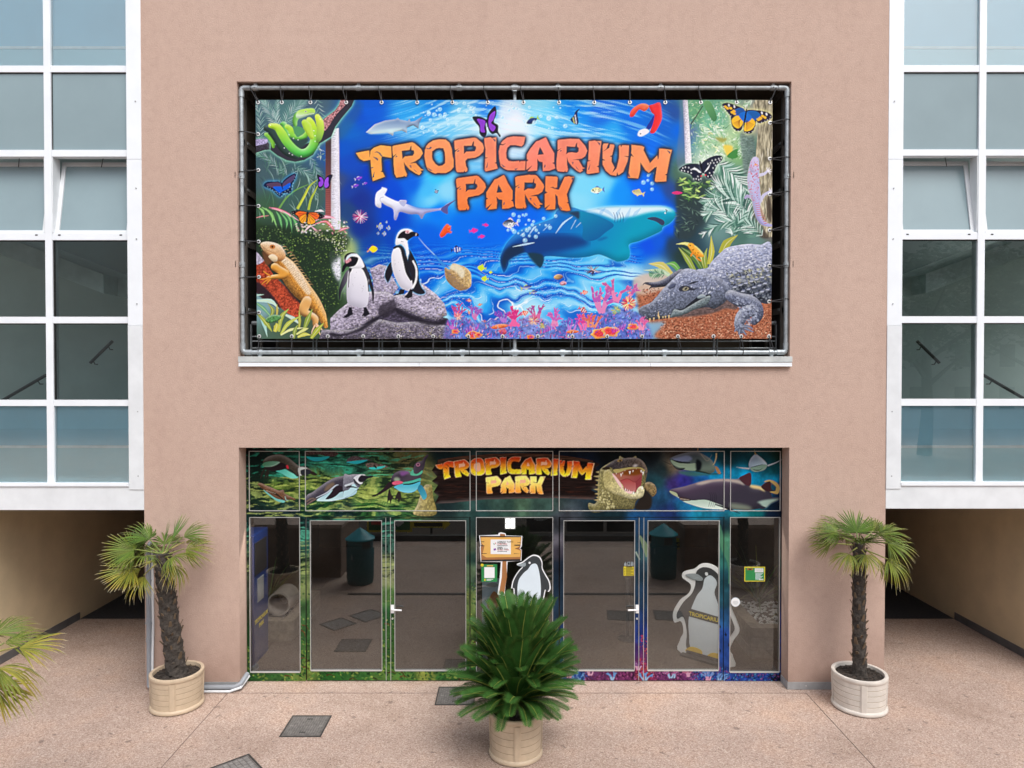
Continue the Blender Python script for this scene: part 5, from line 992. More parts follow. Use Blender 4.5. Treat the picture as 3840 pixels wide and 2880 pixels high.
M = dict(
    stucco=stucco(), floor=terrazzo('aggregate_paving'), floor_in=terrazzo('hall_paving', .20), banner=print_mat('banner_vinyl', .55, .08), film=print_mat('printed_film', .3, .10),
    lframe=mat('bronze_window_frame', (.16, .145, .13), .45), galv=mat('galvanised_steel', (.40, .435, .455), .5, .25, 14, .1, 40, .6), cord=mat('black_elastic', (.03, .03, .033), .7), eyelet=mat('eyelet_nickel', (.75, .75, .74), .35, metal=.5),
    white=mat('white_painted_aluminium', (.79, .825, .86), .4, .04, 2.5, 0), whited=mat('worn_white_sheet', (.70, .725, .745), .5, .07, 3.5), sill=mat('weathered_sill_sheet', (.50, .52, .51), .55, .2, 5), flash=mat('grey_flashing', (.36, .37, .38), .5, .15, 6, metal=.3),
    dark=mat('dark_anodised', (.035, .034, .033), .45), black=mat('black_plastic', (.02, .02, .021), .5), rubber=mat('gasket', (.02, .02, .02), .8), bead=mat('silver_bead', (.62, .62, .60), .35, .1, metal=.4),
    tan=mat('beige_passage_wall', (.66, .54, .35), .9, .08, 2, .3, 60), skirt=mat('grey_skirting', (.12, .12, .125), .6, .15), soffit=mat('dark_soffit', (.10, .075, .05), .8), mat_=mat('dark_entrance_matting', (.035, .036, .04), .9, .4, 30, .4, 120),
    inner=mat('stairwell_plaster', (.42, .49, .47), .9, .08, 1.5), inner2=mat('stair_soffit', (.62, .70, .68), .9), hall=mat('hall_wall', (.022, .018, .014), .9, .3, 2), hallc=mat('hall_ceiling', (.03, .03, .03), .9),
    spand=mat('teal_spandrel', (.42, .70, .80), .3, .05, 1.2), spand2=mat('pale_teal_spandrel', (.50, .76, .80), .3, .05, 1.2), edge=mat('pale_slab_edge', (.82, .88, .86), .6),
    vis=glass('vision_glass', (.70, .78, .77), .085, fres=.3), frost=mat('frosted_pane', (.235, .315, .34), .18, .07, .9), sglass=glass('spandrel_glass', (.94, .98, .99), .19, fres=.3), dglass=glass('tinted_door_glass', (.80, .80, .79), .095, fres=.35), lglass=glass('loggia_glass', (.2, .22, .22), .04, fres=.2),
    pot=mat('beige_resin_planter', (.52, .41, .29), .55, .1, 9, .12, 70), potw=mat('pale_resin_planter', (.62, .57, .51), .55, .1, 9, .12, 70), groove=mat('planter_groove', (.30, .22, .14), .7),
    soil=mat('potting_soil', (.045, .032, .024), .95, .6, 60, .8, 60, bdist=.02), bark=mat('palm_fibre', (.048, .039, .032), .95, .5, 22, .8, 50, bdist=.02), stub=mat('leaf_stub', (.13, .09, .055), .9, .4, 12),
    leaf=mat('palm_leaf', (.1, .2, .05), .5, .3, 9, attr=True, spec=.22), iron=mat('cast_iron', (.13, .118, .108), .6, .3, 18, .2, 60), ironp=mat('worn_tread', (.21, .195, .182), .5, .3, 18), ironf=mat('cover_frame', (.07, .066, .062), .6, .3, 18, metal=.4), joint=mat('joint_sealant', (.17, .12, .10), .8, .3, 10),
    pvc=mat('grey_pvc_pipe', (.27, .29, .32), .45, .08, 4), conduit=mat('pale_conduit', (.66, .68, .70), .45, .06), handle=mat('white_lever', (.82, .82, .82), .3, .02), paper=mat('white_paper', (.8, .8, .8), .6, .02),
    teal=mat('teal_plastic_bin', (.01, .30, .36), .4, .1), teald=mat('dark_teal_bin', (.01, .10, .115), .45, .1), stone=mat('sandstone_block', (.20, .165, .125), .9, .25, 12, .5, 40), peb=mat('white_pebble', (.40, .40, .39), .8, .2, 10), blue=mat('blue_kiosk', (.008, .03, .14), .4, .1),
    brown=mat('brown_wall_render', (.20, .135, .10), .9, .2, 4, .3), brownt=mat('wall_coping', (.36, .27, .22), .85, .1), yel=mat('sign_yellow', (.75, .6, .03), .5, .03), green=mat('sign_green', (.015, .16, .05), .5, .05), gd=mat('poster_green', (.02, .22, .06), .5, .05), ink=mat('ink', (.012, .012, .014), .6, 0),
    wood1=mat('sign_board_orange', (.72, .40, .10), .5, .05), wood2=mat('sign_board_brown', (.36, .15, .05), .5, .08), wline=mat('sticker_white', (.82, .83, .84), .5, .01), pblack=mat('print_black', (.035, .04, .045), .5, .05), pgrey=mat('print_grey', (.30, .34, .36), .5, .05), pbelly=mat('print_pale_blue', (.66, .74, .80), .5, .03), pyel=mat('print_yellow', (.80, .52, .02), .5, .05),
    red=mat('ink_red', (.6, .06, .06), .6, 0), purple=mat('ink_purple', (.2, .05, .3), .6, 0), skyb=mat('panel_light_blue', (.42, .55, .66), .5, .05), terr=mat('clay_pipe', (.24, .22, .20), .8, .1), hedge=mat('hedge_leaf', (.03, .07, .02), .6, .3, 20, attr=False),
    crown=mat('tree_leaf', (.05, .085, .028), .6, .35, 14), trunk=mat('tree_bark', (.06, .045, .035), .9, .3, 10), bldg=mat('pale_render', (.42, .42, .40), .9, .05), tile=mat('clay_roof', (.30, .12, .07), .8, .2),
    kerb=mat('dark_kerb', (.05, .048, .045), .8), grate=mat('drain_grate', (.02, .02, .02), .7))
q = NT('added_lamp_diffuser'); q.b.inputs['Emission Color'].default_value = (1, .97, .9, 1); q.b.inputs['Emission Strength'].default_value = 9; M['lamp'] = q.m  # glow of the tube lamps added out of view in the hall
q = NT('lamp_cell'); q.b.inputs['Emission Color'].default_value = (1, .97, .9, 1); q.b.inputs['Emission Strength'].default_value = 1.6; M['cell'] = q.m
PG = .86          # print reflectance for paper white
def printed_grid(name, rects, canvas, m, parent, Y, thick=.03, wob=0, dens=1.0, plane_xz=None):
    """flat printed panel(s): rects are (x0,x1,z0,z1) on plane y=Y, colours taken from the artwork, with box sides behind"""
    V, Fc, Cc = [], [], []; n0 = 0
    A = s2l(np.clip(canvas.a, 0, 1))*PG
    for (x0, x1, z0, z1) in rects:
        u0, v0 = proj(x0, Y, z1); u1, v1 = proj(x1, Y, z0); k = 3840/2212*canvas.s*dens
        nx = max(2, int(abs(u1-u0)*k)+1); nz = max(2, int(abs(v1-v0)*k)+1)
        xs = np.linspace(x0, x1, nx); zs = np.linspace(z0, z1, nz); X, Z = np.meshgrid(xs, zs)
        a, b = Y+D, Z-HC; dep = a*cp_-b*sp_; U = (1106+F2*X/dep)*3840/2212; Vv = (829.5-F2*(a*sp_+b*cp_)/dep)*3840/2212
        ix = np.clip((U-canvas.x0)*canvas.s, 0, canvas.W-1.001); iy = np.clip((Vv-canvas.y0)*canvas.s, 0, canvas.H-1.001)
        i0, j0 = ix.astype(int), iy.astype(int); fx, fy = (ix-i0)[..., None], (iy-j0)[..., None]
        C = (A[j0, i0]*(1-fx)+A[j0, i0+1]*fx)*(1-fy)+(A[j0+1, i0]*(1-fx)+A[j0+1, i0+1]*fx)*fy
        yy = np.full(X.shape, float(Y))
        if wob: yy = yy+wob*(np.sin(X*2.1+.6*Z)+.6*np.sin(X*5.3-1.4*Z+1)+.5*np.sin(Z*4.1+X))
        V.append(np.stack([X, yy, Z], -1).reshape(-1, 3)); Cc.append(C.reshape(-1, 3))
        i = (np.arange(nz-1)[:, None]*nx+np.arange(nx-1)[None]).ravel()+n0
        Fc.append(np.stack([i, i+1, i+nx+1, i+nx], 1)); n0 += nx*nz
        if thick:
            e = .0015
            bv = np.array([(x, y, z) for z in (z0, z1) for y in (Y+e, Y+thick) for x in (x0, x1)]); V.append(bv); Cc.append(np.full((8, 3), .03))
            Fc.append(np.array([(0, 2, 3, 1), (4, 5, 7, 6), (2, 6, 7, 3), (0, 4, 6, 2), (1, 3, 7, 5), (0, 1, 5, 4)])+n0); n0 += 8
    V = np.concatenate(V); Fc = np.concatenate(Fc); Cc = np.concatenate(Cc)
    me = bpy.data.meshes.new(name); me.vertices.add(len(V)); me.vertices.foreach_set('co', V.astype(np.float32).ravel())
    me.loops.add(Fc.size); me.loops.foreach_set('vertex_index', Fc.astype(np.int32).ravel())
    me.polygons.add(len(Fc)); me.polygons.foreach_set('loop_start', np.arange(0, Fc.size, 4, dtype=np.int32))
    me.update(calc_edges=True); me.validate()
    at = me.color_attributes.new('Col', 'FLOAT_COLOR', 'POINT')
    at.data.foreach_set('color', np.concatenate([Cc, np.ones((len(Cc), 1))], 1).astype(np.float32).ravel())
    return link(name, me, m, parent)
def text(body, size, loc, m, parent=None, name='lettering', rot=(math.pi/2, 0, 0), align='CENTER', ext=.0006, bold=0):
    cu = bpy.data.curves.new(name, 'FONT'); cu.body = body; cu.size = size; cu.align_x = align; cu.extrude = ext; cu.resolution_u = 2; cu.offset = bold
    o = bpy.data.objects.new(name, cu); COL.objects.link(o)
    me = bpy.data.meshes.new_from_object(o.evaluated_get(bpy.context.evaluated_depsgraph_get())); bpy.data.objects.remove(o)
    o = link(name, me, m, parent); o.location = loc; o.rotation_euler = rot; return o
# ================================================================ GROUND
g = MB(); g.add([(-90, -70, 0), (90, -70, 0), (90, 60, 0), (-90, 60, 0)], [(0, 1, 2, 3)]); struct(obj('ground', g, M['floor']))
jt = MB()
for x in (-3.94, 4.075): jt.box(x-.004, x+.004, -7.9, -.12, .001, .004)
jt.box(-3.94, 4.07, -.122, -.115, .001, .004)
struct(obj('paving_joints', jt, M['joint']))
XL, XR = -5.14, 5.22
OL, OR = -3.815, 3.872
zt = P(1106, 176, 0).z; zs = P(1106, 771, 0).z; zd = P(1106, 967, 0).z        # loggia top, loggia sill, entrance head
TOP = 11.6
# ================================================================ PINK BUILDING
B = thing('pink_building', 'pink stucco building front with a wide banner opening above a printed glass entrance', 'building')
w = MB()
w.box(XL, OL, 0, .3, 0, TOP); w.box(OR, XR, 0, .3, 0, TOP); w.box(XL, XL+.15, .3, 10, 0, TOP); w.box(XR-.15, XR, .3, 10, 0, TOP)
w.box(OL, OR, 0, .24, zt, TOP); w.box(OL, OR, 0, .24, zd, zs)
obj('facade_wall', w, M['stucco'], B)
# metal flashing at the foot of the piers
f = MB(); h_ = .105
f.box(XL+.3, OL+.012, -.012, -.001, .004, h_); f.box(OL+.001, OL+.012, -.001, .24, .004, h_); fl = obj('base_flashing', f, M['flash'], B)
f = MB(); f.box(OR-.012, XR-.004, -.012, -.001, .004, h_); f.box(OR-.012, OR-.001, -.001, .24, .004, h_); fr_ = obj('base_flashing', f, M['flash'], B)
for x in (4.12, 4.6, 5.05, -4.9, -4.2):
    sc = MB(); sc.tube([(x, -.016, .055), (x, -.011, .055)], .008, 8); obj('flashing_screw', sc, M['eyelet'], fr_ if x > 0 else fl)
# sill of the banner opening (two folded sheets)
s = MB(); z1, z2, z3, z4 = P(1106, 770, -.03).z, P(1106, 782, -.03).z, P(1106, 783.5, -.05).z, P(1106, 790.5, -.05).z
s.box(P(514, 776, -.03).x, P(1712, 776, -.03).x, -.03, .3, z2, z1); obj('window_sill', s, M['sill'], B, bevel=.004)
for a, b in ((515, 905), (905.6, 1405), (1405.6, 1711)):
    s = MB(); s.box(P(a, 787, -.05).x, P(b, 787, -.05).x, -.05, -.001, z4, z3); s.box(P(a, 787, -.05).x, P(b, 787, -.05).x, -.056, -.05, z4-.008, z4+.006)
    obj('sill_drip_sheet', s, M['white'], B, bevel=.003)
# loggia behind the banner: floor, soffit, side windows, back glazing
DL = 1.5
l = MB(); l.box(OL, OR, .3, DL+.2, zs-.1, zs-.02); l.box(OL, OR, .24, DL+.2, zt, zt+.1); l.box(OL, OR, DL+.1, DL+.2, zs-.02, zt)
l.box(OL-.06, OL, .3, DL+.2, zs-.1, zt+.1); l.box(OR, OR+.06, .3, DL+.2, zs-.1, zt+.1)
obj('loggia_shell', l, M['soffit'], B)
trz = [P(526, 307, .2).z, P(526, 409, .2).z, P(526, 523, .2).z, P(526, 670, .2).z]
for sx, xx in ((1, OL), (-1, OR)):
    f = MB()
    for z in trz+[zs+.02, zt-.05]: f.box(*sorted((xx+sx*.001, xx+sx*.03)), .22, DL+.09, z-.045, z+.045)
    for y in (.25, .85, DL+.04): f.box(*sorted((xx+sx*.001, xx+sx*.034)), y-.03, y+.03, zs, zt-.01)
    wf = obj('loggia_window', f, M['lframe'], B)
    for za, zb in zip(sorted(trz+[zs+.02])[:-1], sorted(trz+[zs+.02])[1:]):
        p_ = MB(); p_.box(*sorted((xx+sx*.002, xx+sx*.012)), .28, DL+.02, za+.046, zb-.046); obj('pane', p_, M['black'], wf)
    for z in trz:
        br = MB(); br.box(*sorted((xx+sx*.031, xx+sx*.04)), .3, .36, z+.0, z+.035); obj('bracket', br, M['galv'], wf)
# railing inside the loggia
r = MB(); yr = .42; hz = P(1106, 698, yr).z
r.tube([(OL+.04, yr, hz), (OR-.04, yr, hz)], .03, 10)
for v_ in (727, 737, 752): r.tube([(OL+.04, yr, P(1106, v_, yr).z), (OR-.04, yr, P(1106, v_, yr).z)], .01, 6)
rail = obj('railing', r, M['galv'], B, True)
for u in (540, 681, 823, 969, 1106, 1254, 1398, 1546, 1680):
    for d_ in (-4, 3):
        b_ = MB(); x = P(u+d_, 740, yr).x; b_.box(x-.007, x+.007, yr-.02, yr+.02, zs, hz-.02); obj('baluster', b_, M['galv'], rail)
# ================================================================ ENTRANCE FRONT
art = paint_front()
Y0 = .255                       # plane of the printed film
def X(u, Y=Y0, v=1290): return P(u, v, Y).x
def Z(v, Y=Y0): return P(1106, v, Y).z
zF0, zF1 = Z(1102.5), Z(975.5)          # fascia panels
zTr = Z(1116.5)                          # underside of transom
zG0 = Z(1450.5); zB = .012
XP = [(540, 647), (661, 1015), (1029.5, 1193.5), (1208.3, 1563), (1577.8, 1683.8)]
xs = [(X(a, v=1200), X(b, v=1200)) for a, b in XP]
def bead(parent, x0, x1, z0, z1, Y=Y0, t=.0075, bottom=False):
    b_ = MB(); y0, y1 = Y-.006, Y+.01
    b_.box(x0-t, x0, y0, y1, z0-t, z1+t); b_.box(x1, x1+t, y0, y1, z0-t, z1+t); b_.box(x0, x1, y0, y1, z1, z1+t); b_.box(x0, x1, y0-.004, y1, z0-(.016 if bottom else t), z0)
    return obj('glazing_bead', b_, M['bead'], parent)
def pane(parent, x0, x1, z0, z1, Y=Y0+.02, m='dglass', name='pane'):
    p_ = MB(); p_.add([(x0, Y, z0), (x1, Y, z0), (x1, Y, z1), (x0, Y, z1)], [(0, 1, 2, 3)]); return obj(name, p_, M[m], parent)
# fascia panels and the bars between them
for (x0, x1) in xs:
    tp = printed_grid('fascia_panel', [(x0+.001, x1-.001, zF0, zF1)], art, M['film'], B, Y0+.004, .03, wob=.0004)
    bead(tp, x0+.001, x1-.001, zF0, zF1, t=.009)
xa, xb = OL+.004, OR-.004
zt0 = zF1+.0095; zt1 = zF0-.0095
printed_grid('top_rail', [(xa, xb, zt0, zd-.002)], art, M['film'], B, Y0, .06)
printed_grid('transom_rail', [(xa, xb, zTr, zt1)], art, M['film'], B, Y0-.004, .07)
edges = [xa]+[q for a, b in xs for q in (a-.009, b+.009)]+[xb]
for i in range(0, len(edges), 2):
    printed_grid('frame_post', [(edges[i], edges[i+1], zt1+.001, zt0-.001)], art, M['film'], B, Y0-.001, .06)
    printed_grid('frame_post', [(edges[i], edges[i+1], .004, zTr-.002)], art, M['film'], B, Y0-.001, .07)
# fixed side lights (outer two and the middle)
for k in (0, 2, 4):
    x0, x1 = xs[k]
    sw = printed_grid('side_window', [(x0-.008, x1+.008, .004, zG0-.018)], art, M['film'], B, Y0, .06)
    pane(sw, x0, x1, zG0, zTr-.004); bead(sw, x0, x1, zG0, zTr-.012, bottom=True)
# door leaves: (stile left, glass left, glass right, stile right)
leaves = [(662, 671.3, 824.4, 834), (844, 853.4, 1005.8, 1014.5), (1209, 1218.3, 1370.2, 1380), (1390.2, 1399.7, 1552.5, 1562.5)]
zH = Z(1125.2); zL = Z(1447)
DOORS = []
for i, (a, b, c_, d_) in enumerate(leaves):
    a, b, c_, d_ = (X(q) for q in (a, b, c_, d_)); a += .003; d_ -= .003
    dr = printed_grid('door', [(a, b-.0075, .014, zTr-.01), (c_+.0075, d_, .014, zTr-.01), (b-.007, c_+.007, .014, zL-.018), (b-.007, c_+.007, zH+.0085, zTr-.01)], art, M['film'], B, Y0-.002, .055)
    dr['label'] = ['left leaf of the green printed double door', 'right leaf of the green printed double door with white lever handle', 'left leaf of the blue printed double door with white lever handle', 'right leaf of the blue printed double door'][i]
    pane(dr, b, c_, zL, zH); bead(dr, b, c_, zL, zH, bottom=True); DOORS.append(dr)
for a, b in ((834, 844), (1380, 1390.2)):
    printed_grid('meeting_stile', [(X(a)-.002, X(b)+.002, .012, zTr-.009)], art, M['film'], B, Y0-.005, .06)
    e = MB()
    for u in (a, b): e.box(X(u)-.003, X(u)+.003, Y0-.0095, Y0-.0052, .012, zTr-.009)
    obj('edge_trim', e, M['bead'], B)
for dr, u, sg in ((DOORS[1], 848, 1), (DOORS[2], 1376, -1)):
    h = MB(); zc = Z(1315); x = X(u)
    h.box(x-.022, x+.022, Y0-.016, Y0-.004, zc-.06, zc+.06); h.tube([(x, Y0-.016, zc+.005), (x, Y0-.06, zc+.005), (x+sg*.02, Y0-.07, zc+.005), (x+sg*.14, Y0-.07, zc)], .012, 10)
    hd = obj('handle', h, M['handle'], dr, True)
    k_ = MB(); k_.tube([(x, Y0-.014, Z(1336)), (x, Y0-.002, Z(1336))], .014, 10); obj('lock_cylinder', k_, M['bead'], dr)
# hall behind the glass
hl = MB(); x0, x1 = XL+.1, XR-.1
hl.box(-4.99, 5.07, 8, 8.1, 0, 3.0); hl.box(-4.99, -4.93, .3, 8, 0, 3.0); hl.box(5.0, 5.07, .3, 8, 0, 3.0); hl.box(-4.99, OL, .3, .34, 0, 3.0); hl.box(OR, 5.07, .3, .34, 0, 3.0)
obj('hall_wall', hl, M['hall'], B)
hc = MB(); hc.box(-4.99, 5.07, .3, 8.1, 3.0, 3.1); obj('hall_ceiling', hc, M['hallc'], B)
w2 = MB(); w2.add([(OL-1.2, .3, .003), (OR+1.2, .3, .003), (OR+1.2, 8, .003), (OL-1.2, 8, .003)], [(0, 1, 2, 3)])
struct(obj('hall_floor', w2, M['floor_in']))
# ================================================================ GLAZED STAIR TOWERS AND PASSAGES
Yb = .08
def bay(name, label, side, xe, mull, rails, sill, fasc, posts):
    """side -1: left of the pink front, +1: right"""
    T = thing(name, label, 'building', (0, 0, 0))
    def zz(v, u=200, Y=Yb): return P(u, v, Y).z
    zr = [(zz(b), zz(a)) for a, b in rails]           # (low, high) of each rail, top to bottom
    z_sill, z_f1, z_f0 = zz(sill[0]), zz(fasc[0]), zz(fasc[1])
    pw = posts; span = abs(mull[0]-pw)                # pane width
    mw = .098
    xs_m = []                                         # mullion intervals going outwards
    x_in = pw
    cols = []
    x = pw; d = side
    for i in range(4):
        inner = x; outer = mull[0] if i == 0 else inner+d*span
        cols.append(tuple(sorted((inner, outer)))); m = tuple(sorted((outer, outer+d*mw))); xs_m.append(m); x = outer+d*mw
    far = x
    # wide cover post against the stucco, in stained sheets
    for a, b, mm in ((z_f1-.045, 5.1, 'whited'), (5.103, 7.4, 'white'), (7.403, TOP, 'white')):
        p = MB(); p.box(*sorted((xe-side*0+side*.0, pw)), -.012 if mm == 'whited' else -.006, Yb+.06, a, b); obj('cover_post', p, M[mm], T, bevel=.003)
    for z in (3.0, 3.9, 5.4, 6.3, 7.0, 8.2):
        sw = MB(); sw.tube([(xe+side*.075, -.016, z), (xe+side*.075, .0, z)], .009, 8); obj('post_screw', sw, M['flash'], T)
    for m in xs_m:
        p = MB(); p.box(m[0], m[1], Yb-.03, Yb+.1, z_sill, TOP); obj('mullion', p, M['white'], T, bevel=.002)
    allx = sorted((pw+side*.002, far))
    rz = zr+[(z_sill-.07, z_sill)]
    for (a, b) in zr:
        for c_ in cols:
            p = MB(); p.box(c_[0]+.001, c_[1]-.001, Yb-.026, Yb+.09, a, b); obj('transom', p, M['white'], T, bevel=.002)
    p = MB(); p.box(allx[0], allx[1], -.02, Yb+.1, z_f1, z_sill); obj('bay_sill', p, M['white'], T, bevel=.004)
    p = MB(); q = sorted((xe+side*.003, far)); p.box(q[0], q[1], .0, Yb+.12, z_f0, z_f1-.001); obj('bay_fascia', p, M['whited'], T, bevel=.004)
    tops = [TOP]+[a for a, b in zr]; bots = [b for a, b in zr]+[z_sill]
    for r in range(6):
        t_, b_ = tops[r], bots[r]
        for c_ in cols:
            x0, x1 = c_[0]+.001, c_[1]-.001
            if r in (0, 5):
                sp = MB(); k = .57 if r == 5 else None
                zl = P(200, 965, .11).z if r == 5 else P(200, 103, .11).z
                sp.box(x0-.03, x1+.03, .125, .16, zl+.019, t_+.0); so_ = obj('spandrel_panel', sp, M['spand'], T)
                s2 = MB(); s2.box(x0-.03, x1+.03, .115, .16, b_-.03, zl-.019); obj('lower_sheet', s2, M['spand2'], so_)
                s3 = MB(); s3.box(x0-.03, x1+.03, .105, .16, zl-.018, zl+.018); obj('slab_edge', s3, M['edge'], so_)
                g_ = MB(); g_.add([(x0, Yb, b_), (x1, Yb, b_), (x1, Yb, t_), (x0, Yb, t_)], [(0, 1, 2, 3)]); obj('pane', g_, M['sglass'], so_)
            elif r == 2:
                # hopper window leaning inwards
                hb = b_+.012; hgt = t_-hb-.004; ang = math.radians(9.5)
                Mx = Matrix.Translation((0, Yb+.035, hb)) @ Matrix.Rotation(-ang, 4, 'X')
                fr = MB(); t = .055
                for (ax0, ax1, az0, az1) in ((x0+.012, x0+.012+t, 0, hgt), (x1-.012-t, x1-.012, 0, hgt), (x0+.012+t, x1-.012-t, 0, .035), (x0+.012+t, x1-.012-t, hgt-t, hgt)):
                    fr.box(ax0, ax1, -.02, .03, az0, az1, M=Mx)
                hp = obj('hopper_window', fr, M['whited'], T)
                g_ = MB(); g_.add([Mx @ Vector(q_) for q_ in ((x0+.05, .0, .03), (x1-.05, 0, .03), (x1-.05, 0, hgt-.05), (x0+.05, 0, hgt-.05))], [(0, 1, 2, 3)]); obj('pane', g_, M['frost'], hp)
                rb = MB(); rb.box(x0, x0+.012, Yb-.02, Yb+.14, b_, t_); rb.box(x1-.012, x1, Yb-.02, Yb+.14, b_, t_); rb.box(x0, x1, Yb-.02, Yb+.1, b_, b_+.01)
                obj('rebate', rb, M['whited'], hp)
                st = MB(); xs_ = x0+.62*(x1-x0); st.tube([(xs_, Yb+.06, t_-.005), (xs_+.09*side, Yb+.17, t_-.09)], .006, 6); obj('stay', st, M['dark'], hp)
                for xx in (x0+.1, x1-.12):
                    wp = MB(); wp.box(xx-.017, xx+.017, Yb-.029, Yb-.0265, b_-.035, b_-.018); obj('drain_slot', wp, M['black'], hp)
            else:
                g_ = MB(); g_.add([(x0, Yb, b_), (x1, Yb, b_), (x1, Yb, t_), (x0, Yb, t_)], [(0, 1, 2, 3)]); obj('window_pane', g_, M['frost' if r == 1 else 'vis'], T)
                rb = MB(); rb.box(x0, x1, Yb-.01, Yb+.03, t_-.012, t_-.0005); rb.box(x0, x0+.01, Yb-.01, Yb+.03, b_, t_-.013); obj('gasket', rb, M['rubber'], T)
    # stairwell behind the glass
    X0, X1 = sorted((xe+side*.05, far+side*3))
    dz = 3.2
    sh = MB()
    sh.box(X0, X1, dz, dz+.1, z_f0, TOP); 
    sh.box(X0-.05 if side < 0 else X0, X1, .3, dz, z_f0+.0, z_f0+.12); sh.box(X0, X1, .3, dz, TOP-.1, TOP)
    e0 = sorted((xe, xe+side*.05)); e1 = sorted((far+side*3, far+side*3.1))
    sh.box(e0[0], e0[1], .16, dz, z_f0, TOP); sh.box(e1[0], e1[1], .2, dz, z_f0, TOP)
    obj('stairwell_wall', sh, M['inner'], T)
    rm = zr[2]                                        # rail under the hoppers -> landing level above
    pl = MB(); xp = P(*( (283, 700) if side < 0 else (1933, 700)), 2.0).x
    a_ = sorted((xe+side*.06, xe+side*1.05)); pl.box(a_[0], a_[1], 2.9, 3.19, z_f0+.13, TOP-.11); obj('stair_pillar', pl, M['inner2'], T)
    # sloping flight over a landing
    fl = MB(); xa, xb_ = xe+side*1.25, far+side*2.5; za = P(200, 700, 1.5).z+.6
    z_hi = zr[3][0]+1.0
    v = [(xa, 1.2, z_hi-.45), (xa, 3.1, z_hi-.45), (xb_, 3.1, z_hi+1.9), (xb_, 1.2, z_hi+1.9), (xa, 1.2, z_hi-.15), (xa, 3.1, z_hi-.15), (xb_, 3.1, z_hi+2.2), (xb_, 1.2, z_hi+2.2)]
    fl.add(v, [(0, 1, 2, 3), (7, 6, 5, 4), (0, 3, 7, 4), (1, 5, 6, 2), (0, 4, 5, 1), (3, 2, 6, 7)]); obj('stair_flight', fl, M['inner2'], T)
    la = MB(); la.box(*sorted((xa, xe+side*.06)), 1.6, 3.1, z_hi-.45, z_hi-.15); obj('stair_landing', la, M['inner2'], T)
    for (ua, va), (ub, vb), yh in (((195, 784), (243, 737), 2.75), ((5, 865), (100, 810), 2.3)):
        if side > 0: ua, ub = 2212-ua+12, 2212-ub+12
        A_, B_ = P(ua, va, yh), P(ub, vb, yh); h = MB(); h.tube([A_, B_], .028, 8)
        for t in (.12, .8): c0 = A_.lerp(B_, t); h.tube([c0, c0+Vector((0, .06, -.07)), c0+Vector((0, .14, -.07))], .01, 6)
        obj('handrail', h, M['dark'], T, True)
    # underside
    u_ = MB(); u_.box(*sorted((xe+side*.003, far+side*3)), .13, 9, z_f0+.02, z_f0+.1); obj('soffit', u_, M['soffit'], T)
    return T, z_f0, far
RL = [(143.3, 157.5), (325, 339.5), (504.5, 519.5), (684.6, 698.7), (863.6, 877)]
xl = P(283.5, 690, Yb).x
TL, zfl, farl = bay('stair_tower', 'white framed glass stair tower left of the pink front, over a dark passage', -1, XL, [P(117, 690, Yb).x], RL, (1042, 0), (1048.6, 1099.6), xl)
xr = P(1941, 690, Yb).x
RR = [(142.5, 157), (324, 337.5), (503, 518), (683.5, 698), (861.5, 876.5)]
TR, zfr, farr = bay('stair_tower', 'white framed glass stair tower right of the pink front, with a dented fascia', 1, XR, [P(2107.8, 690, Yb).x], RR, (1040, 0), (1047, 1096.5), xr)
# passages under the towers
for side, xw, zc, lab in ((-1, -7.80, zfl, 'beige side wall of the left passage with a dark skirting'), (1, 7.99, zfr, 'beige side wall of the right passage with a dark skirting')):
    t = thing('passage_wall', lab, 'wall', (xw, 0, 0))
    a = MB(); a.box(*sorted((0, side*.3)), .12, 9.0, 0, zc+.01); obj('wall', a, M['tan'], t)
    k = MB(); k.box(*sorted((-side*.014, -side*.001)), .12, 2.78, .004, .13); obj('skirting', k, M['skirt'], t)
    e = MB(); xi = XL if side < 0 else XR
    e.box(*sorted((xi-xw+side*.01, side*.3)), 9.0, 9.2, 0, zc+.01); obj('end_wall', e, M['tan'], t)
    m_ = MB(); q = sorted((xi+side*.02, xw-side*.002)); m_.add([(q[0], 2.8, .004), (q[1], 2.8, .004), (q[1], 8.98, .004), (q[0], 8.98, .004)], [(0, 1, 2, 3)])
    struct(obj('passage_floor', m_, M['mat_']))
# ================================================================ BANNER ON ITS PIPE FRAME
Yp = .07
ban = paint_banner()
def src2(u, v): return u, v
bx0, bx1 = P(553.5, 474, Yp).x, P(1667.5, 474, Yp).x
bz1, bz0 = P(1106, 216, Yp).z, P(1106, 731.7, Yp).z
bo = printed_grid('banner', [(bx0, bx1, bz0, bz1)], ban, M['banner'], None, Yp, 0, wob=.0025, dens=.98)
tag(bo, 'wide printed banner of jungle and sea animals tied inside the wall opening, reading TROPICARIUM PARK', 'banner')
# eyelets (tile pixels of the two halves of the photograph -> points)
o1 = lambda x, y: (506.9+x*.3785, 167+y*.3785)
o2 = lambda x, y: (1094.4+x*.3785, 167+y*.3785)
top_e = [o1(x, 137) for x in (122, 270, 433, 637, 839, 1042, 1243, 1445)]+[o2(x, 137) for x in (96, 299, 500, 703, 905, 1108, 1312, 1519)]
top_p = [o1(x, 55) for x in (98, 268, 432, 628, 826, 1032, 1237, 1427)]+[o2(x, 53) for x in (88, 303, 497, 703, 903, 1100, 1310, 1535)]
bot_e = [o1(x, 1484) for x in (137, 327, 532, 734, 935, 1133, 1334, 1529)]+[o2(x, 1486) for x in (178, 375, 574, 773, 977, 1180, 1338, 1503)]
bot_p = [o1(x, 1570) for x in (135, 325, 533, 735, 943, 1133, 1337, 1525)]+[o2(x, 1570) for x in (185, 368, 574, 765, 990, 1188, 1340, 1520)]
lef_e = [o1(124+.01*y, y) for y in (325, 530, 735, 938, 1140, 1342)]
lef_p = [o1(34, y) for y in (308, 533, 732, 935, 1142, 1346)]
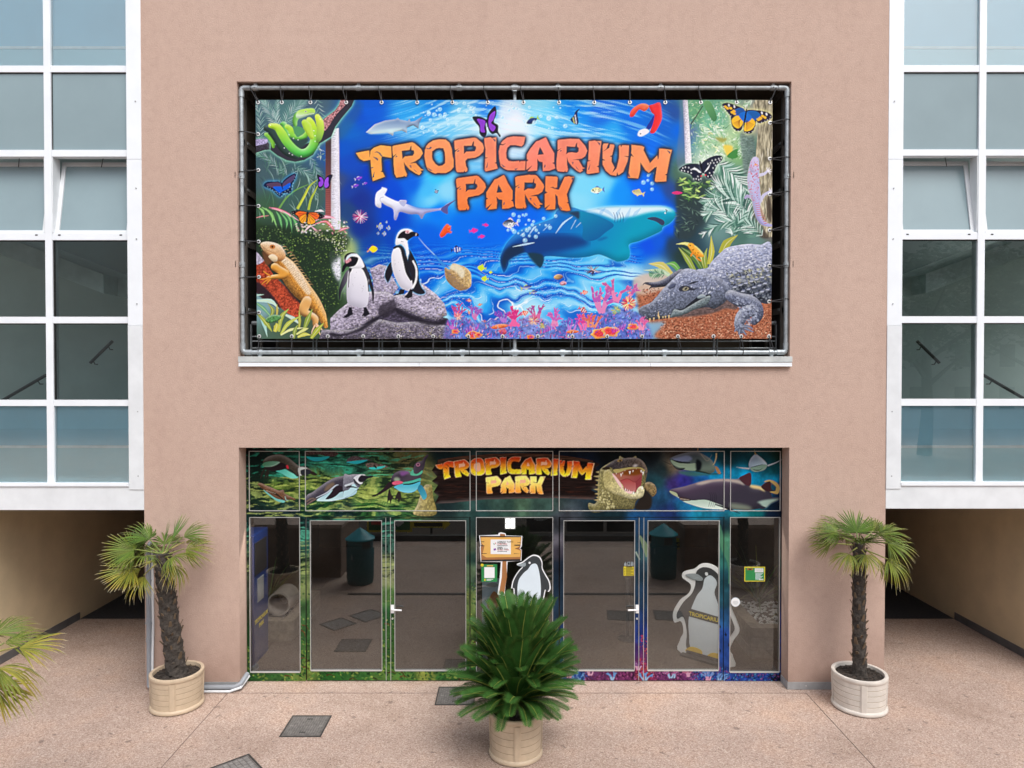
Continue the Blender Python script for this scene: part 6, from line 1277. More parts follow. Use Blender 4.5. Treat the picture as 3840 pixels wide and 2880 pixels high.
rig_e = [o2(1519-.011*y, y) for y in (260, 465, 668, 873, 1075, 1280)]
rig_p = [o2(1602, y) for y in (250, 465, 662, 860, 1080, 1273)]
ring = MB(); ring.lathe([(.013, -.004), (.026, -.003), (.028, 0), (.026, .003), (.013, .004)], 14)
rm = ring.mesh('eyelet', True); rm.transform(Matrix.Rotation(math.pi/2, 4, 'X')); rm.materials.append(M['eyelet'])
hole = MB(); hole.lathe([(.0135, 0), (.0001, 0)], 12); hm = hole.mesh('eyelet_hole'); hm.transform(Matrix.Rotation(math.pi/2, 4, 'X')); hm.materials.append(M['black'])
def clampx(p): return Vector((min(max(p.x, bx0+.035), bx1-.035), p.y, min(max(p.z, bz0+.035), bz1-.035)))
rnd = random.Random(5)
pz = {'top': P(1106, 190, Yp).z, 'bot': P(1106, 761, Yp).z}
plx, prx = P(522, 300, Yp).x, P(1700, 300, Yp).x
def cord(e, p, kind, i):
    E = clampx(P(*e, Yp)); E.y = Yp-.006
    eo = link('eyelet', rm, None, bo); eo.location = E; ho = link('hole', hm, None, eo); ho.location = (0, -.0045, 0)
    Q = P(*p, Yp)
    if kind == 'top edge': Q = Vector((Q.x, Yp, pz['top'])); n = Vector((0, 0, 1))
    elif kind == 'bottom edge': Q = Vector((Q.x, Yp, pz['bot'])); n = Vector((0, 0, -1))
    elif kind == 'left edge': Q = Vector((plx, Yp, Q.z)); n = Vector((-1, 0, 0))
    else: Q = Vector((prx, Yp, Q.z)); n = Vector((1, 0, 0))
    s_ = n.cross(Vector((0, 1, 0)))*.014
    r_ = .036
    m = MB(); j = Vector((rnd.uniform(-.01, .01), 0, rnd.uniform(-.01, .01)))
    loop = [E+Vector((0, -.004, 0)), Q-n*.02+s_+Vector((0, -r_, 0))+j, Q+n*(r_*.7)+s_+Vector((0, -r_*.8, 0)), Q+n*r_+s_*.3, Q+n*(r_*.7)-s_*.6+Vector((0, r_*.7, 0)), Q-n*.02-s_*1.2+Vector((0, r_, 0)), E+Vector((0, .012, 0)), E+Vector((0, -.004, 0))-n*.004]
    m.tube(loop, .0058, 6)
    m.tube([E+n*.02+Vector((-.004, -.008, 0)), E+n*.055+Vector((.003, -.012, 0))], .008, 6)
    o = obj('bungee_cord', m, M['cord'], None, True)
    order = {'top edge': 'from the left', 'bottom edge': 'from the left', 'left edge': 'from the top', 'right edge': 'from the top'}[kind]
    tag(o, f'{ordinal(i)} black elastic cord {order} tying the banner\'s {kind} to the pipe', 'cord', 'elastic cords round the banner')
for es, ps, k in ((top_e, top_p, 'top edge'), (bot_e, bot_p, 'bottom edge'), (lef_e, lef_p, 'left edge'), (rig_e, rig_p, 'right edge')):
    for i, (e, p) in enumerate(zip(es, ps)): cord(e, p, k, i)
PF = thing('pipe_frame', 'galvanised scaffold pipe frame clamped inside the wall opening around the banner', 'frame')
rp = .031
for a, b, nm in (((plx, pz['top']), (prx, pz['top']), 'top'), ((plx, pz['bot']), (prx, pz['bot']), 'b'), ((plx, pz['bot']), (plx, pz['top']), 'l'), ((prx, pz['bot']), (prx, pz['top']), 'r')):
    A, B_ = Vector((a[0], Yp, a[1])), Vector((b[0], Yp, b[1])); d = (B_-A).normalized()*.05
    t = MB(); t.tube([A+d, B_-d], rp, 14); obj('pipe', t, M['galv'], PF, True)
xm = P(1112, 200, Yp).x
for z0, z1 in ((bz1-.35, pz['top']-.03), (pz['bot']+.03, bz0+.35)):
    t = MB(); t.tube([(xm, Yp+.07, z0), (xm, Yp+.07, z1)], .026, 12); obj('pipe', t, M['galv'], PF, True)
for x, sx in ((plx, 1), (prx, -1)):
    for z, sz in ((pz['top'], -1), (pz['bot'], 1)):
        e = MB(); e.tube([(x, Yp, z+sz*.13), (x, Yp, z+sz*.04), (x+sx*.012, Yp, z+sz*.012), (x+sx*.04, Yp, z), (x+sx*.13, Yp, z)], .039, 14); obj('pipe_elbow', e, M['galv'], PF, True)
def clamp_at(x, z, horiz, out):
    m = MB()
    if horiz: m.tube([(x-.035, Yp, z), (x+.035, Yp, z)], .041, 14); m.box(x-.02, x+.02, Yp-.02, Yp+.02, *sorted((z+out*.035, z+out*.085))); m.box(x-.04, x+.04, Yp-.03, Yp+.03, *sorted((z+out*.08, z+out*.092)))
    else: m.tube([(x, Yp, z-.035), (x, Yp, z+.035)], .041, 14); m.box(*sorted((x+out*.035, x+out*.07)), Yp-.02, Yp+.02, z-.02, z+.02); m.box(*sorted((x+out*.062, x+out*.072)), Yp-.07, Yp+.03, z-.045, z+.045)
    m.tube([(x, Yp-.052, z), (x, Yp-.03, z)], .011, 8)
    obj('pipe_clamp', m, M['galv'], PF, True)
for u in (o1(120, 0)[0], o1(708, 0)[0], o1(1282, 0)[0], o2(292, 0)[0], o2(878, 0)[0], o2(1520, 0)[0]): clamp_at(P(u, 190, Yp).x, pz['top'], True, 1)
for u in (o1(145, 0)[0], o1(710, 0)[0], o1(1300, 0)[0], o2(320, 0)[0], o2(900, 0)[0], o2(1510, 0)[0]): clamp_at(P(u, 761, Yp).x, pz['bot'], True, -1)
for v_ in (o1(0, 565)[1], o1(0, 1070)[1]): clamp_at(plx, P(522, v_, Yp).z, False, -1); clamp_at(prx, P(1700, v_, Yp).z, False, 1)
for z in (pz['top'], pz['bot']):
    m = MB(); m.tube([(xm-.05, Yp, z), (xm+.05, Yp, z)], .042, 14); m.box(xm-.03, xm+.03, Yp-.02, Yp+.1, z-.05, z+.05); obj('pipe_clamp', m, M['galv'], PF, True)
# ================================================================ PIPES AT THE LEFT PIER
xq = P(321.5, 1400, -.05).x
m = MB(); m.tube([(xq, -.045, .07), (xq, -.045, 1.62), (xq, -.045, 2.0), (xq, .02, 2.06)], .032, 12)
dp = thing('drain_pipe', 'grey plastic pipe running down the left corner of the pier behind the palm', 'pipe', (0, 0, 0)); obj('pipe', m, M['pvc'], dp, True)
for z in (1.0, .72):
    c = MB(); c.tube([(xq, -.045, z-.03), (xq, -.045, z+.03)], .038, 12); obj('pipe_socket', c, M['pvc'], dp, True)
for z in (.95, 1.55):
    c = MB(); c.box(xq-.045, xq+.045, -.06, -.0, z-.012, z+.012); obj('pipe_bracket', c, M['pvc'], dp)
xo = OL
m = MB(); m.tube([(xq, -.045, .07), (xq+.05, -.06, .055), (-4.4, -.06, .055), (xo-.05, -.06, .06), (xo+.02, -.03, .09), (xo+.025, .2, .13)], .034, 12)
o = obj('floor_pipe', m, M['pvc'], None, True); tag(o, 'thicker grey pipe lying along the foot of the left pier', 'pipe')
m = MB(); x2 = P(330, 1400, -.03).x
m.tube([(x2, -.03, 2.0), (x2+.005, -.03, .9), (x2-.01, -.035, .12), (x2+.03, -.11, .03), (-4.4, -.115, .022), (xo-.1, -.115, .022), (xo+.03, -.06, .05), (xo+.05, .2, .1)], .018, 10)
o = obj('conduit', m, M['conduit'], None, True); tag(o, 'thin pale conduit beside the grey drain pipe at the left corner', 'conduit')
# ================================================================ PLANTERS
def planter(label, x, y, r, h, m, rz=0):
    t = thing('planter', label, 'planter', (x, y, 0), rz, 'round resin planters')
    b = MB(); b.lathe([(r*.918, .03), (r*.953, h*.9), (r*.86, h*.9), (r*.86, h*.6)], 56); body = obj('body', b, M['groove'], t, True)
    n = 5; z0, z1 = .055, h-.055
    for i in range(n):
        a, c = z0+(z1-z0)*i/n+.003, z0+(z1-z0)*(i+1)/n-.003
        ra, rc = r*(.925+.035*i/n), r*(.925+.035*(i+1)/n)
        k = MB(); k.lathe([(ra-.012, a), (ra-.002, a), (ra, a+.002), (rc, c-.002), (rc-.002, c), (rc-.012, c)], 56); obj('band', k, m, t, True)
    k = MB(); k.lathe([(r*.86, h-.05), (r*.965, h-.06), (r*.99, h-.05), (r*1.0, h-.02), (r*.985, h-.004), (r*.95, h), (r*.87, h-.006), (r*.855, h-.05)], 56); obj('rim', k, m, t, True)
    k = MB(); k.lathe([(r*.8, .012), (r*.98, .012), (r*1.0, .025), (r*.99, .05), (r*.955, .062), (r*.9, .062)], 56); obj('base', k, m, t, True)
    for q in range(4):
        an = math.pi/2*q-math.pi/2+.02; k = MB(); Mx = Matrix.Rotation(an, 4, 'Z')
        for w0, d0 in ((.042, .004), (.03, .011)):
            k.add([Mx @ Vector(p) for p in ((r*.93, -w0, .062), (r*.925+d0, -w0*.9, .062), (r*.925+d0, w0*.9, .062), (r*.93, w0, .062), (r*.955, -w0, h-.06), (r*.962+d0, -w0*.9, h-.06), (r*.962+d0, w0*.9, h-.06), (r*.955, w0, h-.06))], [(0, 1, 5, 4), (1, 2, 6, 5), (2, 3, 7, 6), (4, 5, 6, 7), (3, 2, 1, 0)])
        obj('batten', k, m, t)
    for q in range(3):
        k = MB(); an = q*2.1+.5; k.box(-.04, .04, -.04, .04, .001, .014, M=Matrix.Translation((r*.6*math.cos(an), r*.6*math.sin(an), 0))); obj('foot', k, M['black'], t)
    rr = random.Random(int(x*100)); k = MB(); R_ = r*.86; n = 34
    v = [(0, 0, h-.05)]; f = []
    for i in range(1, 9):
        for j in range(n): v.append((R_*i/8*math.cos(6.2832*j/n), R_*i/8*math.sin(6.2832*j/n), h-.055+rr.uniform(-.012, .014)+.012*(1-i/8)))
    f += [(0, 1+j, 1+(j+1) % n) for j in range(n)]+[(1+(i-1)*n+j, 1+i*n+j, 1+i*n+(j+1) % n, 1+(i-1)*n+(j+1) % n) for i in range(1, 8) for j in range(n)]
    k.add(v, f); so_ = obj('soil', k, M['soil'], t, True)
    k = MB()
    for i in range(260):
        a, q = rr.uniform(0, 6.28), R_*math.sqrt(rr.random())*.96; s = rr.uniform(.006, .018)
        k.box(-s, s, -s*.5, s*.5, -s*.25, s*.25, M=Matrix.Translation((q*math.cos(a), q*math.sin(a), h-.045+rr.uniform(0, .01))) @ Matrix.Rotation(rr.uniform(0, 6), 4, 'Z') @ Matrix.Rotation(rr.uniform(-.6, .6), 4, 'X'))
    stuff(obj('bark_chips', k, M['stub'] if rr.random() < .0 else M['bark'], t))
    return t
PLA = (-4.47, -.47); PRA = (4.62, -.50); PCA = (.045, -1.64)
planter('beige planter with a leaning palm at the left pier', *PLA, .338, .475, M['pot'], .25)
planter('whitish planter with a straight palm at the right pier', *PRA, .345, .475, M['potw'], 1.25)
planter('beige planter in the middle holding the dense cycad', *PCA, .315, .52, M['pot'], .03)
# ================================================================ PALMS
def lerp3(a, b, t): return tuple(p*(1-t)+q*t for p, q in zip(a, b))
LG1, LG2, LY, LB, LT = (.066, .155, .020), (.026, .080, .017), (.34, .27, .03), (.40, .22, .07), (.55, .48, .36)
def fan_mesh(rg, pet, R, nseg, spread, droop, fold, age, ragged=.1):
    """fan leaf along +x: stalk of length pet, blade radius R; age 0 fresh .. 1 yellow and split"""
    m = MB()
    pts = [Vector((pet*t, 0, -.06*pet*t*t)) for t in (0, .33, .66, 1)]
    m.tube(pts, [.014, .010, .008, .007], 6, c=lerp3((.13, .2, .05), (.3, .26, .08), age))
    B0 = pts[-1]; wd = spread*2/nseg
    for i in range(nseg):
        a = -spread+(i+.5)*wd; L = R*(1-.22*abs(a/spread)**2)*rg.uniform(.9, 1.06)
        if rg.random() < ragged: L *= rg.uniform(.45, .8)
        dr = droop*rg.uniform(.75, 1.35); yl = age*rg.uniform(.4, 1.4)
        green = lerp3(LG1, LG2, rg.random()); base = lerp3(green, LY, min(1, yl*.65))
        d = Vector((math.cos(a), math.sin(a), 0)); side = Vector((-math.sin(a), math.cos(a), 0))
        fs = .46; kink = rg.uniform(.55, .8); bend = rg.uniform(-.12, .12)
        prev = None
        stv = ((0, .0), (.22, 1.0), (fs, .98), (.64, .84), (.85, .52), (1, .06))
        v = []; cs = []
        for t, w in stv:
            r = L*t; hw = (wd*.5*L*min(t, fs))*w*.95 if t <= fs else wd*.5*L*fs*w
            z = -dr*R*(t**2)-(dr*1.7*R*max(0, t-kink)**1.5 if droop > .25 else 0)
            x_ = r*(1-.25*droop*t*t)
            c = B0+d*x_+side*(bend*L*max(0, t-.5))+Vector((0, 0, z-.06*pet+fold*abs(a)*r*.35))
            up = Vector((0, 0, hw*.55))
            v += [c-side*hw-up*.5, c+up*.5, c+side*hw-up*.5]
            tt = max(0, (t-.72)/.28)
            col = lerp3(base, lerp3(LY, LB, rg.random()*.8), min(1, tt*(.25+yl*1.1)))
            if t == 1: col = lerp3(col, LT, min(1, .25+yl))
            ed = lerp3(col, LY, .06)
            cs += [ed, lerp3(col, (.02, .05, .01), .12), ed]
        f = []
        for k in range(len(stv)-1):
            q = k*3; f += [(q, q+1, q+4, q+3), (q+1, q+2, q+5, q+4)]
        m.add(v, f, cs)
    return m.mesh('frond', True)
def palm(label, base, top, r0, r1, leaves, seed, zsoil=.42, stubs=60, k_=.85, kd=.6):
    leaves = [(a, e, p*k_, R*k_, s, d*kd, f, g_, r) for a, e, p, R, s, d, f, g_, r in leaves]
    rg = random.Random(seed); T = thing('palm_tree', label, 'palm tree', (base[0], base[1], zsoil), 0, 'fan palms in planters')
    dx, dy, hh = top[0]-base[0], top[1]-base[1], top[2]-zsoil
    n = 40; k = MB(); pts, rr = [], []
    def axis(t): return Vector((dx*(t**.9), dy*t, hh*t))
    N = 18; v = []
    for i in range(n+1):
        t = i/n; c = axis(t); r = r0*(1-t)+r1*t; r *= 1.18-.18*min(1, t*7)
        for j in range(N):
            a = 6.2832*j/N; q = r*(1+.10*math.sin(9*t*6+3*a+seed)+rg.uniform(-.09, .09)); v.append(c+Vector((q*math.cos(a), q*math.sin(a), rg.uniform(-.008, .008))))
    f = [(i*N+j, i*N+(j+1) % N, (i+1)*N+(j+1) % N, (i+1)*N+j) for i in range(n) for j in range(N)]+[tuple(range(n*N, (n+1)*N))]
    k.add(v, f); tr = obj('trunk', k, M['bark'], T)
    for i in range(stubs):                                     # old leaf bases
        t = .06+.92*i/stubs; a = i*2.399+rg.uniform(-.3, .3); r = (r0*(1-t)+r1*t); c = axis(t); d = Vector((math.cos(a), math.sin(a), 0)); s = Vector((-d.y, d.x, 0)); L = rg.uniform(.05, .12); w = rg.uniform(.012, .028); out = rg.uniform(.012, .05)
        p0 = c+d*(r*.93); p1 = c+d*(r+out)+Vector((0, 0, L)); k = MB(); k.add([p0-s*w, p0+s*w, p1+s*w*.5, p1-s*w*.5, p0-s*w-d*.01, p0+s*w-d*.01, p1+s*w*.5-d*.012, p1-s*w*.5-d*.012], [(0, 1, 2, 3), (7, 6, 5, 4), (3, 2, 6, 7), (1, 5, 6, 2), (0, 3, 7, 4)]); obj('leaf_base', k, M['stub'], tr)
    k = MB()
    for i in range(900):                                       # hairy fibre
        t = rg.uniform(.02, 1); a = rg.uniform(0, 6.2832); r = (r0*(1-t)+r1*t); c = axis(t); d = Vector((math.cos(a), math.sin(a), 0)); s = Vector((-d.y, d.x, 0)); p0 = c+d*r*.98; L = rg.uniform(.02, .075)
        e = p0+d*rg.uniform(.004, .03)+s*rg.uniform(-.05, .05)+Vector((0, 0, rg.uniform(-.05, .05))); h = s*.0012+Vector((0, 0, .0014)); k.add([p0-h, p0+h, e], [(0, 1, 2)])
    stuff(obj('fibre', k, M['bark'], tr))
    for (az, el, pet, R, spread, droop, fold, age, roll) in leaves:
        me = fan_mesh(rg, pet, R, int(30*spread/2.0)+4, spread, droop, fold, age); o = link('frond', me, M['leaf'], T)
        c = axis(rg.uniform(.955, 1.0)); o.location = c; o.rotation_mode = 'XYZ'
        o.matrix_local = Matrix.Translation(c) @ Matrix.Rotation(math.radians(az), 4, 'Z') @ Matrix.Rotation(-math.radians(el), 4, 'Y') @ Matrix.Rotation(math.radians(roll), 4, 'X')
    return T
# azimuth: 0 = to the right, 90 = to the wall, -90 = to the camera
left_leaves = [(172, 30, .36, .44, 1.5, .5, .1, .25, -40), (200, 18, .40, .50, 1.9, .28, .1, .30, -38), (222, -6, .42, .50, 1.6, .25, .1, .75, -30), (246, 22, .30, .46, 1.8, .6, .1, .28, 10), (318, 20, .34, .44, 1.6, .7, .1, .45, 20), (350, 22, .40, .42, 1.4, .8, .1, .5, 45),
               (8, 48, .42, .42, 1.1, .75, .1, .25, 40), (60, 60, .30, .48, .35, .05, .0, .1, 20), (110, 40, .3, .42, 1.5, .5, .1, .2, 0), (140, 20, .3, .44, 1.6, .5, .1, .4, 0), (240, -28, .36, .42, 1.2, .5, .1, .95, 0), (205, -22, .34, .44, 1.0, .4, .1, .9, -20), (330, -20, .32, .38, 1.2, .9, .1, .9, 0), (40, 26, .36, .36, 1.2, .8, .1, .95, 0), (75, 75, .15, .4, .12, 0, 0, .05, 0), (180, 52, .3, .44, 1.5, .6, .1, .12, -30)]
palm('leaning palm whose ragged crown overhangs the dark left passage', PLA, (-4.66, -.47, 2.04), .118, .106, left_leaves, 11)
right_leaves = [(262, 34, .30, .42, 1.8, .3, .15, .12, 0), (300, 40, .28, .42, 1.8, .35, .15, .12, 10), (230, 36, .30, .42, 1.7, .4, .1, .15, -10), (190, 30, .36, .40, 1.5, .6, .1, .3, -40), (178, 6, .42, .36, 1.1, .5, .1, .55, -40), (350, 32, .38, .42, 1.6, .7, .1, .3, 40), (335, 8, .40, .44, 1.7, .7, .1, .3, 30), (318, -12, .42, .42, 1.6, .9, .1, .5, 20), (272, -14, .20, .36, 1.9, .7, .1, .75, 0), (225, -2, .36, .34, 1.5, .9, .1, .55, -20),
                (20, 34, .36, .40, 1.5, .6, .1, .3, 40), (80, 62, .22, .44, 1.7, .25, .1, .1, 0), (120, 40, .34, .42, 1.6, .5, .1, .2, 0), (60, 30, .34, .42, 1.6, .5, .1, .3, 0), (150, 24, .38, .42, 1.5, .6, .1, .3, -20), (100, 10, .34, .36, 1.4, .8, .1, .6, 0), (340, -34, .34, .36, 1.1, .7, .1, .95, 20)]
palm('straight palm with a tidy green crown at the right pier', PRA, (4.60, -.50, 2.19), .082, .075, right_leaves, 23)
# third and fourth palm stand nearer the camera, only a few leaves of one reach into the picture
near_leaves = [(12, 16, .42, .44, 1.0, .5, .1, .95, 20), (335, 0, .40, .42, 1.4, 1.2, .1, .85, 20), (345, -38, .36, .46, 1.8, .35, .1, 1.3, 10), (300, 20, .3, .42, 1.7, .6, .1, .3, 0), (260, 26, .3, .42, 1.7, .6, .1, .3, 0), (215, 24, .34, .42, 1.6, .6, .1, .3, 0), (170, 30, .34, .42, 1.6, .6, .1, .3, 0), (130, 26, .34, .42, 1.6, .6, .1, .3, 0), (90, 30, .34, .42, 1.6, .5, .1, .3, 0), (45, 30, .3, .40, 1.4, .6, .1, .4, 0)]
planter('beige planter nearest the camera, beyond the left edge of the picture', -4.62, -3.75, .338, .475, M['pot'], .5)
palm('yellowing palm cut off by the left edge of the picture', (-4.62, -3.75), (-4.66, -3.72, 1.98), .11, .10, near_leaves, 31)
planter('pale planter facing the entrance, mirrored in the glass at right', 4.85, -4.3, .345, .475, M['potw'], .9)
palm('palm facing the entrance from the right, mirrored in the glass', (4.85, -4.3), (4.85, -4.3, 2.0), .105, .095, [(a+20, e, p, R, s, d, f, g_, r) for a, e, p, R, s, d, f, g_, r in near_leaves], 41)
# ================================================================ CYCAD
def cycad_mesh(rg, L, W, rise, curl, pale=0):
    m = MB(); n = 58
    def ax(t): return Vector((L*t*(1-.10*curl*t), 0, rise*L*t*(1-t)*.35-curl*L*.32*t**2.4))
    gr = lerp3((.026, .095, .018), (.044, .13, .024), rg.random()); gr = lerp3(gr, (.10, .15, .02), pale)
    m.tube([ax(t/8) for t in range(9)], [.010, .009, .008, .007, .0065, .006, .005, .004, .002], 5, c=(.27, .30, .06))
    for i in range(n):
        t = .10+.895*i/(n-1); p = ax(t); q = (ax(min(1, t+.01))-ax(t-.01)).normalized()
        w = W*(math.sin(math.pi*min(1, .16+.78*t))**.4)*(1 if t < .93 else 1-.5*(t-.93)/.07)
        fw = .72+.5*t
        for s in (1, -1):
            lat = Vector((0, s, 0)); up = q.cross(lat)*s
            if up.z < 0: up = -up
            d = (q*fw+lat*.86+up*.34).normalized(); l = w*rg.uniform(.92, 1.06); h = q*.0085
            e = p+d*l-up*(.10*l); mid = p+d*l*.55
            c = lerp3(gr, (.04, .10, .02), rg.random()*.3)
            m.add([p-h*.6, p+h*.6, mid+h, mid-h, e], [(0, 1, 2, 3), (3, 2, 4)], [c, c, c, c, lerp3(c, (.16, .17, .04), .3)])
    return m.mesh('frond', False)
rg = random.Random(77)
CY = thing('cycad', 'dense dark green cycad of feathery upright fronds in the middle planter', 'cycad', (PCA[0], PCA[1], .46))
k = MB(); v = []
for hx0, hy0, z1, r0 in ((0, 0, .14, .10), (.03, .16, .36, .085)):
    k2 = [(r0*1.1, -.02), (r0, z1*.5), (r0*.9, z1), (r0*.4, z1+.04), (.005, z1+.05)]
    k.lathe(k2, 14, hx0, hy0)
obj('trunk', k, M['bark'], CY, True)
protos = [cycad_mesh(rg, 1.0, w, r, c_, pl_) for w, r, c_, pl_ in ((.26, .3, .22, 0), (.25, .4, .36, .04), (.265, .2, .2, .1), (.23, .5, .6, .08), (.18, .5, .6, .3), (.24, .4, .5, .02))]
for me in protos: me.materials.append(M['leaf'])
def cyc(head, az, el, L, k_):
    o = bpy.data.objects.new('frond', protos[k_]); COL.objects.link(o); o.parent = CY
    a = math.radians(az); d = Vector((math.cos(a), math.sin(a), 0))*.05
    o.matrix_local = Matrix.Translation(Vector(head)+d) @ Matrix.Rotation(a, 4, 'Z') @ Matrix.Rotation(-math.radians(el), 4, 'Y') @ Matrix.Rotation(rg.uniform(-.35, .35), 4, 'X') @ Matrix.Diagonal((L, L, L, 1))
h1, h2 = (0, -.02, .15), (.03, .17, .38)
for hd, rows in ((h1, ((9, 80, .92), (14, 68, .95), (17, 54, .92), (19, 40, .86), (20, 27, .80), (20, 15, .74))), (h2, ((8, 82, .92), (13, 70, .93), (15, 55, .86), (15, 40, .78), (13, 24, .7)))):
    for n_, el, L in rows:
        L *= .95+.07*max(0, (el-30)/50)
        o_ = rg.uniform(0, 360)
        n_ = int(n_*.9)
        for i in range(n_): cyc(hd, o_+360*i/n_+rg.uniform(-7, 7), el+rg.uniform(-5, 5), L*rg.uniform(.93, 1.06), rg.choice((0, 2, 1, 0) if el > 50 else ((1, 5, 1) if el > 30 else (3, 5, 3, 5))))
for i in range(9): cyc((0, 0, .1), -90+(i-4)*28+rg.uniform(-6, 6), rg.uniform(24, 40), rg.uniform(.34, .42), 4)
# ================================================================ COVERS IN THE PAVING
def cover(label, cx, cy, sx, sy, rz, kind, grp='iron covers in the paving'):
    t = thing('manhole_cover', label, 'manhole cover', (cx, cy, 0), rz, grp)
    f = MB(); a, b = sx/2, sy/2; q = .018
    for bx in ((-a, a, -b, -b+q), (-a, a, b-q, b), (-a, -a+q, -b+q, b-q), (a-q, a, -b+q, b-q)): f.box(bx[0], bx[1], bx[2], bx[3], .001, .007)
    obj('frame', f, M['ironf'], t)
    p = MB(); p.box(-a+q+.004, a-q-.004, -b+q+.004, b-q-.004, .001, .005); pl = obj('plate', p, M['iron'], t)
    r = MB()
    if kind == 'dash':
        n = 14
        for i in range(n):
            for j in range(n):
                x, y = (-.5+(i+.5)/n)*(sx-.09), (-.5+(j+.5)/n)*(sy-.09); L, w = (.011, .004) if (i+j) % 2 else (.004, .011); r.box(x-L, x+L, y-w, y+w, .005, .0085)
        for x in (-a*.72, a*.72): r.box(x-.02, x+.02, -.012, .012, .005, .0075)
    else:
        n = 7; c_ = sx/n
        for i in range(-n, n+1):
            pass
        for i in range(n):
            for j in range(n):
                x, y = (-.5+(i+.5)/n)*(sx-.07), (-.5+(j+.5)/n)*(sy-.07); s = (sx-.07)/n*.42; r.add([(x-s, y-s, .005), (x+s, y-s, .005), (x+s, y+s, .005), (x-s, y+s, .005), (x-s*.55, y-s*.55, .010), (x+s*.55, y-s*.55, .010), (x+s*.55, y+s*.55, .010), (x-s*.55, y+s*.55, .010)], [(4, 5, 6, 7), (0, 1, 5, 4), (1, 2, 6, 5), (2, 3, 7, 6), (3, 0, 4, 7)])
    stuff(obj('tread_pattern', r, M['ironp'], pl))
    if kind == 'dash':
        kk = MB()
        for y in (-b*.62, b*.62): kk.box(-.035, .035, y-.012, y+.012, .0052, .0092)
        obj('keyhole', kk, M['ironf'], pl)
cover('square iron cover half hidden by the cycad in front of the doors', -.77, -.20, .53, .54, 0, 'dash')
cover('square iron cover alone in the open paving left of the cycad', -2.585, -1.02, .51, .53, 0, 'dash')
cover('iron cover turned like a diamond at the bottom edge of the picture', -3.08, -1.99, .47, .47, math.radians(42), 'diamond')
cover('iron cover turned like a diamond, mirrored nearest the door frame', -2.63, -2.42, .50, .50, math.radians(42), 'diamond')
cover('iron cover in the paving mirrored in the right-hand door leaf', 2.87, -2.42, .52, .5, .1, 'dash')
cover('iron cover in the paving mirrored behind the post with a round foot', 2.0, -2.42, .52, .5, .1, 'dash')
# ================================================================ ON THE GLASS
def panel(mb, x0, x1, z0, z1, y, t=.0012): return mb.box(x0, x1, y, y+t, z0, z1)
Yg = Y0+.018
def gx(u, v=1250): return P(u, v, Yg).x
def gz(v): return P(1106, v, Yg).z
k1397 = lambda x, y: ((1780+x*.22906)*.576, (1920+y*.22906)*.576)       # zoom of the middle window
def pw(x, y): u, v = k1397(x, y); q = P(u, v, Yg); return (q.x, q.z)
sg = thing('wooden_sign_sticker', 'orange wooden board sticker on a post with opening hours, on the middle window', 'sign')
def poly(parent, pts, m, y, name, t=.0012):
    mb = MB(); mb.prism([pw(*p) for p in pts][::-1], y, y+t); return obj(name, mb, m, parent)
board = [(72, 385), (385, 372), (392, 345), (430, 332), (505, 350), (515, 385), (780, 392), (772, 560), (745, 600), (772, 620), (765, 800), (540, 815), (522, 1100), (505, 1200), (490, 1370), (430, 1385), (375, 1340), (405, 1130), (430, 820), (100, 815), (85, 580), (95, 550)]
poly(sg, board, M['wline'], Yg-.003, 'backing', .002)
poly(sg, [(415, 390), (418, 355), (495, 362), (500, 390), (530, 1060), (505, 1190), (482, 1350), (400, 1330), (445, 1060), (455, 800)], M['wood2'], Yg-.0045, 'post')
bd = poly(sg, [(90, 400), (765, 405), (752, 560), (735, 600), (765, 625), (752, 795), (110, 805), (100, 590), (110, 550)], M['wood2'], Yg-.006, 'board')
poly(sg, [(105, 415), (755, 412), (745, 555), (660, 600), (755, 630), (745, 735), (190, 742), (125, 700), (160, 560), (110, 500)], M['wood1'], Yg-.0075, 'board_face')
for q in (((100, 482), (160, 480), (158, 490), (100, 490)), ((100, 540), (170, 550), (110, 562)), ((110, 672), (200, 674), (198, 682), (110, 682)), ((650, 535), (745, 532), (745, 552), (650, 548)), ((665, 596), (755, 598), (665, 602)), ((700, 494), (750, 494), (750, 500), (700, 500)), ((645, 676), (750, 680), (645, 684)), ((90, 388), (765, 394), (765, 408), (90, 402)), ((110, 782), (752, 770), (752, 798), (110, 806))): poly(bd, list(q), M['ink'], Yg-.009, 'grain_line')
nb = poly(sg, [(262, 448), (594, 448), (592, 690), (262, 686)], M['paper'], Yg-.0095, 'notice')
def lab(s, x, y, sz, m, parent, al='LEFT'):
    q = pw(x, y); return text(s, sz, (q[0], Yg-.0112, q[1]), m, parent, align=al)
for s, x, y, z, m in (('APERTO TUTTI', 370, 500, .034, 'ink'), ('I GIORNI', 370, 518, .03, 'ink'), ('10.00-19.00', 370, 535, .03, 'red'), ('LAST ENTRY ONE HOUR BEFORE', 370, 550, .013, 'ink'), ('OPEN', 370, 594, .03, 'ink'), ('EVERY DAY', 370, 614, .03, 'ink'), ('10 AM - 7 PM', 370, 631, .03, 'red')):
    if 'LAST' in s: continue
    lab(s, x, y, z, M[m], nb)
for q, m in (((370, 543), (540, 543), (540, 549), (370, 549)), 'ink'), (((370, 565), (535, 565), (535, 568), (370, 568)), 'pgrey'), (((370, 640), (530, 640), (530, 646), (370, 646)), 'ink'), (((308, 512), (318, 508), (328, 532), (318, 536)), 'green'), (((334, 502), (344, 498), (352, 520), (342, 524)), 'red'), (((308, 600), (346, 590), (352, 618), (316, 630)), 'purple'): poly(nb, list(q), M[m], Yg-.0112, 'print')
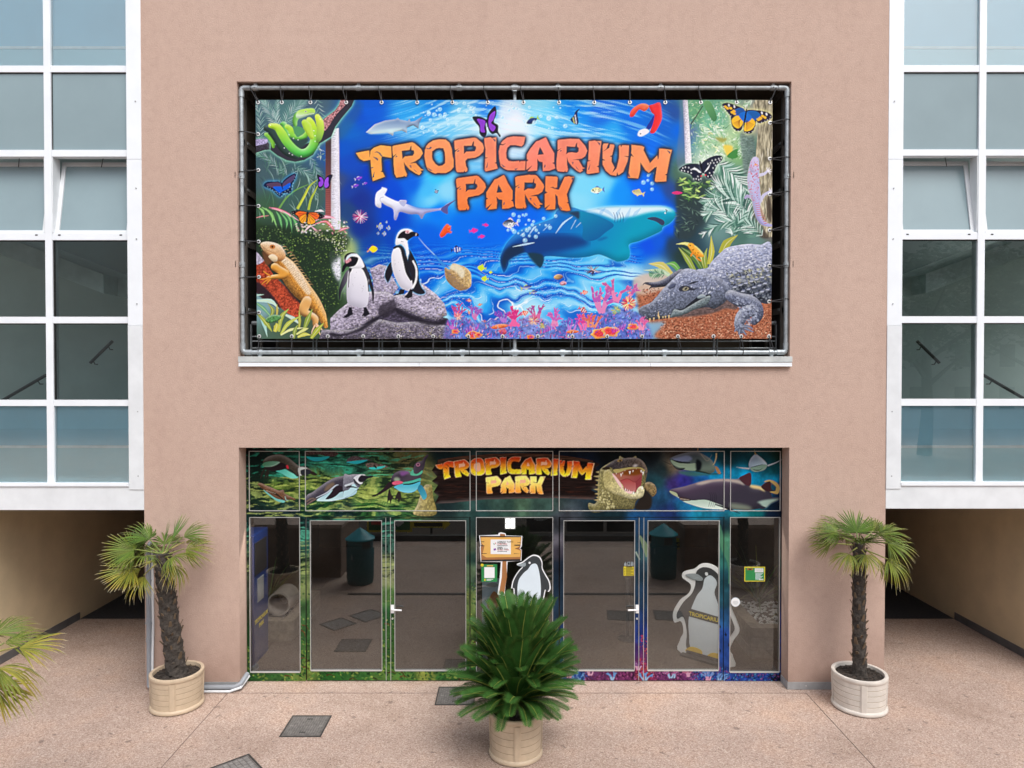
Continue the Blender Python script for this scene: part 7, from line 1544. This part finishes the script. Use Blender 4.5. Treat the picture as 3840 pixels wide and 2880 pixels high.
# a plain penguin shape beside the board (generic bird, white edged)
pg = thing('penguin_sticker', 'white edged sticker of a standing penguin on the middle window, above the cycad', 'sticker')
def circ(cx, cy, rx, ry, n=26, a0=0): return [(cx+rx*math.cos(6.2832*i/n+a0), cy+ry*math.sin(6.2832*i/n+a0)) for i in range(n)]
def spl(p, n=4): return [tuple(q) for q in spline(p, n)]
body = [(880, 760), (960, 720), (1050, 745), (1095, 830), (1100, 930), (1150, 1030), (1205, 1130), (1225, 1240), (1190, 1300), (1150, 1270), (1120, 1400), (1070, 1520), (960, 1600), (800, 1600), (690, 1500), (660, 1350), (650, 1250), (620, 1240), (640, 1130), (690, 1030), (740, 960), (790, 900), (700, 870), (790, 830)]
big = [(905+(x-905)*1.07, 1160+(y-1160)*1.05) for x, y in body]
poly(pg, spl(big), M['wline'], Yg-.003, 'backing', .002); poly(pg, spl(body), M['pblack'], Yg-.0045, 'plumage')
poly(pg, spl([(930, 860), (1010, 850), (1050, 950), (1075, 1100), (1085, 1280), (1060, 1440), (960, 1560), (820, 1560), (730, 1460), (700, 1300), (720, 1120), (800, 1000), (870, 940)]), M['pbelly'], Yg-.006, 'belly')
poly(pg, spl([(790, 838), (830, 826), (836, 876), (790, 894), (690, 868)]), M['pgrey'], Yg-.0065, 'beak'); poly(pg, circ(900, 830, 18, 18), M['wline'], Yg-.0065, 'eye')
poly(pg, spl([(800, 1560), (870, 1550), (900, 1600), (760, 1620)]), M['pyel'], Yg-.0068, 'foot'); poly(pg, spl([(960, 1550), (1040, 1520), (1075, 1590), (970, 1615)]), M['pyel'], Yg-.0068, 'foot')
# small notices on the glass
def notice(name, label, u0, u1, v0, v1, m, border=None, bm=None):
    t = thing(name, label, 'notice'); x0, x1, z0, z1 = gx(u0, v0), gx(u1, v0), gz(v1), gz(v0)
    mb = MB(); panel(mb, x0, x1, z0, z1, Yg-.003, .002); obj('sheet', mb, M[bm or m], t)
    if border: mb = MB(); panel(mb, x0+border, x1-border, z0+border, z1-border, Yg-.0045); obj('face', mb, M[m], t)
    return t, x0, x1, z0, z1
def bar(t, x0, x1, z0, z1, fx0, fx1, fz0, fz1, m, name='print'):
    mb = MB(); panel(mb, x0+(x1-x0)*fx0, x0+(x1-x0)*fx1, z0+(z1-z0)*fz0, z0+(z1-z0)*fz1, Yg-.006); return obj(name, mb, M[m], t)
n1 = notice('info_notice', 'dark green information card with a white square, left in the middle window', 1040, 1074, 1219, 1256.5, 'gd')
bar(*n1, .18, .84, .22, .84, 'paper'); bar(*n1, .18, .26, .05, .17, 'yel'); bar(*n1, .32, .75, .13, .16, 'paper'); bar(*n1, .32, .62, .07, .1, 'paper'); bar(*n1, .34, .74, .89, .95, 'wood1')
mb = MB(); q = gx(1041.5), gz(1220.5); mb.tube([(q[0], Yg-.008, q[1]), (q[0], Yg-.0045, q[1])], .021, 20); obj('badge', mb, M['yel'], n1[0]); text('i', .035, (q[0], Yg-.0088, q[1]-.013), M['ink'], n1[0])
n2 = notice('rules_notice', 'yellow list of rules stuck beside the door handle of the blue doors', 1347, 1369.5, 1224, 1243.5, 'yel'); bar(*n2, .25, .8, .93, 1.0, 'ink')
for i in range(5): bar(*n2, .05, .13, .78-i*.175, .86-i*.175, 'ink'); bar(*n2, .2, .9, .84-i*.175, .87-i*.175, 'ink'); bar(*n2, .2, .7 if i % 2 else .95, .76-i*.175, .79-i*.175, 'ink')
ic = thing('icon_stickers', 'row of three pale prohibition icons above the yellow list of rules', 'sticker'); ix0, ix1, iz0, iz1 = gx(1346), gx(1369), gz(1222), gz(1213.5)
for c_ in (.2, .52, .84):
    if c_ == .52: bar(ic, ix0, ix1, iz0, iz1, c_-.12, c_+.12, 0, 1, 'pgrey', 'icon'); bar(ic, ix0, ix1, iz0, iz1, c_-.07, c_+.07, .3, .85, 'ink', 'icon')
    else:
        for d_ in ((-.08, 0, .08) if c_ > .8 else (0,)):
            bar(ic, ix0, ix1, iz0, iz1, c_+d_-.03, c_+d_+.03, .72, 1.0, 'pgrey', 'icon'); bar(ic, ix0, ix1, iz0, iz1, c_+d_-(.05 if d_ or c_ > .8 else .1), c_+d_+(.05 if d_ or c_ > .8 else .1), 0, .68, 'pgrey', 'icon')
n3 = notice('green_poster', 'green poster with yellow border and a white speech bubble in the right window', 1608, 1652.5, 1224.3, 1256, 'gd', .012, 'yel')
bar(*n3, .50, .92, .63, .90, 'paper', 'speech_bubble'); bar(*n3, .12, .42, .78, .90, 'wood2'); bar(*n3, .2, .34, .80, .87, 'wood1')
for i in range(4): bar(*n3, .53, .89, .84-i*.055, .855-i*.055, 'pgrey')
for i in range(7): bar(*n3, .53, .9-.06*(i % 3), .53-i*.065, .56-i*.065, 'pbelly')
bar(*n3, .70, .92, .1, .19, 'paper')
rs = thing('round_sticker', 'round white sticker with a mint rim low on the right window', 'sticker'); q = P(1588.5, 1300.5, Yg)
for r_, m, y in ((.066, 'pbelly', .004), (.058, 'paper', .0055)): mb = MB(); mb.tube([(q.x, Yg-y, q.z), (q.x, Yg-y+.0012, q.z)], r_, 32); obj('disc', mb, M[m], rs)
for i, w_ in enumerate((.7, .9, .8, .5)): mb = MB(); panel(mb, q.x-.045*w_, q.x+.045*w_, q.z+.012-i*.014, q.z+.016-i*.014, Yg-.007); obj('print', mb, M['pgrey'], rs)
# ================================================================ INSIDE THE HALL
# standee (generic penguin, white edged board) with the name band
SX0, SY0 = Vector((2.66, 1.28, 0)), Vector((3.30, .72, 0))
ctr = (SX0+SY0)/2; ang = math.atan2(SY0.y-SX0.y, SY0.x-SX0.x)
sd_ = thing('penguin_standee', 'life-size cut-out board of a penguin with a name band, standing inside the right door', 'standee', (ctr.x, ctr.y, .004), ang)
def sp_poly(pts, m, y, name, t=.004, parent=sd_): mb = MB(); mb.prism(pts[::-1] if area(pts) < 0 else pts, y, y+t); return obj(name, mb, M[m], parent)
def area(p): return sum(a[0]*b[1]-b[0]*a[1] for a, b in zip(p, p[1:]+p[:1]))
ol = spl([(-.40, .0), (.42, 0), (.45, .16), (.40, .26), (.46, .42), (.55, .58), (.50, .74), (.42, .9), (.36, 1.06), (.33, 1.26), (.26, 1.42), (.1, 1.5), (-.06, 1.48), (-.18, 1.38), (-.36, 1.30), (-.38, 1.2), (-.24, 1.12), (-.27, .98), (-.42, .84), (-.54, .62), (-.52, .46), (-.40, .5), (-.36, .34), (-.42, .2)])
sp_poly(ol, 'wline', 0, 'board', .02)
inn = spl([(-.30, .1), (-.1, .07), (.1, .07), (.32, .1), (.36, .3), (.42, .48), (.48, .6), (.43, .74), (.36, .9), (.30, 1.06), (.28, 1.24), (.2, 1.38), (.08, 1.44), (-.06, 1.42), (-.15, 1.32), (-.16, 1.14), (-.22, .98), (-.36, .82), (-.47, .62), (-.46, .53), (-.36, .58), (-.30, .36)])
sp_poly(inn, 'pblack', -.005, 'plumage')
sp_poly(spl([(-.2, .1), (.2, .1), (.29, .34), (.30, .6), (.22, .9), (.16, 1.08), (.2, 1.24), (.1, 1.33), (.0, 1.26), (-.04, 1.1), (-.14, .95), (-.26, .62), (-.26, .34)]), 'pbelly', -.009, 'belly')
sp_poly(spl([(-.04, 1.27), (-.16, 1.31), (-.33, 1.255), (-.17, 1.21), (-.05, 1.22)]), 'pgrey', -.011, 'beak'); sp_poly(circ(.03, 1.34, .026, .026), 'wline', -.011, 'eye')
for x in (-.16, .2): sp_poly(spl([(x-.16, .06), (x-.02, .03), (x+.12, .06), (x+.1, .14), (x-.06, .15)]), 'pyel', -.012, 'foot')
sp_poly([(-.27, .62), (.31, .60), (.30, .72), (-.26, .745)], 'pblack', -.013, 'name_band')
text('TROPICARIUM', .085, (.02, -.0145, .64), M['yel'], sd_, bold=.002)
mb = MB(); mb.box(-.36, .36, -.12, -.02, 0, .03); mb.box(-.36, .36, .022, .12, 0, .03); mb.box(-.3, .3, -.02, -.001, .0, .08); obj('foot_block', mb, M['black'], sd_)
# post with a round foot
st = thing('barrier_post', 'dark barrier post on a round foot inside the blue doors', 'post', (1.93, 1.85, .004)); mb = MB(); mb.lathe([(.17, 0), (.17, .012), (.1, .026), (.03, .035)], 28); obj('foot', mb, M['black'], st, True)
mb = MB(); mb.tube([(0, 0, .03), (0, 0, .95)], .033, 14); obj('pole', mb, M['black'], st, True); mb = MB(); mb.tube([(0, 0, .9), (0, 0, 1.02)], .042, 14); obj('cap', mb, M['black'], st, True)
# ticket kiosk at the left
ks = thing('ticket_kiosk', 'tall blue ticket kiosk behind the left window with a dark screen and the park name', 'kiosk', (-4.2, 1.06, .004))
mb = MB(); mb.box(-.3, .3, -.34, .32, 0, 1.98); obj('cabinet', mb, M['blue'], ks, bevel=.01)
mb = MB(); mb.box(.301, .308, -.27, .24, 1.35, 1.85); obj('screen', mb, M['black'], ks); mb = MB(); mb.box(.301, .309, -.16, .1, .92, 1.28); obj('hatch', mb, M['flash'], ks)
text('TROPICARIUM', .085, (.309, -.01, .62), M['yel'], ks, rot=(math.pi/2, 0, math.pi/2), bold=.003); text('PARK', .085, (.309, -.01, .52), M['yel'], ks, rot=(math.pi/2, 0, math.pi/2), bold=.003)
# block planters with stones
def block_planter(label, x0, x1, y0, y1, rows, face, seed):
    rr = random.Random(seed); t = thing('block_planter', label, 'planter', (0, 0, .004)); hh = .165
    cm = {}
    def blk(xa, xb, ya, yb, z):
        key = (round(xb-xa, 2), round(yb-ya, 2))
        if key not in cm:
            mb = MB(); w, d = key; mb.box(-w/2+.003, w/2-.003, -d/2+.003, d/2-.003, .003, hh-.003); me = mb.mesh('stone'); me.materials.append(M['stone']); cm[key] = me
        o = link('stone', cm[key], None, t); o.location = ((xa+xb)/2+rr.uniform(-.004, .004), (ya+yb)/2+rr.uniform(-.005, .005), z)
    for r in range(rows):
        off = .2 if r % 2 else 0; x = x0-off
        while x < x1-.02: a, b = max(x, x0), min(x+.42, x1); blk(a, b, y0, y0+.2, r*hh); x += .42
        y = y0+.2-off
        while y < y1-.02:
            a, b = max(y, y0+.2), min(y+.42, y1)
            xa, xb = (x0, x0+.2) if face == 'left' else (x1-.2, x1); blk(xa, xb, a, b, r*hh); y += .42
    mb = MB(); mb.box(*( (x0+.2, x1) if face == 'left' else (x0, x1-.2)), y0+.2, y1, 0, rows*hh-.05); obj('soil', mb, M['soil'], t)
    mb = MB(); n = 0
    for i in range(420):
        x, y = rr.uniform(x0+.22, x1-.03) if face == 'left' else rr.uniform(x0+.03, x1-.22), y0+.22+(y1-y0-.3)*rr.random()**1.6*.6; s = rr.uniform(.018, .045)
        v_ = [(x+s*a*rr.uniform(.7, 1.2), y+s*b*rr.uniform(.7, 1.2), rows*hh-.04+s*c_*.7*rr.uniform(.7, 1.2)) for a, b, c_ in ((1, 0, 0), (0, 1, 0), (-1, 0, 0), (0, -1, 0), (0, 0, 1), (0, 0, -1))]
        mb.add(v_, [(0, 1, 4), (1, 2, 4), (2, 3, 4), (3, 0, 4), (1, 0, 5), (2, 1, 5), (3, 2, 5), (0, 3, 5)])
    stuff(obj('pebbles', mb, M['peb'], t, True)); return t
block_planter('stone block planter with white pebbles behind the right window', 3.70, 4.98, 1.0, 3.2, 3, 'left', 3)
block_planter('low stone block planter beside the blue kiosk behind the left window', -4.9, -3.62, 1.75, 3.4, 2, 'right', 4)
mb = MB(); mb.lathe([(.17, 0), (.2, 0), (.2, .5), (.17, .5)], 28, closed=True); o = obj('clay_pipe', mb, M['terr'], None, True); o.matrix_world = Matrix.Translation((-3.93, 1.95, .55)) @ Matrix.Rotation(math.pi/2, 4, 'X') @ Matrix.Translation((0, 0, -.5)); tag(o, 'pale clay pipe lying on its side on the low stone planter', 'pipe')
def strap(label, x, y, z, n, L, seed):
    rr = random.Random(seed); t = thing('strap_plant', label, 'plant', (x, y, z))
    for i in range(n):
        a, el, l = rr.uniform(0, 6.28), rr.uniform(.5, 1.35), L*rr.uniform(.7, 1.1); mb = MB(); c = lerp3((.03, .08, .02), (.16, .13, .02), rr.random()**2); v_ = []
        for k_ in range(6):
            q = k_/5; r_ = l*q*math.cos(el)*(1+.3*q); z_ = l*(math.sin(el)*q-.45*q*q*math.cos(el)); w_ = .022*(1-.85*q)+.001; d = Vector((math.cos(a), math.sin(a), 0)); s_ = Vector((-d.y, d.x, 0)); v_ += [d*r_+Vector((0, 0, z_))-s_*w_, d*r_+Vector((0, 0, z_))+s_*w_]
        mb.add(v_, [(2*j, 2*j+1, 2*j+3, 2*j+2) for j in range(5)], c); obj('leaf', mb, M['leaf'], t, True)
strap('strap leaved plant growing in the left block planter', -4.3, 2.5, .3, 22, .9, 1); strap('dark strap leaved plant at the back of the right block planter', 4.3, 2.4, .42, 26, 1.3, 2); strap('lower strap leaved plant at the right end of the pebbles', 4.65, 1.9, .42, 16, .9, 3)
# hall lamps: unseen tube lamps added to brighten the hall, then the hanging lamp
def added_tube_lamp(label, x, y, z, e):
    t = thing('added_tube_lamp', label, 'lamp', (x, y, z), 0, 'added tube lamps, unseen on the hall ceiling'); mb = MB(); mb.box(-.6, .6, -.06, .06, .02, .07); obj('housing', mb, M['white'], t); mb = MB(); mb.box(-.58, .58, -.045, .045, 0, .019); obj('diffuser', mb, M['lamp'], t)
    l = bpy.data.lights.new('added_lamp_light', 'AREA'); l.shape = 'RECTANGLE'; l.size = 1.1; l.size_y = .08; l.energy = e; l.color = (1, .96, .9); o = bpy.data.objects.new('added_lamp_light', l); COL.objects.link(o); o.parent = t; o.location = (0, 0, -.01)
for i, x in enumerate((-3.0, 2.2)): added_tube_lamp(f'assumed tube lamp, unseen on the ceiling, added to light the hall behind the {["green", "blue"][i]} doors', x, .62, 2.86, 36)
lp = thing('ceiling_lamp', 'lit four-cell lamp hanging inside above the middle window', 'lamp', (-.03, 1.3, 0)); mb = MB(); lz = P(1101, 1131, 1.3).z
mb.box(-.085, .085, .01, .06, lz-.09, lz+.09); obj('housing', mb, M['white'], lp)
for a in (-1, 1):
    for b_ in (-1, 1): mb = MB(); mb.box(a*.04-.034, a*.04+.034, .002, .009, lz+b_*.042-.036, lz+b_*.042+.036); obj('lamp_cell', mb, M['cell'], lp)
mb = MB(); mb.tube([(0, .04, lz+.09), (0, .04, 3.0)], .008, 6); obj('rod', mb, M['flash'], lp)
# roll-up display at the left of the middle window
ru = thing('rollup_display', 'pale blue roll-up display with an orange fish behind the middle window', 'display', (-.30, .95, .004), -.1)
mb = MB(); mb.box(-.16, .16, 0, .004, .06, 1.28); obj('sheet', mb, M['skyb'], ru); mb = MB(); mb.box(-.18, .18, -.06, .06, 0, .06); obj('base', mb, M['flash'], ru)
sp_poly(spl([(-.06, .95), (.02, 1.08), (.1, 1.0), (.09, .86), (.0, .78), (-.08, .84)]), 'wood2', -.003, 'fish_print', .002, ru); sp_poly(spl([(-.1, 1.17), (0, 1.21), (.1, 1.18), (0, 1.14)]), 'pgrey', -.003, 'title_print', .002, ru)
# ================================================================ BEHIND THE CAMERA: WHAT THE GLASS MIRRORS
def bin_(label, x, y, rz):
    t = thing('litter_bin', label, 'litter bin', (x, y, 0), rz, 'teal litter bins')
    mb = MB(); mb.lathe([(.26, .0), (.27, .03), (.28, .1), (.29, .72), (.27, .75)], 32); obj('body', mb, M['teald'], t, True)
    mb = MB(); mb.lathe([(.27, .75), (.275, .92), (.27, .93)], 32); obj('collar', mb, M['teald'], t, True)
    mb = MB(); mb.lathe([(.27, .92), (.31, .93), (.31, .95), (.04, 1.15), (.005, 1.17)], 32); obj('lid', mb, M['teal'], t, True)
    for a in (.5, 2.6):
        mb = MB(); Mx = Matrix.Rotation(a, 4, 'Z'); mb.box(.262, .285, -.09, .09, .77, .91, M=Mx); obj('opening', mb, M['black'], t)
    mb = MB(); mb.box(-.012, .012, .283, .30, .55, .66); obj('lock', mb, M['flash'], t)
bin_('teal litter bin with pointed lid mirrored in the left door', -3.22, -4.45, .4); bin_('teal litter bin with pointed lid mirrored in the right door', 3.30, -4.85, .9)
for x0, x1, lab in ((-6.6, -3.72, 'brown rendered garden wall mirrored in the left doors'), (3.75, 6.8, 'brown rendered garden wall mirrored in the right doors')):
    t = thing('garden_wall', lab, 'wall', (0, 0, 0)); mb = MB(); mb.box(x0, x1, -6.6, -4.8, 0, 1.08); obj('wall', mb, M['brown'], t); mb = MB(); mb.box(x0-.04, x1+.04, -6.64, -4.76, 1.083, 1.16); obj('coping', mb, M['brownt'], t)
dg = thing('drain_grate', 'long black slot drain across the paving, mirrored in the doors', 'drain', (0, -3.66, 0)); mb = MB(); mb.box(-3.3, 3.5, -.06, .06, .001, .006); obj('channel', mb, M['black'], dg)
mb = MB()
for i in range(170): x = -3.28+i*.04; mb.box(x, x+.02, -.05, .05, .0062, .010)
stuff(obj('bars', mb, M['grate'], dg))
kb = MB(); kb.box(-12, 12, -8.3, -8.1, 0, .14); t = obj('kerb', kb, M['kerb']); struct(t)
bed = MB(); bed.add([(-12, -20, .05), (12, -20, .05), (12, -8.31, .05), (-12, -8.31, .05)], [(0, 1, 2, 3)]); struct(obj('planting_bed', bed, M['soil']))
bb = thing('picture_board', 'green picture board with a yellow frame by the kerb, mirrored in the left door', 'sign', (-3.35, -8.7, .05)); mb = MB(); mb.box(-.62, .62, -.03, 0, .05, 1.3); obj('frame', mb, M['yel'], bb); mb = MB(); mb.box(-.56, .56, .001, .006, .11, 1.24); obj('face', mb, M['green'], bb); mb = MB(); mb.box(-.5, .0, .007, .01, .25, .45); obj('print', mb, M['red'], bb); mb = MB(); mb.lathe([(.005, .2), (.14, .3), (.16, .5), (.1, .75), (.005, .85)], 16, .25, .0); ob = obj('print', mb, M['paper'], bb, True); ob.scale = (1, .03, 1); ob.location = (0, .008, 0)
def arrow(label, x, y, z, rz, L, H_, lines):
    t = thing('arrow_sign', label, 'sign', (x, y, z), rz, 'yellow arrow signs'); mb = MB(); a = L/2
    mb.prism([(-a, -H_*.3), (-a, H_*.3), (a*.62, H_*.3), (a*.62, H_*.5), (a, 0), (a*.62, -H_*.5), (a*.62, -H_*.3)][::-1], -.012, 0); obj('board', mb, M['yel'], t)
    mb = MB(); mb.box(-a*.9, a*.58, .0005, .003, -H_*.2, H_*.08); obj('dark_field', mb, M['ink'], t)
    for i, (s, zz_, sz, m) in enumerate(lines): text(s, sz, (-a*.16, .0045, zz_), M[m], t, rot=(math.pi/2, 0, math.pi), bold=.001)
    mb = MB(); mb.box(-.03, .03, -.05, -.013, -z, H_*.3); obj('post', mb, M['black'], t); return t
arrow('yellow arrow sign reading ENTRANCE AQUARIUM beside the right bin', 4.0, -5.25, .62, .08+math.pi*0, 1.0, .42, (('ENTRANCE', .068, .07, 'ink'), ('AQUARIUM', -.055, .1, 'yel')))
arrow('yellow arrow sign low by the kerb, mirrored in the second door', -2.2, -8.65, .34, 0, 1.05, .36, ())
for i, x in enumerate((.9, 2.0, 3.1)):
    o = thing('kerb_board', f'{["left", "middle", "right"][i]} dark picture board of the row along the kerb', 'sign', (x, -8.75, .05), 0, 'dark boards along the kerb'); mb = MB(); mb.box(-.5, .5, -.03, 0, .05, .95); obj('board', mb, M['ink'], o); mb = MB(); mb.prism(spl([(-.3, .4), (0, .62), (.34, .6), (.2, .45), (-.1, .35)])[::-1], .001, .004); obj('print', mb, M['pgrey'], o)
# hedge, trees and a pale house across the yard
rr = random.Random(9); mb = MB()
for i in range(5200):
    p = Vector((rr.uniform(-11, 11), rr.uniform(-20, -13.2), rr.uniform(.05, 1.9))); a, b = rr.uniform(0, 6.28), rr.uniform(-1, 1); s = rr.uniform(.08, .16); d = Vector((math.cos(a), math.sin(a), b))*s; e = Vector((-math.sin(a), math.cos(a), rr.uniform(-.5, .5)))*s*.5; mb.add([p-d, p+e, p+d, p-e], [(0, 1, 2, 3)])
o = stuff(obj('hedge', mb, M['hedge'])); tag(o, 'dense green hedge filling the bed behind the kerb', 'hedge')
def tree_parts(seed):
    rr = random.Random(seed); tr = MB(); tr.tube([(0, 0, 0), (.1, .05, 2), (0, .1, 4.5), (.2, 0, 7)], [.34, .26, .2, .1], 10); cl = []
    for i in range(9):
        a, z = i*2.4, 3.2+i*.42; e = Vector((math.cos(a)*rr.uniform(1.6, 3.2), math.sin(a)*rr.uniform(1.6, 3.2), z+rr.uniform(1.2, 2.6))); tr.tube([(0, .05, z), tuple(e*.5+Vector((0, 0, z*.5))), tuple(e)], [.12, .08, .03], 6); cl.append(e)
    cl += [Vector((rr.gauss(0, 1.6), rr.gauss(0, 1.6), rr.uniform(5.5, 9.5))) for _ in range(26)]; cr = MB()
    for c in cl:
        R_ = rr.uniform(.7, 1.4)
        for i in range(120):
            d = Vector((rr.gauss(0, 1), rr.gauss(0, 1), rr.gauss(0, .8))); p = c+d.normalized()*R_*rr.random()**.4; a = rr.uniform(0, 6.28); s = rr.uniform(.10, .2); q = Vector((math.cos(a), math.sin(a), rr.uniform(-.7, .7)))*s; e = q.orthogonal().normalized()*s*.5; cr.add([p-q, p+e, p+q, p-e], [(0, 1, 2, 3)])
    a = tr.mesh('trunk', True); a.materials.append(M['trunk']); b = cr.mesh('crown'); b.materials.append(M['crown']); return a, b
tp = [tree_parts(3), tree_parts(8)]
for i, (x, y, s) in enumerate(((22.5, -28, 1.15), (31, -31, 1.25))):
    t = thing('yard_tree', ['leafy tree across the yard, mirrored in the right tower', 'leafy tree across the yard at the far right'][i], 'tree', (x, y, 0), i*1.3, 'trees across the yard'); t.scale = (s,)*3
    for n_, me in zip(('trunk', 'crown'), tp[i % 2]): link(n_, me, None, t)
hb = thing('pale_house', 'long pale rendered block with dark windows across the yard behind the trees', 'house', (0, -46, 0)); mb = MB(); mb.box(-70, 70, -8, 0, 0, 17); obj('wall', mb, M['bldg'], hb)
mb = MB(); mb.add([(-70.6, .6, 17), (70.6, .6, 17), (70.6, -8.6, 17), (-70.6, -8.6, 17), (-69, -4, 20), (69, -4, 20)], [(0, 1, 5, 4), (2, 3, 4, 5), (3, 0, 4), (1, 2, 5), (3, 2, 1, 0)]); obj('roof', mb, M['tile'], hb)
for fl_ in range(4):
    for i in range(14): mb = MB(); x = 14+i*3.6; mb.box(x, x+1.2, .002, .05, 1.6+fl_*3.4, 3.4+fl_*3.4); obj('window', mb, M['dark'], hb)
